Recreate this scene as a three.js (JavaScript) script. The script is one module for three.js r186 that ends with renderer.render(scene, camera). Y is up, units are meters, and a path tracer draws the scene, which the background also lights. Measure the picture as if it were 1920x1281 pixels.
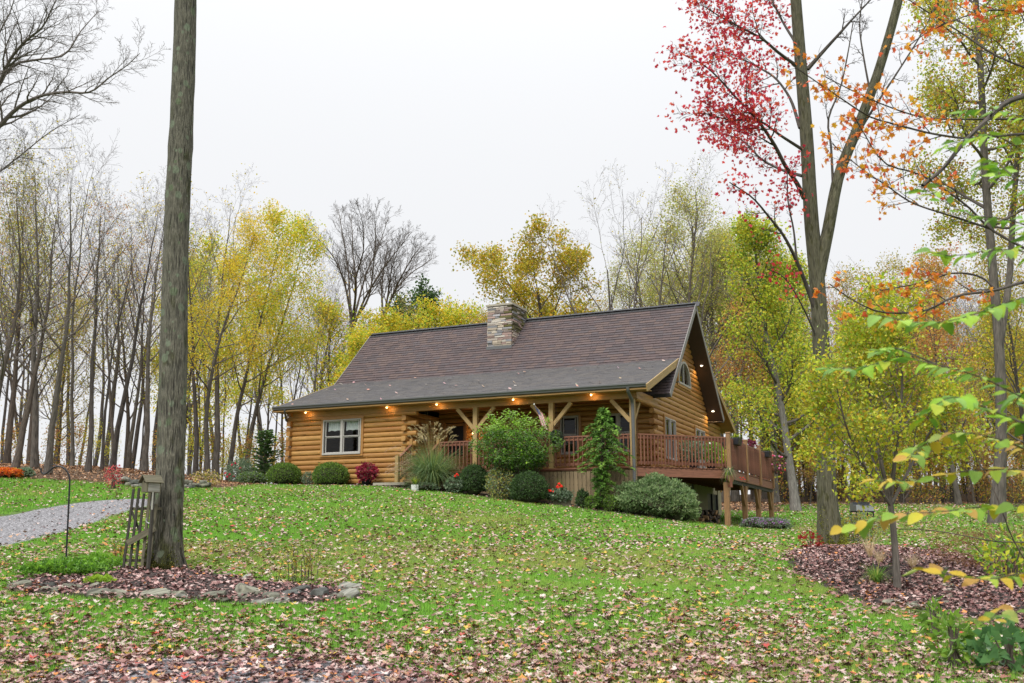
import * as THREE from 'three';
import { mergeGeometries, toCreasedNormals } from 'three/addons/utils/BufferGeometryUtils.js';
import { ImprovedNoise } from 'three/addons/math/ImprovedNoise.js';

// ---------- camera, sky, sun, exposure ----------
const W = 1024, H = 683, EYE = 1.6, PITCH = 11.195 * Math.PI / 180, FOCAL = 1867;
const scene = new THREE.Scene();
const camera = new THREE.PerspectiveCamera(37.87, W / H, 0.1, 2500);
camera.position.set(0, EYE, 0); camera.rotation.x = PITCH;
camera.focus = 30; camera.userData.fStop = 4.5;
scene.add(camera);
const renderer = new THREE.WebGLRenderer({ antialias: true });
renderer.setSize(W, H);
renderer.toneMapping = THREE.LinearToneMapping;
renderer.toneMappingExposure = 2.0;
renderer.shadowMap.enabled = true;
{ // an even overcast: brighter overhead than at the horizon
  const w = 256, h = 128, d = new Float32Array(w * h * 4);
  for (let j = 0; j < h; j++) for (let i = 0; i < w; i++) {
    const el = ((j + 0.5) / h - 0.5) * Math.PI, s = Math.max(0, Math.sin(el));
    const L = el > 0 ? 0.45 + 1.0 * s ** 4 : 0.45 - 0.27 * Math.min(1, -Math.sin(el) * 3);
    const k = (j * w + i) * 4; d[k] = L * 0.985; d[k + 1] = L * 0.998; d[k + 2] = L * 1.025; d[k + 3] = 1;
  }
  const t = new THREE.DataTexture(d, w, h, THREE.RGBAFormat, THREE.FloatType);
  t.mapping = THREE.EquirectangularReflectionMapping; t.magFilter = THREE.LinearFilter; t.minFilter = THREE.LinearFilter; t.needsUpdate = true;
  scene.background = t; scene.environment = t;
}
const sun = new THREE.DirectionalLight(new THREE.Color(1, 0.97, 0.92), 1.5);
sun.position.set(-22, 60, 18); sun.target.position.set(0, 3, -30);
sun.castShadow = true; sun.shadow.radius = 40; sun.shadow.mapSize.set(2048, 2048);
Object.assign(sun.shadow.camera, { left: -60, right: 60, top: 60, bottom: -60, near: 1, far: 160 });
scene.add(sun, sun.target);

// ---------- helpers ----------
const rng = (s) => () => { s |= 0; s = s + 0x6d2b79f5 | 0; let t = Math.imul(s ^ s >>> 15, 1 | s); t = t + Math.imul(t ^ t >>> 7, 61 | t) ^ t; return ((t ^ t >>> 14) >>> 0) / 4294967296; };
const V = (x, y, z) => new THREE.Vector3(x, y, z);
const noise3 = new ImprovedNoise();
const nz = (x, y, z = 0) => noise3.noise(x + 31.7, y + 17.3, z + 5.1);
const fbm = (x, y, z = 0, o = 4) => { let s = 0, a = 0.5; for (let i = 0; i < o; i++) { s += a * nz(x, y, z + i * 7.7); x *= 2.03; y *= 2.03; z *= 2.03; a *= 0.5; } return s; };
const clamp = (x, a = 0, b = 1) => Math.min(b, Math.max(a, x)), lerp = (a, b, t) => a + (b - a) * t;
const sstep = (a, b, x) => { const t = clamp((x - a) / (b - a)); return t * t * (3 - 2 * t); };
function dirOf(px, py) { const dx = (px - 960) / FOCAL, dy = (640.5 - py) / FOCAL; return V(dx, dy * Math.cos(PITCH) + Math.sin(PITCH), -Math.cos(PITCH) + dy * Math.sin(PITCH)); }
function at(px, py, z) { const r = dirOf(px, py); return r.multiplyScalar(z / -r.z).add(V(0, EYE, 0)); }
const names = {};
const numbered = (n) => { const k = names[n] = (names[n] ?? -1) + 1; return k ? n + '_' + String(k).padStart(3, '0') : n; };
function tag(o, label, category, group, kind) { if (label) o.userData.label = label; if (category) o.userData.category = category; if (group) o.userData.group = group; if (kind) o.userData.kind = kind; return o; }
function thing(name, label, category, pos = V(0, 0, 0), turn = 0, group) {
  const o = new THREE.Group(); o.name = numbered(name); o.position.copy(pos); o.rotation.y = turn; scene.add(o);
  return tag(o, label, category, group);
}
function part(name, geo, mat, parent, label) { const m = new THREE.Mesh(geo, mat); m.name = name; m.castShadow = m.receiveShadow = true; parent.add(m); if (label) m.userData.label = label; return m; }
function sub(name, parent) { const g = new THREE.Group(); g.name = name; parent.add(g); return g; }
function struct(name, geo, mat) { const m = part(numbered(name), geo, mat, scene); m.userData.kind = 'structure'; return m; }
function copyOf(o, label, pos, turn = 0, s = 1, group) {
  const c = o.clone(); c.name = numbered(o.name.replace(/_\d{3}$/, '')); c.userData = { ...o.userData }; scene.add(c);
  c.position.copy(pos); c.rotation.set(0, turn, 0); c.scale.setScalar(s); tag(c, label, null, group); return c;
}
const C = (r, g, b) => new THREE.Color().setRGB(r, g, b);
const S = (r, g, b) => new THREE.Color().setRGB(r / 255, g / 255, b / 255, THREE.SRGBColorSpace);
// geometry builder
class MB {
  constructor(colored) { this.p = []; this.n = []; this.u = []; this.c = colored ? [] : null; this.i = []; }
  vert(x, y, z, nx, ny, nz_, u, v) { this.p.push(x, y, z); this.n.push(nx, ny, nz_); this.u.push(u, v); return this.p.length / 3 - 1; }
  tube(pts, rad, sides, bump) {
    const base = this.p.length / 3, T = V(), N = V(), B = V(); let ref = V(1, 0, 0.13).normalize(), len = 0;
    const per = Math.max(0.05, 2 * Math.PI * rad[0]);
    for (let k = 0; k < pts.length; k++) {
      T.subVectors(pts[Math.min(k + 1, pts.length - 1)], pts[Math.max(k - 1, 0)]).normalize();
      if (k) len += pts[k].distanceTo(pts[k - 1]);
      N.copy(ref).addScaledVector(T, -ref.dot(T)); if (N.lengthSq() < 1e-4) N.set(0, 0, 1).addScaledVector(T, -T.z); N.normalize(); ref = N.clone(); B.crossVectors(T, N);
      for (let s = 0; s <= sides; s++) {
        const a = (s % sides) / sides * Math.PI * 2, c = Math.cos(a), q = Math.sin(a), r = rad[k] * (bump ? bump(a, len, k / (pts.length - 1)) : 1);
        const nx = N.x * c + B.x * q, ny = N.y * c + B.y * q, nz_ = N.z * c + B.z * q;
        this.vert(pts[k].x + nx * r, pts[k].y + ny * r, pts[k].z + nz_ * r, nx, ny, nz_, s / sides * per, len);
      }
    }
    for (let k = 0; k < pts.length - 1; k++) for (let s = 0; s < sides; s++) { const a = base + k * (sides + 1) + s, b = a + sides + 1; this.i.push(a, a + 1, b, a + 1, b + 1, b); }
  }
  tri(a, b, c, col) { const n = V().subVectors(b, a).cross(V().subVectors(c, a)).normalize(); const k = this.p.length / 3; for (const q of [a, b, c]) { this.vert(q.x, q.y, q.z, n.x, n.y, n.z, q.x, q.y); if (this.c) this.c.push(col.r, col.g, col.b); } this.i.push(k, k + 1, k + 2); }
  // a folded leaf: base point, direction, side vector
  leaf(p, d, s, len, wid, col, fold = 0.25) {
    const n = V().crossVectors(d, s).normalize(), m = V().copy(p).addScaledVector(d, len * 0.45), k = this.p.length / 3;
    const L = m.clone().addScaledVector(s, wid / 2).addScaledVector(n, wid * fold), R = m.clone().addScaledVector(s, -wid / 2).addScaledVector(n, wid * fold), E = V().copy(p).addScaledVector(d, len).addScaledVector(n, -len * 0.12);
    for (const q of [p, L, E, R]) { this.vert(q.x, q.y, q.z, n.x, n.y, n.z, q.x, q.y); if (this.c) this.c.push(col.r, col.g, col.b); }
    this.i.push(k, k + 2, k + 1, k, k + 3, k + 2);
  }
  geo() {
    const g = new THREE.BufferGeometry();
    g.setAttribute('position', new THREE.Float32BufferAttribute(this.p, 3)); g.setAttribute('normal', new THREE.Float32BufferAttribute(this.n, 3)); g.setAttribute('uv', new THREE.Float32BufferAttribute(this.u, 2));
    if (this.c) g.setAttribute('color', new THREE.Float32BufferAttribute(this.c, 3));
    g.setIndex(this.i); return g;
  }
}
const unit = (R) => { const z = R() * 2 - 1, a = R() * Math.PI * 2, r = Math.sqrt(1 - z * z); return V(r * Math.cos(a), z, r * Math.sin(a)); };
const gauss = (R) => (R() + R() + R() - 1.5) * 1.2;
const perp = (d, R) => { const s = unit(R); s.addScaledVector(d, -s.dot(d)); return s.lengthSq() < 1e-4 ? V(d.z, 0, -d.x).normalize() : s.normalize(); };
const pick = (pal, R) => { const k = pal[Math.min(pal.length - 1, Math.floor(R() * pal.length))], f = 0.78 + 0.44 * R(); return C(k.r * f, k.g * f, k.b * f); };
// a box with chamfer-less edges whose uv runs in metres, v along its longest side
function uvLong(g, axis) {
  const p = g.attributes.position, u = []; const o = [0, 1, 2].filter((k) => k !== axis), q = (Math.abs(p.getX(0)) * 7.13 + p.count) % 3;
  for (let i = 0; i < p.count; i++) { const v = [p.getX(i), p.getY(i), p.getZ(i)]; u.push(v[o[0]] + v[o[1]] * 0.83 + q, v[axis]); }
  g.setAttribute('uv', new THREE.Float32BufferAttribute(u, 2)); return g;
}
function box(w, h, d, x = 0, y = 0, z = 0) { // chamfered box
  const c = Math.min(0.006, w / 5, h / 5, d / 5), s = new THREE.Shape(), a = w / 2 - c, b = h / 2 - c;
  s.moveTo(-a, -b); s.lineTo(a, -b); s.lineTo(a, b); s.lineTo(-a, b); s.closePath();
  const g = new THREE.ExtrudeGeometry(s, { depth: d - 2 * c, bevelEnabled: true, bevelThickness: c, bevelSize: c, bevelSegments: 1, curveSegments: 1 });
  g.translate(0, 0, -(d - 2 * c) / 2); const ax = w >= h && w >= d ? 0 : h >= d ? 1 : 2; uvLong(g, ax); g.translate(x, y, z); return g;
}
function beam(a, b, w, h) { // a squared timber from a to b
  const L = a.distanceTo(b), g = box(w, h, L), m = new THREE.Matrix4().lookAt(b, a, Math.abs(b.y - a.y) > L * 0.97 ? V(0, 0, 1) : V(0, 1, 0));
  g.applyMatrix4(m); const c = a.clone().add(b).multiplyScalar(0.5); g.translate(c.x, c.y, c.z); return g;
}
const join = (list) => mergeGeometries(list.map((g) => { const q = g.index ? g.toNonIndexed() : g; for (const k of Object.keys(q.attributes)) if (!['position', 'normal', 'uv', 'color'].includes(k)) q.deleteAttribute(k); return q; }));
function pipe(pts, r, sides = 8, r1 = r) { const m = new MB(); m.tube(pts, pts.map((_, i) => lerp(r, r1, i / (pts.length - 1))), sides); return m.geo(); }
function tex(w, h, f, rep = [1, 1], srgb = true) {
  const d = new Uint8Array(w * h * 4);
  for (let j = 0; j < h; j++) for (let i = 0; i < w; i++) { const c = f(i / w, j / h), k = (j * w + i) * 4; d[k] = clamp(c[0]) * 255; d[k + 1] = clamp(c[1]) * 255; d[k + 2] = clamp(c[2]) * 255; d[k + 3] = 255; }
  const t = new THREE.DataTexture(d, w, h); t.wrapS = t.wrapT = THREE.RepeatWrapping; t.magFilter = THREE.LinearFilter; t.minFilter = THREE.LinearMipmapLinearFilter; t.generateMipmaps = true; t.repeat.set(...rep);
  if (srgb) t.colorSpace = THREE.SRGBColorSpace; t.needsUpdate = true; return t;
}
// tiling noise: blend of four shifted copies
const tile = (f) => (u, v) => { const a = f(u, v), b = f(u - 1, v), c = f(u, v - 1), d = f(u - 1, v - 1); return lerp(lerp(a, b, u), lerp(c, d, u), v); };

// ---------- materials ----------
const grainF = tile((u, v) => fbm(u * 26, v * 2.2, 1, 4) + 0.35 * fbm(u * 90, v * 5, 3, 2));
const knotAt = [[0.2, 0.3], [0.7, 0.8], [0.45, 0.62], [0.85, 0.15]];
const grain = tex(512, 512, (u, v) => { let g = 0.86 + 0.34 * grainF(u, v); g *= 1 - 0.3 * sstep(0.2, 0.34, fbm(u * 60, v * 3.1, 12, 2) * (0.6 + 0.8 * sstep(0, 0.2, fbm(u * 3, v * 3, 4, 2)))); for (const [a, b] of knotAt) { const d = Math.hypot((u - a) * 1.2, (v - b) * 1.6); g *= 1 - 0.45 * Math.exp(-((d / 0.018) ** 2)); } return [g, g * (0.97 + 0.03 * g), g * 0.96]; }, [1.6, 0.8]);
const grainB = tex(256, 256, (u, v) => { const g = 0.5 + 0.6 * grainF(u, v); return [g, g, g]; }, [1.6, 0.8], false);
const wood = (c, rough = 0.6, b = 0.004) => new THREE.MeshStandardMaterial({ color: c, map: grain, roughness: rough, bumpMap: grainB, bumpScale: b });
const barkF = tile((u, v) => { const w = fbm(u * 5, v * 6, 2, 3) * 0.5; return 1 - 2 * Math.abs(fbm(u * 11 + w, v * 2.6, 5, 3)) * 1.6; });
const barkN = tile((u, v) => fbm(u * 5, v * 5, 9, 4));
const barkB = tex(512, 512, (u, v) => { const g = barkF(u, v); return [g, g, g]; }, [1, 0.5], false);
const barkT = tex(512, 512, (u, v) => { const g = 0.5 + 0.42 * barkF(u, v) + 0.35 * barkN(u, v); return [g, g, g]; }, [1, 0.5]);
const bark = (c) => new THREE.MeshStandardMaterial({ color: c, map: barkT, bumpMap: barkB, bumpScale: 0.02, roughness: 0.95 });
const leafMat = (rough = 0.95, tr = 0.5) => new THREE.MeshPhysicalMaterial({ vertexColors: true, roughness: rough, transmission: tr, thickness: 0, specularIntensity: 0.3, side: THREE.DoubleSide });
const M = {
  logs: [C(0.54, 0.28, 0.083), C(0.49, 0.24, 0.068), C(0.58, 0.32, 0.105), C(0.52, 0.265, 0.076), C(0.45, 0.21, 0.06)].map((c) => wood(c, 0.42)),
  timber: wood(C(0.5, 0.34, 0.15)), beam: wood(C(0.46, 0.25, 0.08), 0.5),
  redwood: [C(0.27, 0.105, 0.064), C(0.3, 0.125, 0.08), C(0.24, 0.09, 0.055)].map((c) => wood(c, 0.6)), post: wood(C(0.36, 0.2, 0.09)),
  skirt: [C(0.33, 0.245, 0.145), C(0.3, 0.22, 0.13), C(0.36, 0.265, 0.16)].map((c) => wood(c, 0.7)),
  oldwood: wood(C(0.17, 0.155, 0.11), 0.9, 0.008), darkwood: wood(C(0.065, 0.06, 0.052), 0.9, 0.008),
  shingle: [C(0.08, 0.056, 0.056), C(0.09, 0.063, 0.061), C(0.068, 0.051, 0.053), C(0.097, 0.067, 0.061), C(0.074, 0.058, 0.061)].map((c) => new THREE.MeshStandardMaterial({ color: c, roughness: 0.85 })),
  shingleGrey: [C(0.14, 0.133, 0.136), C(0.15, 0.142, 0.142), C(0.128, 0.122, 0.126), C(0.155, 0.143, 0.138)].map((c) => new THREE.MeshStandardMaterial({ color: c, roughness: 0.8 })),
  tinted: new THREE.MeshStandardMaterial({ vertexColors: true, roughness: 0.85 }),
  stoneV: new THREE.MeshStandardMaterial({ vertexColors: true, roughness: 0.95 }),
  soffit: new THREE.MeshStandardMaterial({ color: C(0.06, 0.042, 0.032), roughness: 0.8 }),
  grey: new THREE.MeshStandardMaterial({ color: C(0.11, 0.112, 0.115), roughness: 0.45 }),
  trim: new THREE.MeshStandardMaterial({ color: C(0.22, 0.21, 0.2), roughness: 0.6 }),
  frame: new THREE.MeshStandardMaterial({ color: C(0.4, 0.385, 0.36), roughness: 0.55 }),
  pane: new THREE.MeshPhysicalMaterial({ color: C(0.92, 0.95, 0.95), transmission: 1, thickness: 0, roughness: 0.02, ior: 1.35 }),
  curtain: new THREE.MeshPhysicalMaterial({ color: C(0.7, 0.74, 0.72), transmission: 0.3, thickness: 0, roughness: 0.95, side: THREE.DoubleSide }),
  concrete: new THREE.MeshStandardMaterial({ color: C(0.34, 0.31, 0.25), roughness: 0.95 }),
  render: new THREE.MeshStandardMaterial({ color: C(0.3, 0.265, 0.17), roughness: 0.95 }),
  dark: new THREE.MeshStandardMaterial({ color: C(0.02, 0.02, 0.022), roughness: 0.5 }),
  black: new THREE.MeshStandardMaterial({ color: C(0.018, 0.018, 0.022), roughness: 0.4, metalness: 0.3 }),
  white: new THREE.MeshStandardMaterial({ color: C(0.7, 0.7, 0.68), roughness: 0.6 }),
  steel: new THREE.MeshStandardMaterial({ color: C(0.45, 0.46, 0.48), roughness: 0.4, metalness: 0.8 }),
  leaf: leafMat(), needle: leafMat(0.9, 0.2), dry: leafMat(0.95, 0.25),
  barkGrey: bark(C(0.19, 0.165, 0.14)), barkDark: bark(C(0.125, 0.105, 0.092)), barkPale: bark(C(0.3, 0.28, 0.25)), barkBrown: bark(C(0.165, 0.13, 0.104)),
  twig: new THREE.MeshStandardMaterial({ color: C(0.12, 0.1, 0.09), roughness: 0.95 }),
};

// ---------- the lie of the land: a smooth surface through surveyed points ----------
const survey = [];
for (const [px, py, z] of [
  [-300, 1281, 9], [0, 1281, 9], [500, 1281, 9], [960, 1281, 9], [1440, 1281, 9], [1920, 1281, 9], [2200, 1281, 9], [-200, 1131, 12.6], [200, 1131, 12.6], [600, 1135, 12.6], [960, 1139, 12.6], [1300, 1145, 12.4], [1920, 1155, 12.2],
  [300, 1067, 15.6], [700, 1052, 17], [960, 1058, 17], [300, 1020, 19], [960, 1007, 22], [400, 966, 25], [700, 950, 27], [960, 968, 28], [500, 930, 32], [800, 930, 32], [600, 912, 37], [760, 912, 36.2], [1000, 945, 33.5],
  [0, 1000, 22], [-200, 985, 23], [0, 960, 26], [0, 905, 32], [-200, 900, 31], [0, 880, 36], [-300, 878, 35], [200, 960, 27], [200, 915, 33], [200, 882, 38], [350, 900, 42], [430, 912, 42], [300, 884, 44],
  [1190, 960, 33], [1300, 985, 33.5], [1358, 990, 35.2], [1440, 976, 42], [1200, 1000, 27], [1480, 1005, 30], [1560, 1027, 24], [1300, 1040, 19.5], [1700, 1040, 20], [1685, 1113, 14.8], [1500, 1085, 16],
  [1870, 982, 32], [2200, 985, 30], [1650, 960, 50], [1850, 948, 60], [1500, 948, 58], [1600, 944, 66], [2000, 944, 64], [1400, 945, 60]]) survey.push(at(px, py, z));
for (const q of [[-8.7, 3.6, -38.9], [-3.5, 3.5, -50.3], [4, 3.2, -50], [-45, 3.4, -56], [-22, 3.6, -56], [-10, 3.4, -62], [-50, 2.2, -85], [-15, 2.4, -85], [18, 5.2, -86], [50, 6.6, -86], [-90, 2, -110], [0, 2.2, -120], [90, 6, -110], [-60, 2.4, -25], [60, 2.2, -20], [0, -0.2, 0], [-30, 0.1, -2], [30, 0.1, -2], [0, -0.4, 14], [-60, 0, 10], [60, 0, 10]]) survey.push(V(...q));
const terrain = (() => {
  const n = survey.length, N = n + 3, A = [], phi = (r2) => r2 > 0 ? 0.5 * r2 * Math.log(r2) : 0, k = 0.05;
  for (let i = 0; i < N; i++) { A.push(new Float64Array(N + 1)); }
  survey.forEach((p, i) => {
    survey.forEach((q, j) => { A[i][j] = phi(((p.x - q.x) ** 2 + (p.z - q.z) ** 2) * k * k); }); A[i][i] += 0.015;
    A[i][n] = A[n][i] = 1; A[i][n + 1] = A[n + 1][i] = p.x * k; A[i][n + 2] = A[n + 2][i] = p.z * k; A[i][N] = p.y;
  });
  for (let c = 0; c < N; c++) { let m = c; for (let r = c + 1; r < N; r++) if (Math.abs(A[r][c]) > Math.abs(A[m][c])) m = r; [A[c], A[m]] = [A[m], A[c]]; for (let r = 0; r < N; r++) if (r !== c && A[r][c]) { const f = A[r][c] / A[c][c]; for (let q = c; q <= N; q++) A[r][q] -= f * A[c][q]; } }
  const w = A.map((r, i) => r[N] / r[i]);
  return (x, z) => { let s = w[n] + w[n + 1] * x * k + w[n + 2] * z * k; for (let i = 0; i < n; i++) { const p = survey[i]; s += w[i] * phi(((p.x - x) ** 2 + (p.z - z) ** 2) * k * k); } return s; };
})();
const GX = 90, GZ0 = -110, GZ1 = 14, GS = 0.5, gw = GX * 2 / GS + 1, gh = (GZ1 - GZ0) / GS + 1, gridH = new Float32Array(gw * gh);
for (let j = 0; j < gh; j++) for (let i = 0; i < gw; i++) gridH[j * gw + i] = terrain(-GX + i * GS, GZ0 + j * GS);
function ground(x, z) {
  const a = clamp((x + GX) / GS, 0, gw - 1.001), b = clamp((z - GZ0) / GS, 0, gh - 1.001), i = Math.floor(a), j = Math.floor(b), u = a - i, v = b - j, k = j * gw + i;
  return lerp(lerp(gridH[k], gridH[k + 1], u), lerp(gridH[k + gw], gridH[k + gw + 1], u), v);
}
function onGround(px, py, dz = 0) { // where a line of sight meets the land
  const r = dirOf(px, py).normalize(); let t = 4;
  for (; t < 140; t += 0.1) if (EYE + r.y * t < ground(r.x * t, r.z * t)) break;
  const x = r.x * t, z = r.z * t; return V(x, ground(x, z) + dz, z);
}
const foot = (px, z, sink = 0) => { const x = (px - 960) / FOCAL * z * 0.985; return V(x, ground(x, -z) - sink, -z); };
// the house stands square to these two directions
const TURN = -24.4 * Math.PI / 180, HO = V(2.347, 0, -33.9), HF = V(Math.cos(TURN), 0, -Math.sin(TURN)), HD = V(-Math.sin(TURN), 0, -Math.cos(TURN));
const local = (u, v, w) => HO.clone().addScaledVector(HF, u).addScaledVector(HD, w).setY(v);
const toLocal = (x, z) => { const d = V(x - HO.x, 0, z - HO.z); return [d.dot(HF), d.dot(HD)]; };
const inside = (poly, x, z) => { let c = false; for (let i = 0, j = poly.length - 1; i < poly.length; j = i++) { const a = poly[i], b = poly[j]; if ((a.z > z) !== (b.z > z) && x < (b.x - a.x) * (z - a.z) / (b.z - a.z) + a.x) c = !c; } return c; };
const G = (list) => list.map(([px, py]) => onGround(px, py));
const driveL = G([[-140, 1062], [0, 1030], [80, 1010], [150, 992], [210, 972], [262, 955], [300, 950]]), driveR = G([[-140, 975], [0, 966], [80, 951], [150, 941], [210, 937], [262, 936], [300, 938]]);
const bedLeft = G([[10, 1108], [60, 1082], [200, 1068], [330, 1066], [470, 1092], [640, 1105], [668, 1122], [600, 1135], [480, 1138], [330, 1130], [180, 1125], [60, 1120]]);
const bedRight = G([[1478, 1050], [1530, 1022], [1620, 1024], [1760, 1036], [1860, 1060], [2060, 1060], [2060, 1215], [1900, 1190], [1760, 1160], [1620, 1142], [1545, 1105], [1490, 1075]]);
const woodEdge = G([[-160, 897], [0, 898], [122, 903], [225, 911], [340, 913], [430, 917]]).concat([local(-15, 0, 5), local(-13, 0, 16), local(4, 0, 18)], G([[1455, 948], [1600, 945], [1760, 943], [1920, 944], [2060, 946]]));
const woodPoly = [...woodEdge, V(100, 0, -40), V(100, 0, -130), V(-100, 0, -130), V(-80, 0, -20)];
const houseBed = [local(-12.8, 0, -0.2), local(-12.6, 0, -1.3), local(-8, 0, -1.4), local(-5.2, 0, -2), local(-2.5, 0, -1.9), local(0, 0, -1.4), local(2, 0, -1.5), local(3.6, 0, 0.4), local(2, 0, 2)];
const drivePoly = [...driveL, ...driveR.slice().reverse()];
const verge = G([[60, 1290], [150, 1250], [330, 1236], [560, 1238], [760, 1262], [830, 1290]]).concat([V(1, 0, -8.3), V(-4.2, 0, -8.3)]);
function zone(x, z) {
  const [u, w] = toLocal(x, z);
  if (u > -12.2 && u < 2 && w > 0 && w < 12.6) return 'house';
  if (inside(drivePoly, x, z)) return 'drive'; if (inside(bedLeft, x, z)) return 'bed'; if (inside(bedRight, x, z)) return 'bed';
  if (inside(houseBed, x, z)) return 'mulch'; if (inside(woodPoly, x, z)) return 'wood'; if (inside(verge, x, z)) return 'verge'; return 'lawn';
}

// ---------- ground, drive, beds ----------
const soilF = tile((u, v) => fbm(u * 9, v * 9, 2, 5)), soilG = tile((u, v) => fbm(u * 40, v * 40, 7, 2));
const speck = tex(512, 512, (u, v) => { const g = 0.72 + 0.5 * soilF(u, v) + 0.5 * soilG(u, v); return [g, g, g]; }, [0.4, 0.4]);
const gravelT = tex(512, 512, (() => { const R = rng(5), pts = [], n = 34; for (let i = 0; i < n * n; i++) pts.push([R(), R(), R()]); return (u, v) => { const cx = Math.floor(u * n), cy = Math.floor(v * n); let best = 9, tone = 0; for (let a = -1; a <= 1; a++) for (let b = -1; b <= 1; b++) { const p = pts[((cy + b + n) % n) * n + (cx + a + n) % n], d = Math.hypot(u * n - cx - a - p[0], v * n - cy - b - p[1]); if (d < best) { best = d; tone = p[2]; } } const g = (0.4 + 0.5 * tone) * (1.05 - 0.55 * best * best); return [g, g, g * 1.02]; }; })(), [0.9, 0.9]);
const lawnGeo = (() => {
  const xs = [-700, -350, -180, -120], zs = [-700, -350, -190, -140]; for (let x = -90; x <= 90; x += 0.75) xs.push(x); xs.push(120, 180, 350, 700); for (let z = -110; z <= 14; z += 0.75) zs.push(z); zs.push(30, 80, 300, 700);
  const g = new THREE.BufferGeometry(), p = [], c = [], u = [], ix = [], n = xs.length;
  zs.forEach((z) => xs.forEach((x) => {
    const k = inside(woodPoly, x, z) ? 1 : 0, a = fbm(x * 0.16, z * 0.16, 1, 3), b = fbm(x * 0.7, z * 0.7, 4, 3), dry = clamp(0.25 + a * 1.6 + b * 0.8);
    p.push(x, ground(x, z), z); u.push(x, z);
    const gr = [lerp(0.12, 0.23, dry), lerp(0.25, 0.26, dry), lerp(0.025, 0.06, dry)], br = [0.2 + 0.1 * a, 0.115 + 0.06 * a, 0.06];
    c.push(...gr.map((q, i) => lerp(q, br[i], k)));
  }));
  for (let j = 0; j < zs.length - 1; j++) for (let i = 0; i < n - 1; i++) { const a = j * n + i; ix.push(a, a + n, a + 1, a + 1, a + n, a + n + 1); }
  g.setAttribute('position', new THREE.Float32BufferAttribute(p, 3)); g.setAttribute('color', new THREE.Float32BufferAttribute(c, 3)); g.setAttribute('uv', new THREE.Float32BufferAttribute(u, 2)); g.setIndex(ix); g.computeVertexNormals(); return g;
})();
const lawn = struct('lawn', lawnGeo, new THREE.MeshStandardMaterial({ vertexColors: true, map: speck, roughness: 1 }));
lawn.userData.label = 'green lawn strewn with fallen leaves rising to the log house';
function sheet(name, cols, mat, lift, hump = 0) { // cols: rows of points across the sheet; humped in the middle
  const g = new THREE.BufferGeometry(), p = [], u = [], ix = [], n = cols[0].length;
  cols.forEach((row, j) => row.forEach((q, i) => { const e = Math.min(i, n - 1 - i, j, cols.length - 1 - j); p.push(q.x, ground(q.x, q.z) + (e === 0 ? -0.04 : lift + hump * Math.min(1, e / 5)), q.z); u.push(q.x, q.z); }));
  for (let j = 0; j < cols.length - 1; j++) for (let i = 0; i < n - 1; i++) { const a = j * n + i; ix.push(a, a + 1, a + n, a + 1, a + n + 1, a + n); }
  g.setAttribute('position', new THREE.Float32BufferAttribute(p, 3)); g.setAttribute('uv', new THREE.Float32BufferAttribute(u, 2)); g.setIndex(ix); g.computeVertexNormals();
  if (g.attributes.normal.getY(Math.floor(cols.length / 2) * n + (n >> 1)) < 0) { for (let k = 0; k < ix.length; k += 3) [ix[k], ix[k + 1]] = [ix[k + 1], ix[k]]; g.setIndex(ix); g.computeVertexNormals(); }
  return struct(name, g, mat);
}
function resample(line, n) { const c = new THREE.CatmullRomCurve3(line, false, 'centripetal'); return c.getSpacedPoints(n - 1); }
{
  const a = resample(driveL, 60), b = resample(driveR, 60);
  const d = sheet('gravel_drive', a.map((p, i) => { const r = []; for (let k = 0; k <= 10; k++) r.push(p.clone().lerp(b[i], k / 10)); return r; }), new THREE.MeshStandardMaterial({ color: C(0.56, 0.545, 0.545), map: gravelT, bumpMap: gravelT, bumpScale: 0.01, roughness: 1 }), 0.035);
  d.userData.label = 'pale grey gravel drive curving past the big trunk';
  const bedRows = (poly, n = 40, m = 14) => { const c = V(); poly.forEach((p) => c.add(p)); c.divideScalar(poly.length); const loop = new THREE.CatmullRomCurve3(poly, true, 'centripetal').getSpacedPoints(n), half = n / 2; const up = [], lo = []; for (let i = 0; i <= half; i++) { up.push(loop[i]); lo.push(loop[n - i]); } return up.map((p, i) => { const r = []; for (let k = 0; k <= m; k++) r.push(p.clone().lerp(lo[i], k / m)); return r; }); };
  const mulch = new THREE.MeshStandardMaterial({ color: C(0.075, 0.05, 0.043), map: speck, roughness: 1 });
  sheet('garden_bed', bedRows(bedLeft), mulch, 0.02, 0.03).userData.label = 'dark mulched bed round the big trunk, edged with flat stones';
  sheet('garden_bed', bedRows(bedRight), mulch, 0.012, 0.015).userData.label = 'leaf covered bed round the two-stemmed maple and sapling';
  sheet('garden_bed', bedRows(houseBed), mulch, 0.03, 0.04).userData.label = 'narrow dark planting bed along the front of the house';
  sheet('gravel_verge', bedRows(verge), new THREE.MeshStandardMaterial({ color: C(0.5, 0.48, 0.49), map: gravelT, bumpMap: gravelT, bumpScale: 0.01, roughness: 1 }), 0.025).userData.label = 'grey gravel at the road edge under fallen leaves';
}

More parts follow.
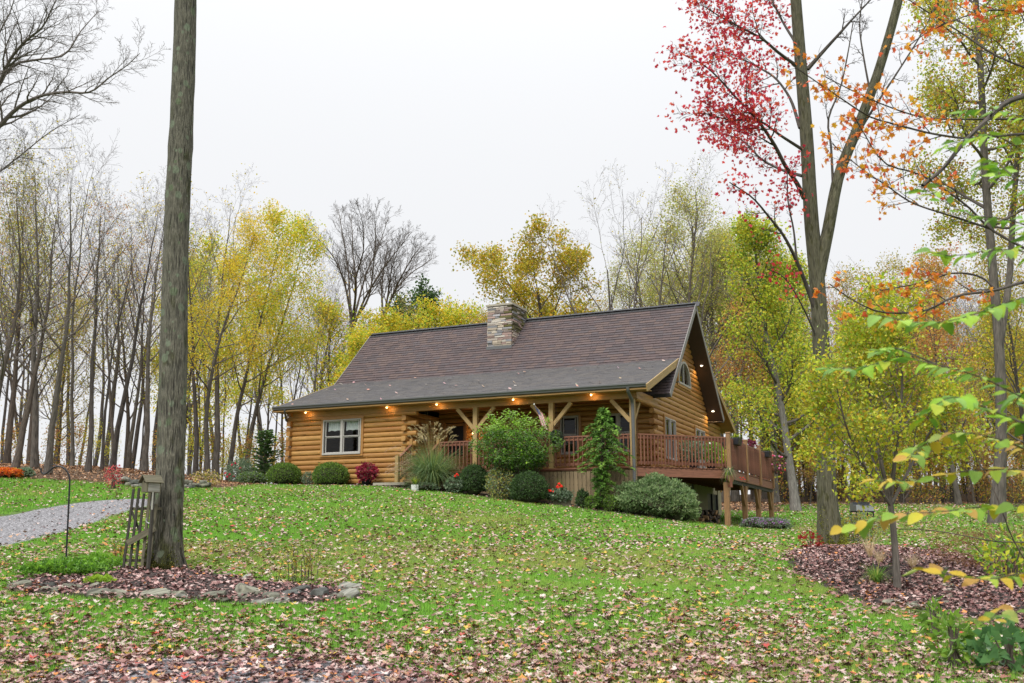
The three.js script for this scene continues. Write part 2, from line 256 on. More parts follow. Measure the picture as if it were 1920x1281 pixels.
// ---------- the log house ----------
const house = thing('log_house', 'honey brown log house with steep dark shingle roof, stone chimney and side deck', 'house', HO.clone().setY(0), TURN);
const P3 = (u, v, w) => V(u, v, -w); // house coordinates: along the front, up, into the depth
const LOG = 0.19, LOGB = 3.6, FLOOR = 3.95;
const Rh = rng(11);
function logGeo(len, h = LOG, bulge = 0.062) { // a D-shaped log along x, from 0 to len, face towards +z
  const s = new THREE.Shape(), n = 8; s.moveTo(0.13, -h / 2 + 0.002);
  for (let i = 0; i <= n; i++) { const a = -Math.PI / 2 + Math.PI * i / n; s.lineTo(0.012 - Math.max(0, Math.cos(a)) ** 0.75 * bulge, Math.sin(a) * (h / 2 - 0.003)); }
  s.lineTo(0.13, h / 2 - 0.002); s.closePath();
  let g = new THREE.ExtrudeGeometry(s, { depth: len, bevelEnabled: false }); g = toCreasedNormals(g, 0.7); uvLong(g, 2); g.rotateY(Math.PI / 2);
  const u = g.attributes.uv, o1 = Rh() * 3, o2 = Rh() * 5; for (let k = 0; k < u.count; k++) u.setXY(k, u.getX(k) + o1, u.getY(k) + o2);
  return g;
}
// a wall of logs: placed(t, v) maps along-wall distance; ranges(v) gives the spans the logs fill at that height
function logWall(name, parent, v0, n, ranges, origin, turn) {
  const g = sub(name, parent); g.position.copy(origin); g.rotation.y = turn;
  for (let i = 0; i < n; i++) { const v = v0 + (i + 0.5) * LOG; for (const [a, b] of ranges(v, i)) { if (b - a < 0.08) continue; const m = part('log', logGeo(b - a), M.logs[Math.floor(Rh() * 5)], g); m.position.set(a, v, 0); } }
  return g;
}
function windowPart(parent, name, pos, turn, w, h, opt = {}) { // a window with casing, frame, sashes and panes
  const g = sub(name, parent); g.position.copy(pos); g.rotation.y = turn; const f = [], k = 0.05, cols = opt.cols ?? 2, rows = opt.rows ?? 2, cw = w / cols;
  if (!opt.bare) { const c = 0.1; part('casing', join([box(w + 2 * c + 0.1, c, 0.1, 0, h / 2 + c / 2 + 0.05, 0.015), box(w + 2 * c + 0.1, c, 0.1, 0, -h / 2 - c / 2 - 0.05, 0.015), box(c, h + 0.1, 0.1, -w / 2 - c / 2 - 0.05, 0, 0.015), box(c, h + 0.1, 0.1, w / 2 + c / 2 + 0.05, 0, 0.015)]), M.logs[1], g); }
  f.push(box(w + 0.1, k, 0.11, 0, h / 2 + k / 2, 0.03), box(w + 0.1, k * 1.4, 0.13, 0, -h / 2 - k * 0.7, 0.035), box(k, h, 0.11, -w / 2 - k / 2, 0, 0.03), box(k, h, 0.11, w / 2 + k / 2, 0, 0.03));
  for (let i = 1; i < cols; i++) f.push(box(0.1, h, 0.11, -w / 2 + i * cw, 0, 0.03));
  part('frame', join(f), opt.frame ?? M.frame, g);
  for (let i = 0; i < cols; i++) for (let j = 0; j < rows; j++) {
    const x = -w / 2 + (i + 0.5) * cw, y = -h / 2 + (j + 0.5) * h / rows, a = cw - 0.1, b = h / rows, z = j ? 0.03 : 0.005, s = 0.035;
    part('sash', join([box(a, s, 0.035, x, y + b / 2 - s / 2, z), box(a, s, 0.035, x, y - b / 2 + s / 2, z), box(s, b - 2 * s, 0.035, x - a / 2 + s / 2, y, z), box(s, b - 2 * s, 0.035, x + a / 2 - s / 2, y, z)]), opt.frame ?? M.frame, g);
    const q = new THREE.PlaneGeometry(a - 2 * s, b - 2 * s); q.translate(x, y, z); part('pane', q, M.pane, g);
  }
  if (opt.curtain) for (let i = 0; i < cols; i++) { const a = cw - 0.14, n = 26, pg = new THREE.PlaneGeometry(a, 0.36, n, 3), p = pg.attributes.position; for (let k2 = 0; k2 < p.count; k2++) { const x = p.getX(k2); p.setZ(k2, Math.sin(x * 60) * 0.018 + Math.sin(x * 23) * 0.012); if (p.getY(k2) < -0.1) p.setY(k2, p.getY(k2) + 0.03 * Math.abs(Math.sin(x * 11))); } pg.computeVertexNormals(); pg.translate(-w / 2 + (i + 0.5) * cw, h / 2 - 0.2, -0.09); part('curtain', pg, M.curtain, g); }
  return g;
}
const cut = (spans, v, holes) => { for (const [a, b, lo, hi] of holes) if (v > lo && v < hi) spans = spans.flatMap(([p, q]) => (a > p && b < q ? [[p, a], [b, q]] : b <= p || a >= q ? [[p, q]] : a <= p ? [[b, q]] : [[p, a]])); return spans; };
const UG = 1.95, UL = -12.1, UR = -6.85, WR = 12.5, WF = 2.5;
const winL = [-10.6, -8.7, 4.66, 6.14]; // front room window hole
logWall('front_room_wall', house, LOGB, 14, (v, i) => cut([[UL + (i % 2 ? -0.16 : 0.12), UR + (i % 2 ? 0.42 : -0.06)]], v, [winL]), P3(0, 0, 0), 0);
logWall('porch_side_wall', house, LOGB, 14, (v, i) => [[i % 2 ? 0.14 : -0.16, 2.5]], P3(UR, 0, 0), Math.PI / 2);
logWall('left_end_wall', house, LOGB, 16, (v, i) => [[-WR, i % 2 ? -0.14 : 0.2]], P3(UL, 0, 0), -Math.PI / 2);
const dr = [-6.62, -5.6, FLOOR, 6.05], w2 = [-1.75, -0.95, 4.6, 6.1], w3 = [-0.2, 1.25, 4.6, 6.1];
logWall('porch_wall', house, FLOOR - 0.02, 14, (v, i) => cut([[UR, UG - (i % 2 ? 0 : 0.14)]], v, [dr, w2, w3]), P3(0, 0, WF), 0);
const mainLine = (v) => 2.0 + (v - 6.6) * (4.24 / 4.1), backLine = (v) => 10.48 - (v - 6.6) * (4.24 / 4.1);
const gw1 = [3.28, 4.78, 4.4, 6.0], gw2 = [7.75, 9.4, 4.0, 6.02];
logWall('gable_wall', house, FLOOR - 0.08, 36, (v, i) => {
  let s;
  if (v < 6.2) s = [[WF - (i % 2 ? 0.45 : -0.02), WR]];
  else if (v < 6.62) s = [[0.1, WR]];
  else s = [[mainLine(v + LOG / 2) + 0.12, Math.min(backLine(v + LOG / 2) - 0.12, WR)]];
  if (s[0][1] - s[0][0] < 0.2) return [];
  const half = 6.28, y = v - 7.56; if (y > -0.16 && y < 0.98) { const r = Math.sqrt(Math.max(0.01, 0.98 ** 2 - Math.max(0, y) ** 2)); s = cut(s, v, [[half - r, half + r, 0, 99]]); }
  return cut(s, v, [gw1, gw2]).map(([a, b]) => [a, b]);
}, P3(UG, 0, 0), Math.PI / 2);
{ // back of the house, floor and the gable's half-round window
  const g = []; for (let k = 0; k < 15; k++) { const L = logGeo(UG - UL); L.rotateY(Math.PI); L.translate(UG, LOGB + (k + 0.5) * LOG, 0); g.push(L); }
  const b = part('rear_wall', join(g), M.logs[1], house); b.position.copy(P3(0, 0, WR));
  part('floor', box(UG - UL - 0.3, 0.2, WR - WF - 0.3, (UG + UL) / 2, FLOOR - 0.12, -(WF + WR) / 2), M.darkwood, house);
  part('floor', box(UR - UL - 0.3, 0.2, WF, (UR + UL) / 2, FLOOR - 0.12, -WF / 2 - 0.15), M.darkwood, house);
  part('upper_floor', box(UG - UL - 0.3, 0.2, WR - 2.9, (UG + UL) / 2, 6.75, -(2.7 + WR) / 2), M.darkwood, house);
  windowPart(house, 'window', P3((winL[0] + winL[1]) / 2, (winL[2] + winL[3]) / 2, -0.02), 0, 1.62, 1.22, { curtain: true });
  windowPart(house, 'window', P3((w2[0] + w2[1]) / 2, (w2[2] + w2[3]) / 2, WF - 0.02), 0, 0.62, 1.3, { cols: 1 });
  windowPart(house, 'window', P3((w3[0] + w3[1]) / 2, (w3[2] + w3[3]) / 2, WF - 0.02), 0, 1.2, 1.3);
  windowPart(house, 'window', P3(UG + 0.02, (gw1[2] + gw1[3]) / 2, (gw1[0] + gw1[1]) / 2), Math.PI / 2, 1.3, 1.4);
  windowPart(house, 'window', P3(UG + 0.02, (gw2[2] + gw2[3]) / 2, (gw2[0] + gw2[1]) / 2), Math.PI / 2, 1.4, 1.85);
  // half-round window
  const h = sub('half_round_window', house); h.position.copy(P3(UG + 0.03, 7.56, 6.28)); h.rotation.y = Math.PI / 2;
  const ring = (r0, r1, d, z) => { const s = new THREE.Shape(); s.absarc(0, 0, r1, 0, Math.PI); s.absarc(0, 0, r0, Math.PI, 0, true); s.closePath(); const g2 = new THREE.ExtrudeGeometry(s, { depth: d, bevelEnabled: false, curveSegments: 28 }); g2.translate(0, 0, z); return uvLong(g2, 1); };
  part('casing', join([ring(0.9, 1.0, 0.1, -0.03), box(2, 0.1, 0.1, 0, -0.13, 0.02)]), M.logs[2], h);
  part('frame', join([ring(0.82, 0.9, 0.11, -0.02), box(1.8, 0.08, 0.12, 0, -0.04, 0.035), box(0.05, 0.82, 0.06, 0, 0.41, 0.02)]), M.frame, h);
  const s = new THREE.Shape(); s.absarc(0, 0, 0.83, 0, Math.PI); part('pane', new THREE.ShapeGeometry(s, 24), M.pane, h);
  // door
  const d = sub('door', house); d.position.copy(P3((dr[0] + dr[1]) / 2, 0, WF)); const dw = 0.86, dh = 2.0, y0 = FLOOR + 0.02;
  part('door_frame', join([box(0.1, dh + 0.1, 0.16, -dw / 2 - 0.05, y0 + dh / 2, 0.02), box(0.1, dh + 0.1, 0.16, dw / 2 + 0.05, y0 + dh / 2, 0.02), box(dw + 0.24, 0.1, 0.16, 0, y0 + dh + 0.1, 0.02)]), M.logs[4], d);
  part('door_panel', join([box(dw, 0.75, 0.05, 0, y0 + 0.39, 0), box(0.1, dh - 0.8, 0.05, -dw / 2 + 0.05, y0 + 1.38, 0), box(0.1, dh - 0.8, 0.05, dw / 2 - 0.05, y0 + 1.38, 0), box(dw, 0.1, 0.05, 0, y0 + dh - 0.03, 0)]), M.logs[4], d);
  part('door_glass', box(dw - 0.2, dh - 0.9, 0.012, 0, y0 + 1.36, 0), M.black, d); part('handle', new THREE.SphereGeometry(0.035, 12, 8).translate(dw / 2 - 0.07, y0 + 0.95, 0.06), M.steel, d);
}
// roof: planes, shingle courses, fascias
const RL = -12.5, RR = 2.6, SR = 2.53;
const roof = sub('main_roof', house), shed = sub('porch_roof', house), rear = sub('rear_roof', house);
function slab(u0, u1, a, b, th) { // a,b = [v,w] lower and upper edge
  const s = new THREE.Shape(), L = Math.hypot(b[0] - a[0], b[1] - a[1]), nx = -(b[0] - a[0]) / L, ny = (b[1] - a[1]) / L; // normal in (w,v)
  s.moveTo(a[1], a[0]); s.lineTo(b[1], b[0]); s.lineTo(b[1] - nx * th, b[0] - ny * th); s.lineTo(a[1] - nx * th, a[0] - ny * th); s.closePath();
  const g = new THREE.ExtrudeGeometry(s, { depth: u1 - u0, bevelEnabled: false }); g.rotateY(Math.PI / 2); g.translate(u0, 0, 0); return g;
}
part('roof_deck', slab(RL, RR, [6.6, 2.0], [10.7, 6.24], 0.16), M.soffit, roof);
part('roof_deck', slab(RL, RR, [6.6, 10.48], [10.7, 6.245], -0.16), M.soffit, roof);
part('roof_deck', slab(RL, SR, [6.56, -0.6], [8.12, 3.66], 0.1), M.soffit, shed);
part('roof_deck', slab(RL, RR - 0.05, [6.33, 12.95], [8.2, 8.9], -0.1), M.logs[4], rear);
const RS = rng(77), shingleW = [0.24, 0.3, 0.36, 0.42], EXP = 0.175;
const shingleG = shingleW.map((w) => { const g = new THREE.BoxGeometry(w - 0.006, 0.022, EXP + 0.06), p = g.attributes.position; for (let k = 0; k < p.count; k++) if (p.getZ(k) < 0) p.setY(k, p.getY(k) * 0.3 - 0.02); g.computeVertexNormals(); return g; });
function shingles(parent, u0, u1, lo, hi, pal, singles, cond = () => true) {
  const L = Math.hypot(hi[0] - lo[0], hi[1] - lo[1]), sl = V(0, (hi[0] - lo[0]) / L, -(hi[1] - lo[1]) / L), ex = V(1, 0, 0), nn = V().crossVectors(sl, ex).negate().normalize(); if (nn.y < 0) nn.negate();
  const basis = new THREE.Matrix4().makeBasis(ex, nn, sl.clone().negate()), all = [], n = Math.floor(L / EXP);
  for (let i = 0; i <= n; i++) { let u = u0 + (i % 2 ? 0 : -0.13) - RS() * 0.1; const c = P3(0, lo[0], lo[1]).addScaledVector(sl, i * EXP + EXP / 2).addScaledVector(nn, 0.016);
    while (u < u1) { const k = Math.floor(RS() * 4), w = shingleW[k], a = Math.max(u, u0), b = Math.min(u + w, u1); if (b - a > 0.06 && cond((a + b) / 2, i * EXP / L)) { const m = basis.clone(); if (b - a < w - 1e-6) m.multiply(new THREE.Matrix4().makeScale((b - a) / w, 1, 1)); const lift = V(nn.x, nn.y, nn.z).multiplyScalar((RS() - 0.5) * 0.006); m.setPosition(c.x + (a + b) / 2 + lift.x, c.y + lift.y, c.z + lift.z); all.push([m, k, Math.floor(RS() * pal.length)]); } u += w; } }
  house.updateMatrixWorld(true);
  const wm = parent.matrixWorld, cp = camera.position, key = (e) => V().setFromMatrixPosition(e[0]).applyMatrix4(wm).distanceToSquared(cp); all.forEach((e) => e.push(key(e))); all.sort((a, b) => a[3] - b[3]);
  all.slice(0, singles).forEach(([m, k, c]) => { const q = part('shingle', shingleG[k], pal[c], parent); q.applyMatrix4(m); });
  if (all.length > singles) { const gs = all.slice(singles).map(([m, k, c]) => { const g = shingleG[k].clone().applyMatrix4(m), col = pal[c].color, a = new Float32Array(g.attributes.position.count * 3), f = 0.92 + RS() * 0.16; for (let i = 0; i < a.length; i += 3) { a[i] = col.r * f; a[i + 1] = col.g * f; a[i + 2] = col.b * f; } g.setAttribute('color', new THREE.BufferAttribute(a, 3)); return g; }); part('shingles', join(gs), M.tinted, parent).userData.kind = 'stuff'; }
}
shingles(roof, RL, RR, [6.6, 2.0], [10.7, 6.24], M.shingle, 150, (u, t) => t > 0.32 || u > 1.7);
shingles(shed, RL, SR, [6.56, -0.6], [8.12, 3.66], M.shingleGrey, 150);
shingles(rear, RL, RR - 0.05, [6.33, 12.95], [8.2, 8.9], M.shingle, 0);
shingles(roof, RL, RR, [6.6, 10.48], [10.7, 6.245], M.shingle, 0);
part('ridge_cap', (() => { const g = []; for (let u = RL; u < RR - 0.05; u += 0.25) { for (const s of [1, -1]) { const b2 = new THREE.BoxGeometry(0.27, 0.018, 0.16); b2.translate(0, 0, 0.08); b2.rotateX(s > 0 ? 0.76 : -0.76); if (s < 0) { b2.translate(0, 0, 0); b2.rotateY(Math.PI); b2.rotateX(0); } b2.translate(u + 0.125, 10.735, -6.24); g.push(b2); } } return join(g); })(), M.dark, roof);
{ // a few leaves that have come down on the porch roof
  const R = rng(314), im = new THREE.InstancedMesh(new THREE.CircleGeometry(0.06, 5), new THREE.MeshStandardMaterial({ color: C(0.5, 0.4, 0.34), roughness: 0.9, side: THREE.DoubleSide }), 46), m = new THREE.Matrix4(), q = new THREE.Quaternion();
  for (let i = 0; i < 46; i++) { const t = R(), u = lerp(RL + 0.4, SR - 0.3, R()), p = local(u, lerp(6.6, 8.1, t) + 0.045, lerp(-0.55, 3.5, t)); im.setMatrixAt(i, m.compose(p, q.setFromEuler(new THREE.Euler(-Math.PI / 2 + (R() - 0.5) * 0.6 + 0.3, R() * 0.8, R() * 6)), V(0.7 + R() * 0.6, 0.7 + R() * 0.6, 1))); im.setColorAt(i, C(0.7 + R() * 0.5, 0.65 + R() * 0.4, 0.6 + R() * 0.4)); }
  im.name = 'roof_leaves'; scene.add(im); tag(im, 'few pale fallen leaves lying on the grey porch roof', 'fallen leaves', null, 'stuff');
}
{ // rakes, fascia, gutter
  const rk = (u, a, b, w2, h, m, par) => part('rake_board', beam(P3(u, a[0], a[1]), P3(u, b[0], b[1]), w2, h), m, par);
  for (const u of [RR + 0.012, RL - 0.012]) { rk(u, [6.53, 2.02], [10.64, 6.25], 0.025, 0.2, M.trim, roof); rk(u, [6.53, 10.46], [10.64, 6.23], 0.025, 0.2, M.trim, roof); }
  rk(SR + 0.02, [6.45, -0.62], [8.02, 3.64], 0.04, 0.24, M.timber, shed); rk(RL - 0.02, [6.48, -0.62], [8.04, 3.64], 0.04, 0.18, M.timber, shed);
  rk(RR - 0.03, [6.25, 12.95], [8.0, 9.2], 0.04, 0.2, M.timber, rear);
  part('fascia_board', box(0.82, 0.14, 0.03, 2.19, 6.54, -1.985), M.dark, roof);
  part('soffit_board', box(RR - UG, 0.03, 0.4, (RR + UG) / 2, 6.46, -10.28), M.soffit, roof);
  part('soffit_board', box(SR - RL, 0.03, 0.62, (SR + RL) / 2, 6.425, 0.3), M.beam, shed);
  part('fascia_board', box(SR - RL, 0.13, 0.04, (SR + RL) / 2, 6.46, 0.55), M.timber, shed);
  // gutter: a K-shaped trough along the eave
  const s = new THREE.Shape(); s.moveTo(0, 0); s.lineTo(0.07, 0); s.quadraticCurveTo(0.08, 0.05, 0.12, 0.08); s.lineTo(0.12, 0.13); s.lineTo(0.108, 0.13); s.lineTo(0.108, 0.09); s.lineTo(0.06, 0.012); s.lineTo(0.012, 0.012); s.lineTo(0.012, 0.13); s.lineTo(0, 0.13); s.closePath();
  const gg = new THREE.ExtrudeGeometry(s, { depth: SR - RL, bevelEnabled: false }); gg.rotateY(-Math.PI / 2); gg.scale(1, 1, 1); gg.translate(SR, 6.5, 0.575); part('gutter', gg, M.grey, shed);
  const dp = [[1.9, 6.5, 0.62], [1.9, 6.36, 0.6], [1.9, 6.14, 0.2], [1.9, 6.0, 0.13], [1.9, 2.5, 0.13]].map((q) => V(...q));
  const dg = pipe(dp, 0.058, 8); part('downspout', dg, M.grey, house);
  const d2 = pipe([V(-11.95, 6.5, 0.62), V(-11.95, 6.36, 0.58), V(-12.25, 6.15, 0.1), V(-12.3, 5.9, -0.5), V(-12.3, 3.5, -0.5)], 0.045, 8); part('downspout', d2, M.grey, house);
}
// beams, posts, braces of the porch
{
  part('porch_beam', box(UG - UL + 0.16, 0.24, 0.18, (UG + UL) / 2, 6.33, -0.02), M.beam, house);
  part('porch_beam', box(0.18, 0.2, WF, UG - 0.05, 6.3, -WF / 2 - 0.12), M.beam, house);
  part('porch_ceiling', box(UG - UR, 0.04, WF, (UG + UR) / 2, 6.48, -WF / 2), M.logs[4], house);
  for (const u of [-4.0, -1.07, 1.85]) {
    const g = sub('porch_post', house); g.position.copy(P3(u, 0, 0));
    part('post', box(0.17, 6.21 - FLOOR, 0.17, 0, (6.21 + FLOOR) / 2, 0), M.timber, g);
    const br = (dx, dz) => { const a = V(dx * 0.07, 5.45, dz * 0.07), b = V(dx * 0.74, 6.2, dz * 0.74); part('brace', beam(a, b, 0.11, 0.13), M.timber, g); };
    br(-1, 0); if (u < 1.5) br(1, 0); else br(0, -1);
  }
  part('porch_floor', box(UG - UR, 0.1, WF + 0.1, (UG + UR) / 2, FLOOR - 0.05, -WF / 2 + 0.05), M.redwood[2], house);
  part('floor_edge_board', box(UG + 5.55, 0.05, 0.03, (UG - 5.55) / 2, FLOOR - 0.035, 0.115), M.redwood[0], house);
}
function railing(name, a, b, n, parent, opt = {}) { // from a to b on the floor
  const g = sub(name, parent), d = b.clone().sub(a), L = Math.hypot(d.x, d.z), up = (t, h) => a.clone().addScaledVector(d, t).add(V(0, h, 0));
  const top = opt.top ?? 1.06, low = opt.low ?? 0.13;
  part('top_rail', beam(up(0, top), up(1, top), 0.12, 0.045), M.redwood[1], g); part('upper_rail', beam(up(0, top - 0.09), up(1, top - 0.09), 0.04, 0.09), M.redwood[0], g);
  part('bottom_rail', beam(up(0, low), up(1, low), 0.04, 0.09), M.redwood[0], g);
  const yaw = Math.atan2(d.x, d.z), sz = 0.042, bg = box(sz, top - low + 0.06, sz), off = V(d.z, 0, -d.x).normalize().multiplyScalar(opt.out ?? 0.04);
  for (let i = 0; i < n; i++) { const m = part('baluster', bg, M.redwood[Math.floor(Rh() * 3)], g), t = (i + 0.5) / n; m.position.copy(up(t, (top + low) / 2 - 0.06)).add(off); m.rotation.y = yaw; }
  return g;
}
const DC = [4.42, 2.55], DE = 11.2; // deck corner and far end
railing('porch_railing', P3(-5.45, FLOOR, 0), P3(-4.08, FLOOR, 0), 9, house, { out: -0.04 });
railing('porch_railing', P3(-3.92, FLOOR, 0), P3(-1.15, FLOOR, 0), 17, house, { out: -0.04 });
railing('porch_railing', P3(-0.98, FLOOR, 0), P3(1.77, FLOOR, 0), 17, house, { out: -0.04 });
// skirting boards under the porch
{
  const g = sub('porch_skirting', house); let u = -5.5;
  while (u < 1.9) { const w = Math.min(0.148, 1.95 - u), c = local(u + w / 2, 0, 0), y0 = Math.min(ground(c.x, c.z), 3.3) - 0.15, y1 = FLOOR - 0.07; part('skirt_board', box(w - 0.008, y1 - y0, 0.022, u + w / 2, (y0 + y1) / 2, 0.06 + (Rh() - 0.5) * 0.005), M.skirt[Math.floor(Rh() * 3)], g); u += 0.15; }
  part('corner_board', box(0.1, 1.9, 0.1, 1.92, FLOOR - 1.02, 0.07), M.skirt[2], g);
  part('foundation_wall', box(UG - UL - 0.1, 1.2, 0.2, (UG + UL) / 2, 3.0, -0.2), M.concrete, house);
}
// basement side: rendered wall, dark posts, glass doors in the shade of the deck
{
  const g = sub('basement_wall', house), wall = (w0, w1, m = M.render) => part('wall_panel', box(0.2, 2.7, w1 - w0, UG - 0.14, 2.52, -(w0 + w1) / 2), m, g);
  wall(-0.02, 7.35); wall(7.75, 9.9); wall(11.9, 12.5);
  part('wall_panel', box(0.12, 2.6, 0.4, UG - 0.12, 2.5, -7.55), M.dark, g);
  part('wall_panel', box(0.1, 0.4, 2, UG - 0.14, 3.67, -10.9), M.render, g);
  part('door_frame', join([box(0.1, 2, 0.08, UG - 0.1, 2.47, -9.94), box(0.1, 2, 0.08, UG - 0.1, 2.47, -10.9), box(0.1, 2, 0.08, UG - 0.1, 2.47, -11.86)]), M.dark, g);
  part('door_glass', join([box(0.02, 2, 0.9, UG - 0.12, 2.47, -10.42), box(0.02, 2, 0.9, UG - 0.12, 2.47, -11.38)]), M.black, g);
}
// steps up to the porch
{
  const g = sub('porch_steps', house);
  for (let i = 0; i < 3; i++) { part('tread', box(1.1, 0.04, 0.3, -6.05, FLOOR - 0.14 * (i + 1) - 0.02, 0.2 + i * 0.29), M.redwood[1], g); part('riser', box(1.1, 0.1, 0.025, -6.05, FLOOR - 0.14 * (i + 1) - 0.09, 0.33 + i * 0.29), M.skirt[0], g); }
  for (const u of [-6.62, -5.5]) {
    part('newel_post', box(0.12, 1.62, 0.12, u, FLOOR + 0.43, 0.02), M.beam, g);
    part('newel_post', box(0.13, 1.3, 0.13, u, 3.85, 1.0), M.timber, g);
    part('handrail', beam(P3(u, FLOOR + 1.02, -0.05), P3(u, 4.38, -0.98), 0.1, 0.045), M.redwood[1], g); part('bottom_rail', beam(P3(u, FLOOR + 0.2, -0.05), P3(u, 3.62, -0.98), 0.04, 0.09), M.redwood[0], g);
    for (let i = 0; i < 6; i++) { const t = (i + 0.6) / 6.2; part('baluster', box(0.042, 0.86, 0.042, u + 0.03, lerp(FLOOR + 0.6, 3.97, t), lerp(0.08, 0.98, t)), M.redwood[i % 3], g); }
  }
  part('path_slab', box(1.3, 0.1, 0.6, -6.75, 3.49, 1.05), M.concrete, g);
}
// side deck with its cut corner
const deck = sub('side_deck', house);
{
  const A = P3(1.93, FLOOR, 0), B = P3(DC[0], FLOOR, DC[1]), E2 = P3(DC[0], FLOOR, DE), Bw = P3(UG, FLOOR, DE);
  // boards run out from the wall, cut at the slanted edge
  for (let w = 0.08; w < DE; w += 0.142) { const u1 = w < DC[1] ? lerp(1.93, DC[0], w / DC[1]) : DC[0]; const L = u1 + 0.04 - UG; if (L > 0.1) part('deck_board', box(L, 0.032, 0.136, UG + L / 2, FLOOR - 0.018, -w), M.redwood[Math.floor(Rh() * 3)], deck); }
  const dn = (p, h) => p.clone().add(V(0, h, 0));
  part('rim_joist', beam(dn(A, -0.19), dn(B, -0.19), 0.05, 0.28), M.redwood[1], deck); part('rim_joist', beam(dn(B, -0.19), dn(E2, -0.19), 0.05, 0.28), M.redwood[1], deck); part('rim_joist', beam(dn(E2, -0.19), dn(Bw, -0.19), 0.05, 0.28), M.redwood[1], deck);
  for (let w = 2.6; w < DE; w += 0.6) part('joist', box(DC[0] - UG - 0.08, 0.2, 0.05, (DC[0] + UG) / 2, FLOOR - 0.15, -w), M.redwood[2], deck);
  part('carrier_beam', box(0.14, 0.2, DE - DC[1], DC[0] - 0.1, FLOOR - 0.36, -(DE + DC[1]) / 2), M.darkwood, deck);
  const inn = 0.1; railing('deck_railing', P3(2.0, FLOOR, 0.06), P3(DC[0] - 0.05, FLOOR, DC[1] - 0.06), 26, house, { out: -0.05 });
  const ws = [2.55, 5.5, 8.1, 10.9];
  for (let i = 0; i < 3; i++) railing('deck_railing', P3(DC[0], FLOOR, ws[i] + 0.08), P3(DC[0], FLOOR, ws[i + 1] - 0.08), Math.round((ws[i + 1] - ws[i]) / 0.135), house, { out: -0.05 });
  railing('deck_railing', P3(DC[0] - 0.05, FLOOR, DE - 0.15), P3(UG + 0.1, FLOOR, DE - 0.15), 18, house);
  for (const w of ws) {
    const c = local(DC[0], 0, w), y0 = ground(c.x, c.z) - 0.2, g = sub('deck_post', house); g.position.copy(P3(DC[0] - 0.02, 0, w));
    part('post', box(0.18, FLOOR - 0.46 - y0, 0.18, -0.06, (FLOOR - 0.46 + y0) / 2, 0), M.post, g); part('rail_post', box(0.14, 1.5, 0.14, 0.06, FLOOR + 0.46, 0), M.post, g); part('post_cap', box(0.17, 0.05, 0.17, 0.06, FLOOR + 1.23, 0), M.post, g);
    for (const s of [1, -1]) if (!(w < 3 && s > 0)) part('brace', beam(V(-0.06, FLOOR - 1.15, s * 0.06), V(-0.06, FLOOR - 0.4, s * 0.5), 0.1, 0.12), M.post, g);
  }
}
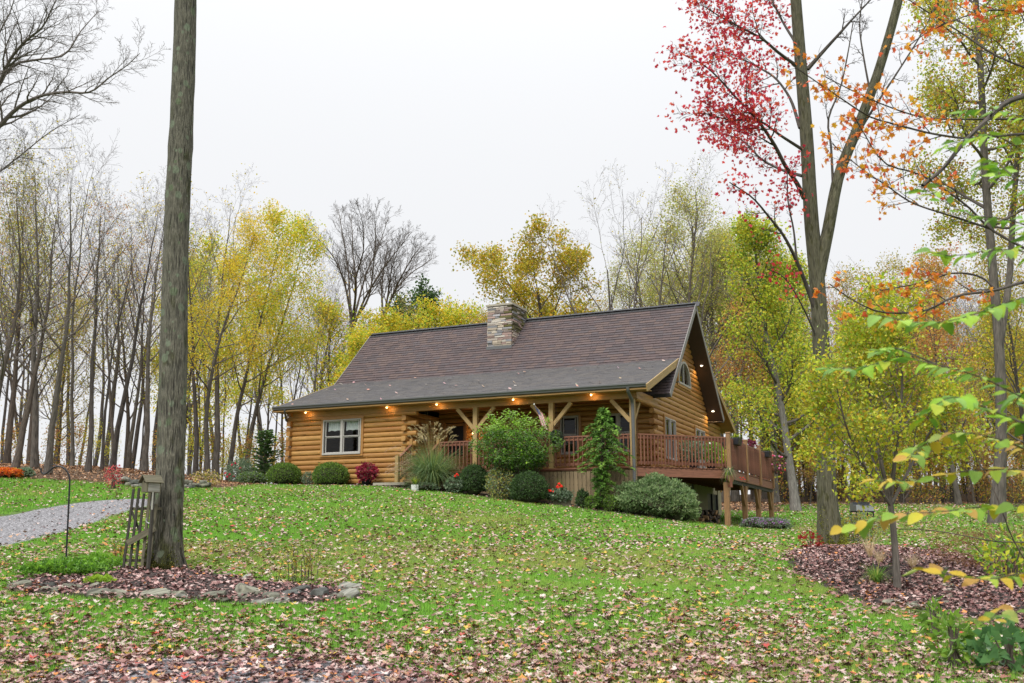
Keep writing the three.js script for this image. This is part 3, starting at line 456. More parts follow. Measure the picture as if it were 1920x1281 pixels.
// chimney of stacked ledge stone
{
  const g = sub('chimney', house), R = rng(21), u0 = -5.86, u1 = -4.8, w0 = 4.85, w1 = 6.25, yTop = 11.13;
  part('core', box(u1 - u0 - 0.1, 3, w1 - w0 - 0.1, (u0 + u1) / 2, yTop - 1.5, -(w0 + w1) / 2), M.dark, g);
  const pal = [C(0.34, 0.29, 0.25), C(0.22, 0.18, 0.165), C(0.42, 0.37, 0.31), C(0.28, 0.27, 0.28), C(0.3, 0.21, 0.185), C(0.2, 0.2, 0.21), C(0.38, 0.32, 0.25), C(0.46, 0.42, 0.37)];
  const stone = (cx, cy, cz, a, b, c) => { const s = new THREE.BoxGeometry(a, b, c), p = s.attributes.position, cn = {}; for (let k = 0; k < p.count; k++) { const q = [p.getX(k), p.getY(k), p.getZ(k)], id = q.map((e) => e > 0 ? 1 : 0).join(''), j = cn[id] ??= [R() - 0.5, R() - 0.5, R() - 0.5]; p.setXYZ(k, q[0] + j[0] * 0.025, q[1] + j[1] * Math.min(0.02, b * 0.3), q[2] + j[2] * 0.03); } s.computeVertexNormals(); const col = pal[Math.floor(R() * 8)], f = 0.75 + R() * 0.5, moss = cx > u1 - 0.4 && cy > yTop - 1.1 && R() < 0.5, arr = []; for (let k = 0; k < p.count; k++) arr.push(...(moss ? [0.1 * f, 0.09 * f, 0.035] : [col.r * f, col.g * f, col.b * f])); s.setAttribute('color', new THREE.Float32BufferAttribute(arr, 3)); part('stone', s, M.stoneV, g).position.set(cx, cy, cz); };
  let y = 8.95, row = 0; while (y < yTop - 0.03) {
    const h = 0.055 + R() * 0.05; row++;
    let u = u0 - 0.02; while (u < u1) { let a = Math.min(0.16 + R() * 0.32, u1 + 0.02 - u); if (u1 - u - a < 0.1) a = u1 + 0.02 - u; stone(u + a / 2, y + h / 2, -w0 - 0.04 + R() * 0.03, a - 0.012, h - 0.012, 0.16); u += a; }
    if (y > 9.2) { let w = w0 + (row % 2 ? 0.02 : 0.08); while (w < w1) { let a = Math.min(0.2 + R() * 0.34, w1 - w); if (w1 - w - a < 0.12) a = w1 - w; if (y > mainLine(0) * 0 + 9.3 + (w - w0) * 0.9) stone(u1 - 0.03 + R() * 0.03, y + h / 2, -(w + a / 2), 0.15, h - 0.012, a - 0.012); w += a; } }
    y += h;
  }
  for (let k = 0; k < 14; k++) { stone(u0 + 0.02, yTop - 0.1 - k * 0.14, -5.5, 0.14, 0.13, 1.3); stone((u0 + u1) / 2, yTop - 0.1 - k * 0.14, -w1, 1.0, 0.13, 0.12); }
  part('cap_slab', box(u1 - u0 + 0.16, 0.09, w1 - w0 + 0.16, (u0 + u1) / 2, yTop + 0.045, -(w0 + w1) / 2), M.concrete, g);
  part('flue', new THREE.LatheGeometry([[0.17, 0], [0.17, 0.12], [0.12, 0.14], [0.12, 0.27], [0.17, 0.29], [0.17, 0.31], [0.02, 0.34]].map((q) => new THREE.Vector2(...q)), 20).translate((u0 + u1) / 2 + 0.12, yTop + 0.09, -5.4), M.steel, g);
  part('flashing', box(u1 - u0 + 0.1, 0.2, 0.02, (u0 + u1) / 2, 9.32, -4.76), M.grey, g);
}
// lamps under the eave and in the gable soffit
{
  const glow = new THREE.MeshStandardMaterial({ color: C(1, 0.85, 0.6), emissive: C(1, 0.62, 0.25), emissiveIntensity: 4 }), glowW = new THREE.MeshStandardMaterial({ color: C(1, 0.95, 0.85), emissive: C(1, 0.82, 0.6), emissiveIntensity: 4 });
  for (const u of [-11.2, -7.55, -5.45, -2.4, 0.5]) {
    const g = sub('eave_lamp', house); g.position.copy(P3(u, 6.39, -0.3)); part('rim', new THREE.TorusGeometry(0.05, 0.012, 8, 20).rotateX(Math.PI / 2), M.frame, g); part('bulb', new THREE.SphereGeometry(0.036, 14, 10).translate(0, -0.012, 0), glow, g);
    const l = new THREE.PointLight(new THREE.Color(1, 0.5, 0.14), 0.11, 0, 2); l.position.set(0.02, -0.07, -0.02); l.shadow.radius = 1.5; l.castShadow = true; g.add(l);
  }
  const ang = Math.atan2(4.1, 4.24);
  for (const [v, w] of [[8.62, 8.22], [6.93, 9.96]]) {
    const g = sub('soffit_lamp', house); g.position.copy(P3(2.28, v - 0.02, w)); g.rotation.x = -0 + ang * 0; part('rim', new THREE.TorusGeometry(0.075, 0.012, 8, 24).rotateX(Math.PI / 2 + ang), M.frame, g); part('bulb', new THREE.SphereGeometry(0.066, 16, 10).scale(1, 0.4, 1).rotateX(ang), glowW, g);
    const l = new THREE.SpotLight(new THREE.Color(1, 0.72, 0.38), 2.2, 0, 1.2, 0.8, 2); l.position.set(0, -0.06, 0.03); l.target.position.set(-0.25, -2, 0.4); l.castShadow = true; g.add(l, l.target);
  }
  const g = sub('porch_lantern', house); g.position.copy(P3(-5.25, 5.55, WF - 0.16)); part('back_plate', box(0.1, 0.2, 0.03, 0, 0, -0.04), M.black, g); part('lantern_cage', join([box(0.13, 0.02, 0.13, 0, 0.12, 0.06), box(0.11, 0.02, 0.11, 0, -0.12, 0.06), ...[[1, 1], [1, -1], [-1, 1], [-1, -1]].map(([a, b]) => box(0.012, 0.24, 0.012, a * 0.05, 0, 0.06 + b * 0.05))]), M.black, g); part('bulb', new THREE.SphereGeometry(0.035, 12, 10).translate(0, 0, 0.06), glow, g);
  const l = new THREE.PointLight(new THREE.Color(1, 0.55, 0.2), 0.2, 0, 2); l.position.set(0, -0.02, 0.12); l.castShadow = true; g.add(l);
}

// ---------- trees ----------
// leaf shapes near enough to be seen: lobed maple leaf and toothed oval leaf, each a small curled mesh
function mapleLeafGeo(curl = 0.25) {
  const a = [[0, -0.1], [0.16, -0.22], [0.3, -0.2], [0.26, 0.0], [0.5, 0.12], [0.36, 0.2], [0.42, 0.38], [0.22, 0.34], [0.16, 0.44], [0.1, 0.4], [0, 0.72]], out = [...a, ...a.slice(1, -1).reverse().map(([x, y]) => [-x, y])];
  const p = [0, 0.12, 0], ix = []; out.forEach(([x, y]) => p.push(x, y, curl * (x * x * 1.6 - 0.5 * y * Math.abs(y)))); for (let i = 0; i < out.length; i++) ix.push(0, i + 1, (i + 1) % out.length + 1);
  const g = new THREE.BufferGeometry(); g.setAttribute('position', new THREE.Float32BufferAttribute(p, 3)); g.setAttribute('uv', new THREE.Float32BufferAttribute(p.filter((_, i) => i % 3 < 2), 2)); g.setIndex(ix); g.computeVertexNormals(); return g; // stem at y=-0.1, tip at y=0.72, about 1 across
}
function ovalLeafGeo(curl = 0.2) {
  const p = [], ix = [], n = 8; for (let i = 0; i <= n; i++) { const t = i / n, w = 0.34 * Math.sin(Math.PI * Math.pow(t, 0.8)) ** 0.8 * (i % 2 ? 1.05 : 0.95), z = -curl * t * t; p.push(-w, t, z + w * 0.35, 0, t, z, w, t, z + w * 0.35); }
  for (let i = 0; i < n; i++) for (let k = 0; k < 2; k++) { const a = i * 3 + k; ix.push(a, a + 1, a + 3, a + 1, a + 4, a + 3); }
  const g = new THREE.BufferGeometry(); g.setAttribute('position', new THREE.Float32BufferAttribute(p, 3)); g.setAttribute('uv', new THREE.Float32BufferAttribute(p.filter((_, i) => i % 3 < 2), 2)); g.setIndex(ix); g.computeVertexNormals(); return g;
}
const mapleG = [mapleLeafGeo(0.25), mapleLeafGeo(-0.5), mapleLeafGeo(0.7)], ovalG = [ovalLeafGeo(0.15), ovalLeafGeo(0.4), ovalLeafGeo(-0.2)];
const plainLeaf = (c, tr = 0.35, rough = 0.6) => new THREE.MeshPhysicalMaterial({ color: c, transmission: tr, thickness: 0, roughness: rough, specularIntensity: 0.3, side: THREE.DoubleSide });
// many real leaves on one plant: the nearest ones are parts of their own, the others one joined part
function hangLeaves(parent, list, geos, mats, most = 300) { // list: [position, dir, up, size]
  const X = V(), Y = V(), Z = V(), R = rng(list.length + 3), all = list.map(([p, d, up, s]) => { Y.copy(d).normalize(); Z.copy(up).addScaledVector(Y, -up.dot(Y)).normalize(); X.crossVectors(Y, Z); return { m: new THREE.Matrix4().makeBasis(X, Y, Z).scale(V(s, s, s)).setPosition(p), g: Math.floor(R() * geos.length), c: Math.floor(R() * mats.length), d: p.clone().add(parent.position).distanceTo(camera.position) / s }; });
  all.sort((a, b) => a.d - b.d);
  for (const e of all.slice(0, most)) { const q = part('leaf', geos[e.g], mats[e.c], parent); q.applyMatrix4(e.m); }
  if (all.length > most) { const gs = all.slice(most).map((e) => { const g = geos[e.g].clone().applyMatrix4(e.m), c = mats[e.c].color, a = new Float32Array(g.attributes.position.count * 3); for (let i = 0; i < a.length; i += 3) { a[i] = c.r; a[i + 1] = c.g; a[i + 2] = c.b; } g.setAttribute('color', new THREE.BufferAttribute(a, 3)); return g; }); part('foliage', mergeGeometries(gs), M.leaf, parent).userData.kind = 'stuff'; }
}
const rotAround = (v, axis, a) => v.clone().applyAxisAngle(axis, a);
// grow a branch and everything on it; o holds per-level settings
function branch(o, R, mbs, p, d, len, r0, lvl, tips, pre) {
  const segs = [o.segs0 ?? 12, 7, 5, 3, 2][lvl], sides = [o.sides0 ?? 9, 6, 4, 3, 3][lvl], pts = pre ? pre.pts : [p.clone()], rad = pre ? pre.rad : [r0], dd = d.clone(), wob = (o.wob ?? [0.085, 0.17, 0.23, 0.26, 0.3])[lvl], up = (o.up ?? [0.02, 0.1, 0.06, 0.04, 0])[lvl];
  if (!pre) { const q = p.clone(), end = lvl === 0 ? (o.top ?? 0.05) : 0.25; for (let i = 1; i <= segs; i++) { dd.addScaledVector(unit(R), wob); dd.y += up - (o.droop ?? 0) * (lvl > 0 ? i / segs : 0); dd.normalize(); q.addScaledVector(dd, len / segs); pts.push(q.clone()); rad.push(Math.max(o.thin ?? 0.004, r0 * lerp(1, end, Math.pow(i / segs, 0.85)))); } }
  if (lvl === 0 && !pre) rad[0] *= o.flare ?? 1.35;
  mbs[Math.min(lvl, mbs.length - 1)].tube(pts, rad, sides);
  const curve = (t) => { const f = t * (pts.length - 1), i = Math.min(pts.length - 2, Math.floor(f)), k = f - i; return [pts[i].clone().lerp(pts[i + 1], k), lerp(rad[i], rad[i + 1], k), pts[i + 1].clone().sub(pts[i]).normalize()]; };
  if (lvl >= (o.leafLvl ?? 2)) for (let k = 0; k <= 4; k++) tips.push(curve(0.25 + k * 0.1875)[0]);
  if (lvl >= o.levels) return;
  const n = Math.round(o.n[lvl] * (pre ? 1 : 0.8 + 0.4 * R()) * (pre?.n ?? 1)), start = pre?.start ?? [o.crown ?? 0.4, 0.22, 0.2, 0.15][lvl];
  let az = R() * 6.28;
  for (let k = 0; k < n; k++) {
    const t = start + (1 - start) * (k + 0.3 + 0.6 * R()) / n, [q, r, tg] = curve(Math.min(0.985, t)); az += 2.399 + R() * 0.6;
    const ax = perp(tg, R), side = rotAround(V().crossVectors(tg, Math.abs(tg.y) > 0.9 ? V(1, 0, 0) : V(0, 1, 0)).normalize(), tg, az), ang = (o.ang ?? [0.75, 0.7, 0.75, 0.8])[lvl] * (0.75 + 0.5 * R()) * (lvl === 0 ? lerp(1.15, 0.6, (t - start) / (1 - start)) : 1);
    const nd = tg.clone().multiplyScalar(Math.cos(ang)).addScaledVector(side, Math.sin(ang)).normalize(); if (lvl > 0 && nd.y < -0.35) nd.y *= 0.3; nd.normalize();
    const sh = lvl === 0 ? (o.shape ? o.shape((t - start) / (1 - start)) : lerp(1, 0.45, (t - start) / (1 - start))) : lerp(1, 0.5, t);
    const L = (pre?.len ?? len) * (o.ratio ?? [0.36, 0.5, 0.5, 0.5])[lvl] * sh * (0.75 + 0.5 * R());
    branch(o, R, mbs, q, nd, L, Math.max(o.thin ?? 0.004, Math.min(r * 0.75, r * (o.rr ?? [0.5, 0.6, 0.6, 0.6])[lvl])), lvl + 1, tips);
    ax.set(0, 0, 0);
  }
}
function leafCloud(all, n, size, pal, R, spread = 0.22, clump = 0.9, mb = new MB(true)) {
  const off = R() * 90, kept = all.filter((q) => fbm(q.x * clump + off, q.y * clump, q.z * clump, 2) > -0.06), tips = kept.length > 20 ? kept : all;
  for (let i = 0; i < n; i++) { const t = tips[Math.floor(R() * tips.length)], p = t.clone().add(V(gauss(R), gauss(R), gauss(R)).multiplyScalar(spread)), d = unit(R); d.y -= 0.25; d.normalize(); const s = size * (0.65 + 0.7 * R()); mb.leaf(p, d, perp(d, R), s, s * 0.75, pick(pal, R)); }
  return mb;
}
const PAL = {
  yellow: [C(0.775, 0.620, 0.046), C(0.860, 0.651, 0.046), C(0.682, 0.589, 0.054), C(0.558, 0.558, 0.054), C(0.853, 0.558, 0.054)],
  lime: [C(0.558, 0.651, 0.054), C(0.434, 0.558, 0.046), C(0.651, 0.682, 0.062), C(0.310, 0.465, 0.046), C(0.744, 0.651, 0.062)],
  olive: [C(0.310, 0.326, 0.046), C(0.434, 0.372, 0.046), C(0.232, 0.279, 0.046), C(0.527, 0.419, 0.046), C(0.388, 0.248, 0.046)],
  oak: [C(0.558, 0.480, 0.039), C(0.434, 0.419, 0.034), C(0.651, 0.480, 0.039), C(0.310, 0.310, 0.034), C(0.620, 0.372, 0.046)],
  pale: [C(0.465, 0.512, 0.124), C(0.558, 0.558, 0.124), C(0.372, 0.419, 0.093), C(0.589, 0.480, 0.155)],
  rust: [C(0.651, 0.264, 0.078), C(0.620, 0.341, 0.093), C(0.496, 0.186, 0.078), C(0.698, 0.465, 0.124), C(0.558, 0.434, 0.093)],
  green: [C(0.155, 0.310, 0.039), C(0.217, 0.388, 0.046), C(0.124, 0.248, 0.034), C(0.279, 0.465, 0.062)],
  box: [C(0.116, 0.217, 0.031), C(0.171, 0.295, 0.039), C(0.078, 0.155, 0.025), C(0.217, 0.341, 0.046)],
  darkgreen: [C(0.054, 0.109, 0.031), C(0.078, 0.147, 0.037), C(0.039, 0.078, 0.025), C(0.093, 0.171, 0.046)],
  grey: [C(0.217, 0.295, 0.186), C(0.155, 0.232, 0.139), C(0.295, 0.372, 0.248), C(0.124, 0.202, 0.093)],
  dried: [C(0.651, 0.512, 0.310), C(0.542, 0.403, 0.217), C(0.775, 0.635, 0.419)],
};
const templates = {};
function template(kind, o) { // grow once, reuse the shapes
  if (templates[kind]) return templates[kind];
  const R = rng(o.seed), mbs = [new MB(), new MB()], tips = [];
  branch(o, R, mbs, V(0, -0.3, 0), V((R() - 0.5) * 0.06, 1, (R() - 0.5) * 0.06).normalize(), o.h, o.r, 0, tips);
  const t = { trunk: mbs[0].geo(), limbs: mbs[1].geo(), bark: o.bark ?? M.barkGrey, o };
  if (o.leaves) { const high = tips.filter((q) => q.y > (o.leafFrom ?? 0) * o.h && q.y < (o.leafTo ?? 2) * o.h); t.crown = leafCloud(high, o.leaves, o.leafSize ?? 0.14, o.pal, R, (o.spread ?? 0.25) * 1.5).geo(); }
  return templates[kind] = t;
}
const K = { // kinds of tree in this wood
  bare1: { seed: 1, h: 17, r: 0.210, levels: 4, n: [13, 6, 5, 3], crown: 0.38, leaves: 247, pal: PAL.yellow, leafSize: 0.101, bark: M.barkGrey },
  bare2: { seed: 2, h: 16, r: 0.178, levels: 4, n: [11, 7, 5, 3], crown: 0.45, ang: [0.6, 0.7, 0.75, 0.8], bark: M.barkDark },
  bare3: { seed: 3, h: 18, r: 0.230, levels: 4, n: [15, 6, 5, 3], crown: 0.33, wob: [0.09, 0.2, 0.24, 0.25, 0.3], leaves: 608, pal: PAL.olive, leafSize: 0.101, bark: M.barkBrown },
  pole1: { seed: 4, h: 14, r: 0.105, levels: 3, n: [12, 5, 4], crown: 0.45, leaves: 342, pal: PAL.yellow, leafSize: 0.094, bark: M.barkDark, sides0: 6 },
  pole2: { seed: 5, h: 13, r: 0.084, levels: 3, n: [12, 5, 4], crown: 0.4, wob: [0.1, 0.2, 0.24, 0.25], bark: M.barkGrey, sides0: 6 },
  pole3: { seed: 6, h: 15, r: 0.126, levels: 3, n: [14, 6, 4], crown: 0.5, leaves: 798, pal: PAL.rust, leafSize: 0.101, bark: M.barkBrown, sides0: 6 },
  fan: { seed: 7, h: 14, r: 0.4, levels: 4, n: [13, 10, 6, 4], crown: 0.3, top: 0.12, ang: [1.0, 0.55, 0.6, 0.7], ratio: [0.85, 0.5, 0.45, 0.5], up: [0.02, 0.1, 0.08, 0.06, 0.02], shape: (t) => lerp(1, 0.6, t), rr: [0.6, 0.6, 0.6, 0.6], bark: M.barkDark },
  fan2: { seed: 71, h: 15, r: 0.317, levels: 4, n: [8, 8, 6, 4], crown: 0.28, top: 0.1, ang: [0.85, 0.55, 0.6, 0.7], ratio: [0.72, 0.48, 0.45, 0.5], shape: (t) => lerp(1, 0.6, t), bark: M.barkGrey, leaves: 228, pal: PAL.olive, leafSize: 0.101 },
  birch1: { seed: 8, h: 16, r: 0.183, levels: 3, n: [22, 7, 5], crown: 0.32, ratio: [0.25, 0.5, 0.5], ang: [0.95, 0.75, 0.8], up: [0.02, 0.05, 0.02, 0], leaves: 11000, leafSize: 0.105, pal: PAL.yellow, leafFrom: 0.4, spread: 0.3, bark: M.barkGrey },
  birch2: { seed: 9, h: 14, r: 0.159, levels: 3, n: [20, 7, 5], crown: 0.3, ratio: [0.27, 0.5, 0.5], ang: [0.95, 0.75, 0.8], up: [0.02, 0.05, 0.02, 0], leaves: 9500, leafSize: 0.105, pal: [...PAL.yellow, ...PAL.lime], leafFrom: 0.36, spread: 0.3, bark: M.barkGrey },
  small: { seed: 10, h: 8.5, r: 0.122, levels: 3, n: [18, 7, 5], crown: 0.2, ratio: [0.36, 0.5, 0.5], leaves: 7000, leafSize: 0.109, pal: [...PAL.yellow, ...PAL.lime], spread: 0.25, bark: M.barkDark },
  goldoak: { seed: 12, h: 15, r: 0.342, levels: 3, n: [20, 8, 6], crown: 0.3, top: 0.25, ang: [1.1, 0.75, 0.8], ratio: [0.34, 0.5, 0.5], up: [0.02, 0.05, 0.03, 0], shape: (t) => 0.35 + 0.85 * Math.sin(Math.PI * (0.12 + t * 0.72)), leaves: 26000, leafSize: 0.17, pal: PAL.oak, leafFrom: 0.35, spread: 0.3, bark: M.barkDark },
  paleleaf: { seed: 13, h: 17, r: 0.293, levels: 3, n: [20, 8, 6], crown: 0.34, top: 0.2, ang: [0.8, 0.7, 0.8], ratio: [0.34, 0.5, 0.5], leaves: 13000, leafSize: 0.101, pal: PAL.pale, spread: 0.4, bark: M.barkGrey },
  greenmaple: { seed: 14, h: 15, r: 0.268, levels: 3, n: [24, 8, 6], crown: 0.2, top: 0.2, ang: [1.0, 0.7, 0.8], ratio: [0.3, 0.5, 0.5], leaves: 17000, leafSize: 0.133, pal: [...PAL.lime, C(0.15, 0.26, 0.03), C(0.5, 0.38, 0.04)], spread: 0.3, bark: M.barkPale },
  rustmaple: { seed: 15, h: 13, r: 0.183, levels: 3, n: [18, 7, 5], crown: 0.25, ratio: [0.32, 0.5, 0.5], leaves: 7000, leafSize: 0.109, pal: PAL.rust, spread: 0.3, bark: M.barkGrey },
  goldwood: { seed: 16, h: 14, r: 0.195, levels: 3, n: [20, 7, 5], crown: 0.22, ratio: [0.34, 0.5, 0.5], leaves: 8500, leafSize: 0.109, pal: [...PAL.oak, ...PAL.olive, C(0.5, 0.38, 0.06), C(0.36, 0.22, 0.07)], spread: 0.35, bark: M.barkDark },
  pine: { seed: 17, h: 15, r: 0.305, levels: 3, n: [30, 8, 5], crown: 0.25, ang: [1.3, 0.6, 0.6], ratio: [0.3, 0.45, 0.5], leaves: 12350, leafSize: 0.2, pal: PAL.darkgreen, spread: 0.22, bark: M.barkDark },
  olivewood: { seed: 26, h: 15, r: 0.21, levels: 3, n: [20, 7, 5], crown: 0.3, ratio: [0.3, 0.5, 0.5], leaves: 4200, leafSize: 0.11, pal: [...PAL.olive, ...PAL.pale, C(0.42, 0.28, 0.12)], spread: 0.4, bark: M.barkBrown },
  under: { seed: 18, h: 3.2, r: 0.043, levels: 2, n: [12, 5], crown: 0.1, ratio: [0.5, 0.5], ang: [0.7, 0.8], leaves: 798, leafSize: 0.078, pal: [...PAL.lime, ...PAL.yellow], leafLvl: 1, spread: 0.2, bark: M.barkDark, sides0: 5, segs0: 6 },
  under2: { seed: 19, h: 2.6, r: 0.037, levels: 2, n: [14, 6], crown: 0.05, ratio: [0.55, 0.5], ang: [0.8, 0.8], leaves: 988, leafSize: 0.09, pal: [...PAL.olive, ...PAL.rust], leafLvl: 1, spread: 0.2, bark: M.barkDark, sides0: 5, segs0: 6 },
};
function tree(kind, pos, turn, s, label, group, lean = [0, 0], name = 'tree', category = 'tree') {
  const t = template(kind, K[kind]), g = thing(name, label, category, pos, 0, group);
  g.rotation.set(lean[1], turn, lean[0], 'ZXY'); g.scale.setScalar(s);
  part('trunk', t.trunk, t.bark, g); part('branches', t.limbs, t.bark === M.barkPale ? M.barkGrey : M.twig, g); if (t.crown) part('crown', t.crown, M.leaf, g);
  return g;
}
// trees that stand apart, surveyed one by one: px of the foot, distance, kind, size, lean
const RT = rng(404);
const scaleTo = (kind, p, py) => { const t = template(kind, K[kind]); if (!t.top) { t.limbs.computeBoundingBox(); t.trunk.computeBoundingBox(); t.top = Math.max(t.limbs.boundingBox.max.y, t.trunk.boundingBox.max.y); } return (at(960, py, -p.z).y - p.y) / t.top; }; // size it so that its tip reaches that line of sight
for (const [px, z, kind, s, label, lean0, name] of [
  [-40, 31, 'bare3', 250, 'leaning bare grey tree at the left edge of the wood above the drive', -0.1, 'bare_tree'],
  [18, 36, 'bare3', 290, 'crooked dark tree leaning right at the far left behind the orange mums', -0.13, 'bare_tree'],
  [58, 37, 'bare1', 225, 'slim bare tree just right of the crooked leaning tree', -0.06, 'bare_tree'],
  [82, 35, 'bare1', 255, 'stout straight grey trunk behind the hook of the garden pole', -0.09, 'bare_tree'],
  [128, 39, 'pole2', 240, 'thin bare tree to the right of the garden pole hook', -0.03, 'bare_tree'],
  [158, 37, 'bare2', 300, 'dark bare tree standing above the middle of the leafy bank', -0.1, 'bare_tree'],
  [184, 38, 'pole1', 330, 'thin yellow-flecked tree beside the dark bare tree on the bank', 0.02, 'bare_tree'],
  [203, 39, 'bare2', 285, 'slender bare tree behind the small red burning bush', -0.1, 'bare_tree'],
  [5, 44, 'olivewood', 320, 'olive-brown leafy tree at the far left edge of the picture', 0, 'olive_tree'],
  [48, 47, 'olivewood', 400, 'brown-green thin-leaved tree behind the crooked leaning tree', 0, 'olive_tree'],
  [96, 50, 'goldwood', 540, 'low yellow-leaved tree between the stout grey trunk and the pole hook', 0, 'yellow_tree'],
  [232, 50, 'olivewood', 470, 'thin yellowish tree behind the gravel drive end', 0, 'olive_tree'],
  [264, 42, 'bare1', 300, 'bare grey tree close to the left of the big mossy trunk', -0.05, 'bare_tree'],
  [362, 44, 'bare2', 330, 'dark bare tree just right of the big mossy trunk', 0.05, 'bare_tree'],
  [386, 43, 'birch1', 385, 'tall golden-leaved tree right of the big mossy trunk', -0.08, 'golden_tree'],
  [400, 45, 'bare1', 285, 'tall bare tree rising above the golden tree', 0.03, 'bare_tree'],
  [424, 46, 'birch2', 415, 'golden-leaved tree with several thin stems beside its taller twin', -0.06, 'golden_tree'],
  [455, 48, 'birch2', 425, 'yellow-green tree left of the dark spruce by the house', -0.02, 'golden_tree'],
  [525, 56, 'pole1', 430, 'thin bare tree left of the house eave', 0.03, 'bare_tree'],
  [556, 58, 'pole2', 470, 'thin grey tree behind the left end of the house', -0.04, 'bare_tree'],
  [612, 62, 'small', 548, 'yellow-green bushy tree left of the roof slope', 0, 'yellow_tree'],
  [655, 58, 'small', 610, 'orange-yellow small tree against the left roof edge', 0.05, 'yellow_tree'],
  [712, 64, 'small', 566, 'bright lime tree above the left end of the ridge', 0, 'yellow_tree'],
  [745, 80, 'pine', 535, 'dark green conifer peeping above the left roof ridge', 0, 'pine_tree'],
  [812, 76, 'small', 552, 'sparse yellow-green tree above the ridge left of the chimney', 0, 'yellow_tree'],
  [868, 80, 'rustmaple', 570, 'rusty orange tree just left of the chimney', 0, 'rust_tree'],
  [1062, 66, 'goldoak', 452, 'round golden oak right behind the chimney', 0, 'gold_oak'],
  [1105, 68, 'bare2', 440, 'bare grey tree in front of the golden oak right side', 0.04, 'bare_tree'],
  [1170, 60, 'fan2', 330, 'tall bare forked tree above the middle of the roof ridge', 0.06, 'bare_tree'],
  [1215, 64, 'bare1', 325, 'tall bare tree behind the roof with thin grey boughs', 0.02, 'bare_tree'],
  [1290, 70, 'paleleaf', 355, 'pale green leafy tree above the roof near the gable peak', 0, 'pale_tree'],
  [1335, 54, 'bare3', 285, 'big grey forked trunk right behind the gable peak', 0.02, 'bare_tree'],
  [1380, 68, 'paleleaf', 415, 'pale yellow-green tree right of the gable peak', -0.03, 'pale_tree'],
  [1352, 60, 'rustmaple', 540, 'pinkish rust-leaved tree right of the gable soffit', 0, 'rust_tree'],
  [1420, 62, 'bare2', 400, 'dark bare tree behind the far end of the deck', -0.08, 'bare_tree'],
  [1494, 50, 'greenmaple', 415, 'yellow-green maple with pale trunk right of the deck', 0.02, 'green_maple'],
  [1455, 63, 'greenmaple', 490, 'smaller yellow-green maple behind the deck flowers', 0, 'green_maple'],
  [1520, 58, 'rustmaple', 815, 'low orange-leaved sapling beside the pale maple trunk', 0, 'rust_tree'],
  [1610, 70, 'goldwood', 500, 'golden brown tree in the gap right of the mossy maple trunk', 0, 'gold_tree'],
  [1690, 74, 'goldwood', 485, 'golden tree behind the sapling with small yellow leaves', 0, 'gold_tree'],
  [1770, 70, 'goldwood', 470, 'golden tree in the right-hand wood behind the lawn', 0, 'gold_tree'],
  [1560, 76, 'bare1', 470, 'bare twiggy tree seen in the gap right of the mossy maple', 0, 'bare_tree'],
  [1800, 60, 'rustmaple', 480, 'orange-brown tree left of the oak trunk on the far lawn', 0, 'rust_tree'],
  [1940, 48, 'goldwood', 400, 'golden tree at the right edge of the wood', 0, 'gold_tree'],
  [690, 60, 'small', 600, 'low orange and yellow tree touching the left roof rake', 0, 'yellow_tree'],
  [742, 68, 'small', 572, 'lime-yellow tree above the ridge beside the lime tree', 0, 'yellow_tree'],
  [785, 72, 'olivewood', 540, 'sparse olive tree above the ridge behind the small bare tree', 0, 'olive_tree'],
  [842, 74, 'small', 558, 'green-yellow tree above the ridge halfway to the chimney', 0, 'yellow_tree'],
  [893, 78, 'goldwood', 580, 'golden tree peeping over the ridge beside the chimney', 0, 'gold_tree'],
  [985, 70, 'small', 575, 'low golden-green tree just right of the chimney top', 0, 'yellow_tree'],
  [1235, 78, 'paleleaf', 430, 'pale green tree behind the thin grey boughs over the roof', 0, 'pale_tree'],
  [1340, 80, 'paleleaf', 420, 'pale green crown behind the big forked trunk at the gable', 0, 'pale_tree'],
  [1440, 74, 'paleleaf', 440, 'pale green tree between the gable and the mossy maple', 0, 'pale_tree'],
  [350, 50, 'birch2', 470, 'golden tree half hidden by the big mossy trunk', 0, 'golden_tree'],
]) { const p = foot(px, z, 0.05), lean = (lean0 ?? 0) * 0.3, s2 = scaleTo(kind, p, s); tree(kind, p, RT() * 6.28, s2, label, null, [lean, (RT() - 0.5) * 0.05], name); }
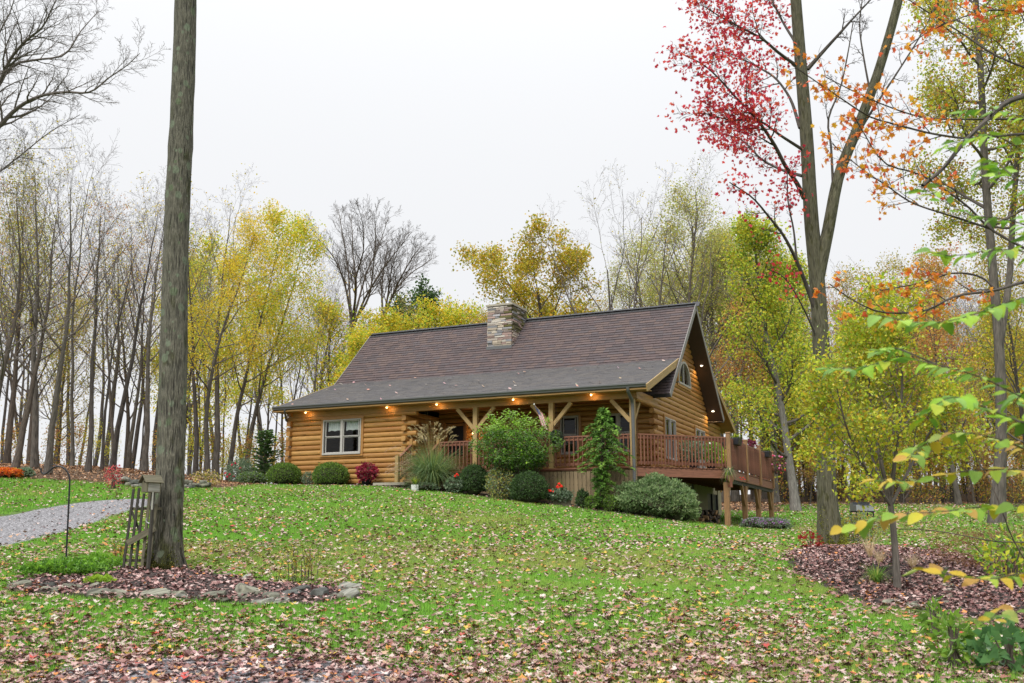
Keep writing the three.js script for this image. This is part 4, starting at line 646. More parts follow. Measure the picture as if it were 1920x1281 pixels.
// the deeper wood: thin trees no one could tell apart
const LOOK = { pole1: 'thin tree flecked with yellow leaves', pole2: 'thin leafless tree', pole3: 'thin tree flecked with rusty leaves', bare1: 'tall nearly bare tree', bare2: 'tall leafless dark tree', birch2: 'thin golden-crowned tree', small: 'bushy yellow-green tree', goldwood: 'golden-brown leafy tree', rustmaple: 'rusty orange leafy tree', olivewood: 'sparse olive-leaved tree', paleleaf: 'pale green leafy tree' };
function deepWood(list, where, group) { for (const [px, z, kind, s] of list) tree(kind, foot(px, z, 0.05), RT() * 6.28, scaleTo(kind, foot(px, z, 0.05), s), LOOK[kind] + ' ' + where, LOOK[kind] + ' ' + group, [(RT() - 0.5) * 0.12, (RT() - 0.5) * 0.08], 'woodland_tree'); }
{
  const scat = (n, x0, x1, z0, z1, kinds, s0, s1) => Array.from({ length: n }, (_, i) => [lerp(x0, x1, (i + RT()) / n), lerp(z0, z1, RT()), kinds[Math.floor(RT() * kinds.length)], lerp(s0, s1, RT())]);
  deepWood(scat(34, -260, 340, 44, 70, ['pole1', 'pole2', 'pole3', 'bare2', 'bare2', 'bare1'], 320, 540), 'deep in the wood beyond the drive', 'left of the big trunk');
  deepWood(scat(22, 340, 640, 52, 76, ['pole1', 'pole2', 'birch2', 'pole1', 'bare2'], 420, 580), 'in the wood between the big trunk and the house', 'between the big trunk and the house');
  deepWood(scat(16, 620, 1200, 84, 96, ['pole1', 'pole3', 'small', 'goldwood', 'paleleaf'], 548, 600), 'showing its top far behind the roof ridge', 'far behind the roof');
  deepWood(scat(16, 1240, 1480, 66, 88, ['pole1', 'pole3', 'paleleaf', 'pole2', 'olivewood'], 430, 600), 'in the wood behind the deck', 'behind the deck');
  deepWood(scat(52, 1460, 2180, 62, 84, ['goldwood', 'rustmaple', 'goldwood', 'small', 'olivewood'], 540, 780), 'in the wood across the right-hand lawn', 'across the right-hand lawn');
  deepWood(scat(84, 1480, 2180, 64, 98, ['pole1', 'pole2', 'pole3', 'pole2', 'pole1', 'bare2'], 480, 640), 'in the wood across the right-hand lawn', 'across the right-hand lawn');
  const bush = (n, x0, x1, z0, z1, label, group, s0 = 0.6, s1 = 1.1) => scat(n, x0, x1, z0, z1, ['under', 'under2'], s0, s1).forEach(([px, z, k, s]) => tree(k, foot(px, z, 0.03), RT() * 6.28, s, (k === 'under' ? 'yellow-green ' : 'brown-olive ') + label, (k === 'under' ? 'yellow-green ' : 'brown-olive ') + group, [0, 0], 'undergrowth_shrub', 'shrub'));
  bush(9, -120, 335, 38, 48, 'twiggy shrub among the trunks on the bank', 'undergrowth shrubs on the left bank', 0.5, 1);
  bush(9, 345, 540, 46, 56, 'twiggy shrub among the trunks left of the house', 'undergrowth shrubs left of the house', 0.6, 1.2);
  bush(50, 1440, 2080, 61, 78, 'low twiggy shrub at the edge of the right-hand wood', 'undergrowth shrubs along the right-hand wood', 0.7, 1.7);
}

// ---------- trees with a form of their own ----------
const trunkBark = (() => { // furrowed bark with moss and lichen, drawn once for the big trunk (u around, v up)
  const w = 768, h = 1664, R = rng(88), spots = []; for (let i = 0; i < 620; i++) spots.push([R(), R(), 0.016 + 0.085 * R() ** 2.2, R()]);
  const f = (u, v) => { const w2 = fbm(u * 9, v * 50, 2, 3) * 0.9; return 1 - 2 * Math.abs(fbm(u * 38 + w2, v * 40, 5, 3)) * 1.6; }, tf = tile(f), mossF = tile((u, v) => fbm(u * 5, v * 22, 8, 5)), fine = tile((u, v) => fbm(u * 90, v * 420, 3, 2));
  const bump = new Float32Array(w * h);
  const t = tex(w, h, (u, v) => {
    const g = tf(u, v), m = mossF(u, v), fi = fine(u, v); bump[Math.round(v * h) * w + Math.round(u * w)] = g; let c = [0.2 + 0.24 * g + 0.15 * fi, 0.193 + 0.235 * g + 0.15 * fi, 0.168 + 0.21 * g + 0.14 * fi];
    const moss = sstep(0.0, 0.2, m + (v < 0.05 ? 0.45 * (1 - v / 0.05) : 0) - 0.1 * g); c = c.map((x, i) => lerp(x, [0.19, 0.2, 0.08][i] * (0.75 + 0.8 * fi + 0.35 * g), moss * 0.85));
    for (const [a, b, r, k] of spots) { let du = Math.abs(u - a); du = Math.min(du, 1 - du) * 1.5; const dv = Math.abs(v - b) * 15; if (dv > 0.15 || du > 0.15) continue; const d = Math.hypot(du, dv) * (1 + 0.9 * fi) + r * 0.55 * (mossF((u * 5) % 1, (v * 6) % 1) + 0.25) + 0.012 * g; if (d < r) { const e = sstep(r, r * 0.85, d); c = c.map((x, i) => lerp(x, (k < 0.5 ? [0.5, 0.55, 0.46] : [0.42, 0.48, 0.36])[i] * (0.85 + 0.35 * fi), e * 0.8)); } }
    return c; });
  const b = new Uint8Array(w * h * 4); for (let i = 0; i < w * h; i++) { b[i * 4] = b[i * 4 + 1] = b[i * 4 + 2] = clamp(0.5 + 0.5 * bump[i]) * 255; b[i * 4 + 3] = 255; }
  const bt = new THREE.DataTexture(b, w, h); bt.wrapS = bt.wrapT = THREE.RepeatWrapping; bt.magFilter = THREE.LinearFilter; bt.minFilter = THREE.LinearMipmapLinearFilter; bt.generateMipmaps = true; bt.needsUpdate = true;
  return new THREE.MeshStandardMaterial({ map: t, bumpMap: bt, bumpScale: 0.05, roughness: 0.95 });
})();
function mossFoot(g, r0, h, n, pal, seed, side) { // cushions of moss on the root flare
  const R = rng(seed), mb = new MB(true); for (let i = 0; i < n; i++) { const a = side === undefined ? R() * 6.283 : side + gauss(R) * 1.1, y = h * R() * R() * (1 + 0.8 * Math.sin(a * 3)), r = r0 + 0.1 * Math.exp(-y / 0.2) + 0.004, d = V(Math.cos(a), 0.5, Math.sin(a)).add(unit(R).multiplyScalar(0.8)).normalize(); mb.leaf(V(Math.cos(a) * r, y, Math.sin(a) * r), d, perp(d, R), 0.03 + 0.025 * R(), 0.02, pick(pal, R)); } part('moss', mb.geo(), M.needle, g);
}
{ // the big foreground trunk, leaving the picture at the top; its first boughs grow out above the frame
  const base = at(311, 1067, 15.6); base.y = ground(base.x, base.z); const g = thing('big_trunk_tree', 'large mossy grey trunk with lichen patches rising past the top of the picture', 'tree', base);
  const pts = [], rad = [], n = 90, Hh = 15; const lean = at(347, 0, 15.6).sub(at(311, 1067, 15.6)), slope = lean.x / lean.y;
  for (let i = 0; i <= n; i++) { const y = -0.3 + (Hh + 0.3) * i / n; pts.push(V(y * slope + 0.02 * Math.sin(y * 0.9), y, 0.02 * Math.sin(y * 0.7 + 1))); rad.push(lerp(0.222, 0.155, clamp(y / Hh)) + 0.1 * Math.exp(-Math.max(0, y) / 0.2) + 0.016 * Math.exp(-(((y - 6.9) / 0.12) ** 2)) + 0.01 * Math.exp(-(((y - 3.4) / 0.3) ** 2))); }
  const mb = new MB(); mb.tube(pts, rad, 40, (a, len, t) => 1 + 0.06 * fbm(Math.cos(a) * 1.5 + 9, len * 0.9, Math.sin(a) * 1.5, 3) + 0.07 * fbm(Math.cos(a) * 5, len * 2.4, Math.sin(a) * 5, 3) + (len < 0.9 ? 0.16 * (1 - len / 0.9) * Math.max(0, Math.sin(a * 5 + 1)) : 0));
  for (let i = 0; i < mb.u.length; i += 2) { mb.u[i] = (i / 2 % 41) / 40; mb.u[i + 1] = mb.u[i + 1] / 15.3; }
  part('trunk', mb.geo(), trunkBark, g);
  mossFoot(g, 0.25, 0.42, 1400, [C(0.1, 0.11, 0.02), C(0.15, 0.15, 0.03), C(0.07, 0.08, 0.02)], 9, 2.2);
  const R = rng(5), m2 = [new MB(), new MB()], tips = []; for (let k = 0; k < 5; k++) branch({ levels: 3, n: [0, 6, 4, 3], thin: 0.006 }, R, m2, V(10.4 * slope + k * 0.03, 10.4 + k * 0.9, 0), V(Math.cos(k * 2.4), 0.9, Math.sin(k * 2.4)).normalize(), 3.4, 0.09, 1, tips);
  part('branches', m2[1].geo(), M.barkDark, g);
}
// a limb drawn through surveyed points (px, py, distance) with growth along it
function limb(o, R, mbs, pix, w0, w1, lvl, tips, more = {}) {
  const c = new THREE.CatmullRomCurve3(pix.map(([x, y, z]) => at(x, y, z).sub(o.origin)), false, 'centripetal'), n = Math.max(8, pix.length * 3), pts = c.getSpacedPoints(n), len = c.getLength();
  const rad = pts.map((_, i) => lerp(w0, w1, Math.pow(i / n, 0.8)) + (more.flare && i < 3 ? more.flare * (1 - i / 3) ** 2 : 0)); if (more.segs) { }
  branch(o, R, mbs, pts[0], V(0, 1, 0), len, w0, lvl, tips, { pts, rad, start: more.start ?? 0.25, len: more.len ?? len * 0.8, n: more.n ?? 1 });
  return pts;
}
const mossyBark = (() => { const t = tex(512, 1024, tile((u, v) => 0) && ((u, v) => { const g = barkF(u, (v * 3) % 1), m = barkN(u, (v * 2) % 1); let c = [0.21 + 0.19 * g, 0.203 + 0.186 * g, 0.155 + 0.155 * g]; const k = sstep(-0.04, 0.16, m - 0.12 * g); return c.map((x, i) => lerp(x, [0.18, 0.18, 0.07][i] * (0.75 + 0.55 * g), k * 0.8)); }), [1.1, 0.3]); return new THREE.MeshStandardMaterial({ map: t, bumpMap: barkB, bumpScale: 0.025, roughness: 0.95 }); })();
{ // the red maple with two stems
  const Z = 24, k = Z / FOCAL / 2, base = at(1560, 1027, Z); base.y = ground(base.x, base.z); const g = thing('red_maple', 'tall mossy maple forking into two stems with red leaves on its left boughs', 'tree', base);
  const R = rng(31), tr = [new MB(), new MB()], st = [new MB(), new MB()], li = [new MB(), new MB()], red = [], none = [];
  const O = { origin: base, levels: 4, n: [3, 7, 6, 4], thin: 0.004, leafLvl: 2, ratio: [0.3, 0.42, 0.5, 0.5], up: [0.02, 0.04, 0.03, 0.02, 0], ang: [0.8, 0.7, 0.8, 0.8], wob: [0.05, 0.14, 0.2, 0.25, 0.3] };
  const bare = { ...O, levels: 0 };
  limb(bare, R, tr, [[1562, 1045, Z], [1556, 1000, Z], [1549, 880, Z], [1544, 740, Z], [1537, 600, Z], [1530, 500, Z], [1522, 420, Z], [1512, 250, Z], [1500, 100, Z], [1488, -60, Z], [1478, -220, Z]], 39 * k, 19 * k, 0, none, { flare: 24 * k });
  limb(bare, R, st, [[1534, 520, Z], [1553, 430, Z - 0.1], [1574, 325, Z - 0.2], [1608, 240, Z - 0.3], [1645, 140, Z - 0.5], [1680, 20, Z - 0.7], [1708, -100, Z - 0.9]], 25.5 * k, 15.5 * k, 0, none);
  const L = (pix, w0, opt = {}) => limb(O, R, [li[0], li[1]], pix, w0 * 0.78 * k, (opt.w1 ?? 2) * k, 1, opt.bare ? none : red, { start: opt.start ?? 0.3, len: opt.len ?? 2.6, n: opt.n ?? 1 });
  L([[1508, 372, Z], [1495, 345, Z - 0.3], [1472, 310, Z - 0.7], [1453, 273, Z - 1.0], [1427, 234, Z - 1.4], [1404, 207, Z - 1.7], [1380, 183, Z - 1.9], [1345, 144, Z - 2.1], [1318, 121, Z - 2.2], [1280, 102, Z - 2.4]], 13, { n: 2.2 });
  L([[1500, 240, Z], [1484, 190, Z + 0.3], [1470, 166, Z + 0.5], [1451, 144, Z + 0.8], [1425, 128, Z + 1.1], [1380, 105, Z + 1.6], [1340, 90, Z + 2]], 10, { n: 2 });
  L([[1496, 125, Z], [1459, 98, Z - 0.3], [1431, 74, Z - 0.6], [1396, 55, Z - 1], [1357, 35, Z - 1.3], [1320, 12, Z - 1.6]], 10, { n: 2 });
  L([[1492, 80, Z], [1470, 45, Z + 0.3], [1451, 8, Z + 0.6], [1430, -40, Z + 0.9]], 9, { n: 1.2 });
  L([[1505, 330, Z], [1470, 320, Z + 0.6], [1430, 300, Z + 1.2], [1390, 262, Z + 1.8], [1350, 250, Z + 2.3]], 9, { n: 1.7 });
  L([[1504, 280, Z], [1465, 255, Z - 0.6], [1420, 225, Z - 1.2], [1370, 225, Z - 1.8], [1320, 212, Z - 2.3]], 9, { n: 1.8 });
  L([[1532, 590, Z], [1514, 540, Z - 0.2], [1494, 490, Z - 0.5], [1470, 443, Z - 0.9], [1443, 408, Z - 1.3], [1410, 370, Z - 1.7], [1368, 342, Z - 2]], 13, { n: 0.9, len: 1.6, start: 0.45 });
  L([[1494, 490, Z - 0.5], [1488, 430, Z - 0.6], [1478, 380, Z - 0.7], [1476, 320, Z - 0.8]], 6, { n: 0.6, len: 1.3 });
  L([[1534, 640, Z], [1505, 575, Z - 0.5], [1470, 520, Z - 1], [1440, 505, Z - 1.4]], 5, { n: 0.5, len: 1.0, start: 0.5 });
  L([[1514, 130, Z], [1545, 95, Z - 0.1], [1575, 62, Z - 0.2], [1603, 31, Z - 0.2], [1640, -8, Z - 0.2]], 12, { bare: 1, n: 0.7, len: 1.8 });
  L([[1562, 345, Z - 0.2], [1558, 270, Z - 0.3], [1553, 226, Z - 0.3], [1576, 164, Z - 0.4], [1589, 105, Z - 0.5], [1600, 40, Z - 0.5]], 7, { bare: 1, n: 0.8, len: 1.8 });
  L([[1632, 175, Z - 0.4], [1620, 110, Z - 0.3], [1612, 50, Z - 0.2], [1618, -10, Z - 0.1]], 6, { bare: 1, n: 0.8, len: 1.6 });
  L([[1594, 275, Z - 0.3], [1640, 200, Z], [1680, 140, Z + 0.3], [1730, 60, Z + 0.5], [1760, 0, Z + 0.7]], 8, { bare: 1, n: 1, len: 2 });
  mossFoot(g, 0.27, 0.6, 3200, [C(0.26, 0.28, 0.03), C(0.32, 0.32, 0.04), C(0.18, 0.2, 0.03)], 12); part('trunk', tr[0].geo(), mossyBark, g); part('second_stem', st[0].geo(), mossyBark, g); part('branches', mergeGeometries([li[0].geo(), li[1].geo()]), M.barkDark, g);
  const mats = [C(0.6, 0.04, 0.065), C(0.66, 0.065, 0.055), C(0.5, 0.025, 0.06), C(0.7, 0.11, 0.06), C(0.64, 0.07, 0.12)].map((c) => plainLeaf(c, 0.45, 0.9));
  const list = [], P = V(); for (let i = 0; i < 12000 && list.length < 3600; i++) {
    const t = red[Math.floor(R() * red.length)]; P.copy(t).add(V(gauss(R), gauss(R), gauss(R)).multiplyScalar(0.3)); const w = P.clone().add(base), d = w.clone().sub(camera.position); const px = 960 + FOCAL * d.x / (-d.z * Math.cos(PITCH) + d.y * Math.sin(PITCH)), up = (w.y - base.y);
    const dense = px < 1520 ? (up > 8.2 ? 1 : 0.32) : 0.35; if (R() > dense) continue; const dd = unit(R); dd.y -= 0.7; list.push([P.clone(), dd.normalize(), unit(R), 0.072 + 0.055 * R()]); }
  hangLeaves(g, list, mapleG, mats);
}
{ // the broad bare tree and its smaller neighbour behind the left end of the ridge
  const make = (label, basePx, Z, trunk, limbs, seed) => { const k = Z / FOCAL / 2, base = foot(basePx, Z, 0.1), g = thing('bare_tree', label, 'tree', base), R = rng(seed), mb = [new MB(), new MB()], O = { origin: base, levels: 4, n: [0, 9, 6, 5], thin: 0.006, ratio: [0.3, 0.42, 0.55, 0.6], up: [0, 0.08, 0.06, 0.05, 0.02], ang: [0.6, 0.5, 0.55, 0.6], wob: [0.05, 0.12, 0.18, 0.22, 0.25] };
    limb({ ...O, levels: 0 }, R, mb, trunk.map(([x, y]) => [x, y, Z]), 15 * k, 9 * k, 0, [], { flare: 8 * k }); limbs.forEach((l, i) => limb(O, R, mb, l.map(([x, y], j) => [x, y, Z + (i % 2 ? 1 : -1) * 0.5 * j * (1 + i % 3)]), 5.6 * k, 0.8 * k, 1, [], { start: 0.22, len: 5.4, n: 2 }));
    part('trunk', mb[0].geo(), M.barkDark, g); part('branches', mb[1].geo(), M.barkBrown, g); };
  make('large bare tree with fan-shaped crown above the left end of the roof', 655, 66, [[655, 960], [657, 800], [658, 680], [660, 590]], [[[658, 600], [653, 564], [643, 523], [625, 482], [599, 451], [582, 428]], [[659, 600], [656, 564], [653, 507], [645, 456], [638, 414], [634, 392]], [[661, 600], [666, 560], [667, 523], [681, 471], [680, 420], [672, 390]], [[661, 610], [672, 565], [687, 513], [712, 456], [729, 406]], [[662, 615], [684, 560], [714, 511], [745, 469], [772, 435]], [[660, 600], [668, 540], [662, 480], [660, 430], [655, 400]], [[662, 605], [690, 560], [700, 500], [704, 440], [702, 400]]], 811);
  make('smaller bare tree leaning right between the fan-crowned tree and the chimney', 716, 70, [[712, 960], [715, 760], [718, 600]], [[[718, 605], [728, 549], [734, 507], [750, 456]], [[719, 605], [735, 555], [770, 513], [797, 495], [810, 484]], [[719, 600], [742, 540], [775, 480], [790, 462]], [[718, 600], [716, 540], [722, 490], [728, 462]]], 823);
}
{ // the oak on the far lawn at the right, with two leaders
  const Z = 32, k = Z / FOCAL / 2, base = at(1872, 982, Z); base.y = ground(base.x, base.z); const g = thing('lawn_oak', 'tall oak with olive and brown leaves standing on the far lawn at right', 'tree', base);
  const R = rng(52), mb = [new MB(), new MB()], tips = [], O = { origin: base, levels: 4, n: [20, 7, 6, 4], thin: 0.005, leafLvl: 3, ratio: [0.24, 0.5, 0.5, 0.5], up: [0.02, 0.05, 0.03, 0, 0], ang: [1.05, 0.7, 0.8, 0.8] };
  limb(O, R, mb, [[1868, 1000, Z], [1873, 930, Z], [1878, 800, Z], [1874, 650, Z], [1860, 480, Z], [1848, 330, Z], [1840, 150, Z], [1826, -60, Z], [1815, -250, Z]], 24 * k, 8 * k, 0, tips, { start: 0.42, flare: 14 * k, len: 13, n: 1.3 });
  limb(O, R, mb, [[1876, 640, Z], [1893, 520, Z + 0.3], [1900, 400, Z + 0.6], [1912, 250, Z + 0.9], [1930, 80, Z + 1.2], [1940, -120, Z + 1.5]], 14 * k, 6 * k, 0, tips, { start: 0.2, len: 10, n: 1 });
  part('trunk', mb[0].geo(), M.barkGrey, g); part('branches', mb[1].geo(), M.twig, g);
  part('crown', leafCloud(tips.filter((t) => t.y > 5), 42000, 0.1, [...PAL.oak, ...PAL.pale, ...PAL.lime, C(0.5, 0.2, 0.06), C(0.34, 0.34, 0.06)], R, 0.4).geo(), M.leaf, g);
}
{ // bare boughs reaching in at the upper left from a tree outside the picture
  const Z = 22, k = Z / FOCAL / 2, base = foot(-190, Z, 0.1), g = thing('bare_bough_tree', 'bare dark boughs reaching in at the upper left of the picture', 'tree', base);
  const R = rng(61), mb = [new MB(), new MB()], O = { origin: base, levels: 4, n: [0, 9, 7, 6], thin: 0.0028, ratio: [0.3, 0.42, 0.5, 0.5], up: [0, 0.03, 0.03, 0.02, 0], ang: [0.7, 0.65, 0.7, 0.8], wob: [0.04, 0.16, 0.24, 0.28, 0.3] }, t = [];
  limb({ ...O, levels: 0 }, R, mb, [[-190, 1010, Z], [-180, 800, Z], [-160, 600, Z], [-120, 400, Z], [-60, 290, Z], [-20, 235, Z]], 34 * k, 16 * k, 0, t, { flare: 10 * k });
  const L = (pix, w, n = 1, len = 2.6) => limb(O, R, mb, pix, w * 0.66 * k, 1.3 * k, 1, t, { start: 0.1, len: len * 1.25, n: n * 1.8 });
  L([[-60, 290, Z], [-10, 245, Z], [30, 205, Z], [70, 182, Z - 0.3], [120, 173, Z - 0.6], [170, 172, Z - 0.9], [205, 145, Z - 1.1], [235, 125, Z - 1.3], [262, 100, Z - 1.4]], 18, 1.6);
  L([[-40, 262, Z], [-5, 160, Z + 0.3], [30, 120, Z + 0.5], [70, 112, Z + 0.7], [120, 103, Z + 1], [150, 60, Z + 1.2], [185, 20, Z + 1.4]], 15, 1.6);
  L([[-5, 165, Z + 0.3], [20, 110, Z], [50, 75, Z - 0.3], [80, 50, Z - 0.6], [100, 10, Z - 0.8], [125, -40, Z - 1]], 14, 1.5);
  L([[-100, 350, Z], [-40, 200, Z - 0.5], [-10, 80, Z - 0.8], [20, 20, Z - 1], [40, -60, Z - 1.2]], 12, 1.5);
  L([[-120, 400, Z], [-40, 350, Z + 0.5], [40, 290, Z + 1], [90, 250, Z + 1.3], [150, 215, Z + 1.6]], 8, 1.3, 2.2);
  part('trunk', mb[0].geo(), M.barkDark, g); part('branches', mb[1].geo(), M.twig, g);
}
{ // maple branches with orange leaves, from a tree just outside the right edge
  const Z = 8.6, k = Z / FOCAL / 2, base = foot(2130, Z, 0.1), g = thing('orange_maple', 'orange-leaved maple branches hanging in from the upper right edge', 'tree', base);
  const R = rng(83), mb = [new MB(), new MB()], tips = [], O = { origin: base, levels: 3, n: [0, 8, 5], thin: 0.0016, leafLvl: 2, ratio: [0.3, 0.32, 0.5], up: [0, 0.02, 0.02, 0], ang: [0.7, 0.7, 0.8], wob: [0.04, 0.12, 0.2, 0.25] }, no = [];
  limb({ ...O, levels: 0 }, R, mb, [[2130, 1330, Z], [2122, 1000, Z], [2110, 600, Z], [2090, 250, Z], [2070, -80, Z], [2060, -300, Z]], 90 * k, 44 * k, 0, no, { flare: 40 * k });
  const tw = (pix, w, opt = {}) => limb(O, R, mb, pix, w * k, (opt.w1 ?? 2) * k, 1, opt.bare ? no : tips, { start: opt.start ?? 0.35, len: opt.len ?? 1.5, n: opt.n ?? 1 });
  tw([[2100, 130, Z], [1990, 160, Z - 0.1], [1920, 180, Z - 0.1], [1883, 195, Z - 0.2], [1851, 224, Z - 0.3], [1806, 269, Z - 0.4], [1768, 316, Z - 0.5], [1730, 348, Z - 0.6]], 15, { bare: 1, w1: 7, n: 0.5, len: 0.8 });
  tw([[2105, 560, Z], [1990, 500, Z], [1920, 465, Z], [1857, 429, Z], [1812, 385, Z - 0.1], [1726, 328, Z - 0.2], [1658, 305, Z - 0.3], [1619, 248, Z - 0.3], [1600, 215, Z - 0.4]], 8, { start: 0.5, n: 1.6 });
  tw([[1857, 429, Z], [1794, 408, Z + 0.1], [1708, 379, Z + 0.2], [1664, 349, Z + 0.2], [1619, 319, Z + 0.3], [1560, 269, Z + 0.4]], 5, { n: 1.7 });
  tw([[2100, 270, Z], [1990, 258, Z], [1920, 251, Z], [1827, 260, Z], [1750, 251, Z - 0.1], [1679, 233, Z - 0.2], [1631, 219, Z - 0.3], [1575, 183, Z - 0.4], [1485, 122, Z - 0.5]], 8, { start: 0.45, n: 2 });
  tw([[2098, 235, Z], [1920, 224, Z + 0.2], [1738, 221, Z + 0.2], [1685, 207, Z + 0.2], [1619, 180, Z + 0.2], [1540, 140, Z + 0.2]], 6, { start: 0.5, n: 1.8 });
  tw([[2105, 500, Z], [1920, 529, Z], [1868, 544, Z], [1790, 556, Z - 0.2], [1743, 580, Z - 0.3], [1697, 587, Z - 0.4], [1642, 583, Z - 0.5], [1595, 560, Z - 0.5], [1556, 533, Z - 0.6]], 9, { start: 0.35, n: 1.6, len: 1.1 });
  tw([[1868, 544, Z], [1840, 520, Z + 0.1], [1790, 512, Z + 0.2], [1730, 530, Z + 0.2], [1650, 545, Z + 0.3]], 5, { n: 1.2, len: 1 });
  tw([[2085, 60, Z], [1960, 130, Z + 0.3], [1880, 110, Z + 0.3], [1800, 60, Z + 0.4], [1720, 10, Z + 0.5], [1660, -30, Z + 0.6]], 7, { start: 0.35, n: 1.5 });
  tw([[2075, -20, Z], [1950, 20, Z], [1850, 20, Z - 0.2], [1740, 60, Z - 0.4], [1700, 90, Z - 0.5]], 6, { n: 1.4 });
  part('trunk', mb[0].geo(), M.barkGrey, g); part('branches', mb[1].geo(), M.barkDark, g);
  const mats = [C(0.78, 0.3, 0.03), C(0.82, 0.36, 0.04), C(0.76, 0.22, 0.03), C(0.8, 0.45, 0.04), C(0.55, 0.2, 0.06), C(0.72, 0.13, 0.05)].map((c) => plainLeaf(c, 0.45, 0.85)), list = [];
  for (let i = 0; i < 1050; i++) { const t = tips[Math.floor(R() * tips.length)], p = t.clone().add(V(gauss(R), gauss(R) - 0.4, gauss(R)).multiplyScalar(0.04)), d = unit(R); d.y -= 0.9; list.push([p, d.normalize(), unit(R), 0.036 + 0.034 * R()]); }
  hangLeaves(g, list, mapleG, mats);
}
{ // green-leaved sapling close by, its twigs reaching in from the right edge
  const Z = 4, base = foot(2230, Z, 0.05), g = thing('green_sapling', 'nearby sapling with big green and yellow leaves reaching in from the right edge', 'sapling', base);
  const R = rng(97), mb = new MB(), list = [], P = (x, y, z = Z) => at(x, y, z).sub(base);
  const stem = new THREE.CatmullRomCurve3([[2230, 1900], [2200, 1300], [2180, 900], [2150, 500], [2110, 200], [2080, 20]].map(([x, y]) => P(x, y))).getSpacedPoints(24); mb.tube([V(0, -0.1, 0), ...stem.slice(1)], stem.map((_, i) => lerp(0.02, 0.006, i / 24)), 8);
  const spray = (pts, z, n, s, shade) => { // a twig with leaves set alternately in its outer part
    const c = new THREE.CatmullRomCurve3(pts.map(([x, y], i) => P(x, y, z + 0.12 * Math.sin(i * 2.1 + z * 9))), false, 'centripetal').getSpacedPoints(22); mb.tube(c, c.map((_, i) => lerp(0.0042, 0.0013, i / 22)), 5);
    for (let i = 0; i < n; i++) { const t = lerp(0.25, 1, (i + 0.5 * R()) / n) * 21.9, q = Math.floor(t), p = c[q].clone().lerp(c[q + 1], t - q), tg = c[q + 1].clone().sub(c[q]).normalize(), sd = V(tg.z, 0, -tg.x).normalize().multiplyScalar(i % 2 ? 1 : -1); const d = tg.clone().multiplyScalar(0.6).addScaledVector(sd, 0.8).add(V(gauss(R) * 0.3, -0.28 + gauss(R) * 0.25, gauss(R) * 0.3)).normalize(); const st = p.clone().addScaledVector(d, 0.012); mb.tube([p, st], [0.001, 0.001], 3); list.push([st, d, V(gauss(R) * 0.45, 1, 0.35 + gauss(R) * 0.5).normalize(), s * (0.75 + 0.5 * R()), shade]); } };
  const S4 = (a, b, n, z = 4, s = 0.095, sh = 0) => spray(a, z, Math.round(n * 3.5), s * 0.64, sh);
  S4([[2150, 470], [2020, 330], [1930, 290], [1870, 255], [1810, 262], [1760, 280]], 0, 10, 3.8, 0.085);
  S4([[2130, 300], [2000, 240], [1900, 215], [1840, 200], [1800, 215]], 0, 7, 4.1, 0.085);
  S4([[2150, 500], [2000, 400], [1900, 330], [1860, 300], [1840, 320], [1850, 345]], 0, 8, 3.6, 0.095);
  S4([[2160, 600], [2040, 500], [1960, 440], [1880, 410], [1810, 400], [1760, 370], [1725, 350]], 0, 10, 4, 0.085);
  S4([[2160, 640], [2040, 560], [1940, 480], [1850, 470], [1790, 480], [1740, 470]], 0, 10, 3.9, 0.09);
  S4([[2150, 560], [2050, 520], [1960, 460], [1920, 430]], 0, 6, 3.5, 0.1);
  S4([[2170, 700], [2050, 600], [1950, 555], [1880, 570], [1790, 600], [1720, 605], [1640, 590]], 0, 13, 3.8, 0.1);
  S4([[2180, 850], [2020, 790], [1920, 747], [1851, 712], [1757, 684], [1687, 672], [1620, 688], [1545, 690]], 0, 16, 3.8, 0.09);
  S4([[1757, 684], [1700, 660], [1670, 652], [1640, 660]], 0, 5, 3.9, 0.085);
  S4([[2180, 900], [2040, 840], [1940, 800], [1860, 770], [1800, 745], [1760, 755], [1735, 790]], 0, 13, 3.6, 0.095);
  S4([[2180, 950], [2050, 900], [1940, 850], [1860, 820], [1800, 810], [1740, 830], [1700, 860]], 0, 12, 3.9, 0.095, 1);
  S4([[2180, 800], [2060, 720], [1980, 690], [1925, 730], [1900, 760]], 0, 7, 3.4, 0.1);
  S4([[2190, 1000], [2060, 930], [1960, 890], [1880, 880], [1800, 885], [1730, 900], [1640, 900]], 0, 11, 3.9, 0.09, 1);
  S4([[2190, 1050], [2060, 980], [1950, 950], [1850, 950], [1760, 960], [1680, 965], [1570, 990]], 0, 13, 3.7, 0.095, 1);
  S4([[2200, 1200], [2080, 1120], [1990, 1080], [1920, 1075], [1860, 1085], [1790, 1080], [1720, 1060]], 0, 8, 3.6, 0.09, 1);
  S4([[2200, 1250], [2060, 1190], [1960, 1150], [1890, 1140], [1855, 1165]], 0, 5, 3.7, 0.09, 1);
  part('stem', mb.geo(), M.barkBrown, g);
  const gm = [C(0.32, 0.54, 0.05), C(0.38, 0.58, 0.06), C(0.22, 0.42, 0.06), C(0.5, 0.58, 0.06), C(0.18, 0.34, 0.07), C(0.28, 0.46, 0.1)].map((c) => plainLeaf(c, 0.5, 0.55)), ym = [C(0.42, 0.56, 0.07), C(0.66, 0.6, 0.06), C(0.3, 0.48, 0.07), C(0.7, 0.5, 0.06), C(0.48, 0.56, 0.16), C(0.26, 0.42, 0.08), C(0.6, 0.36, 0.1)].map((c) => plainLeaf(c, 0.5, 0.55));
  hangLeaves(g, list.filter((e) => !e[4]), ovalG, gm); hangLeaves(g, list.filter((e) => e[4]), ovalG, ym);
}
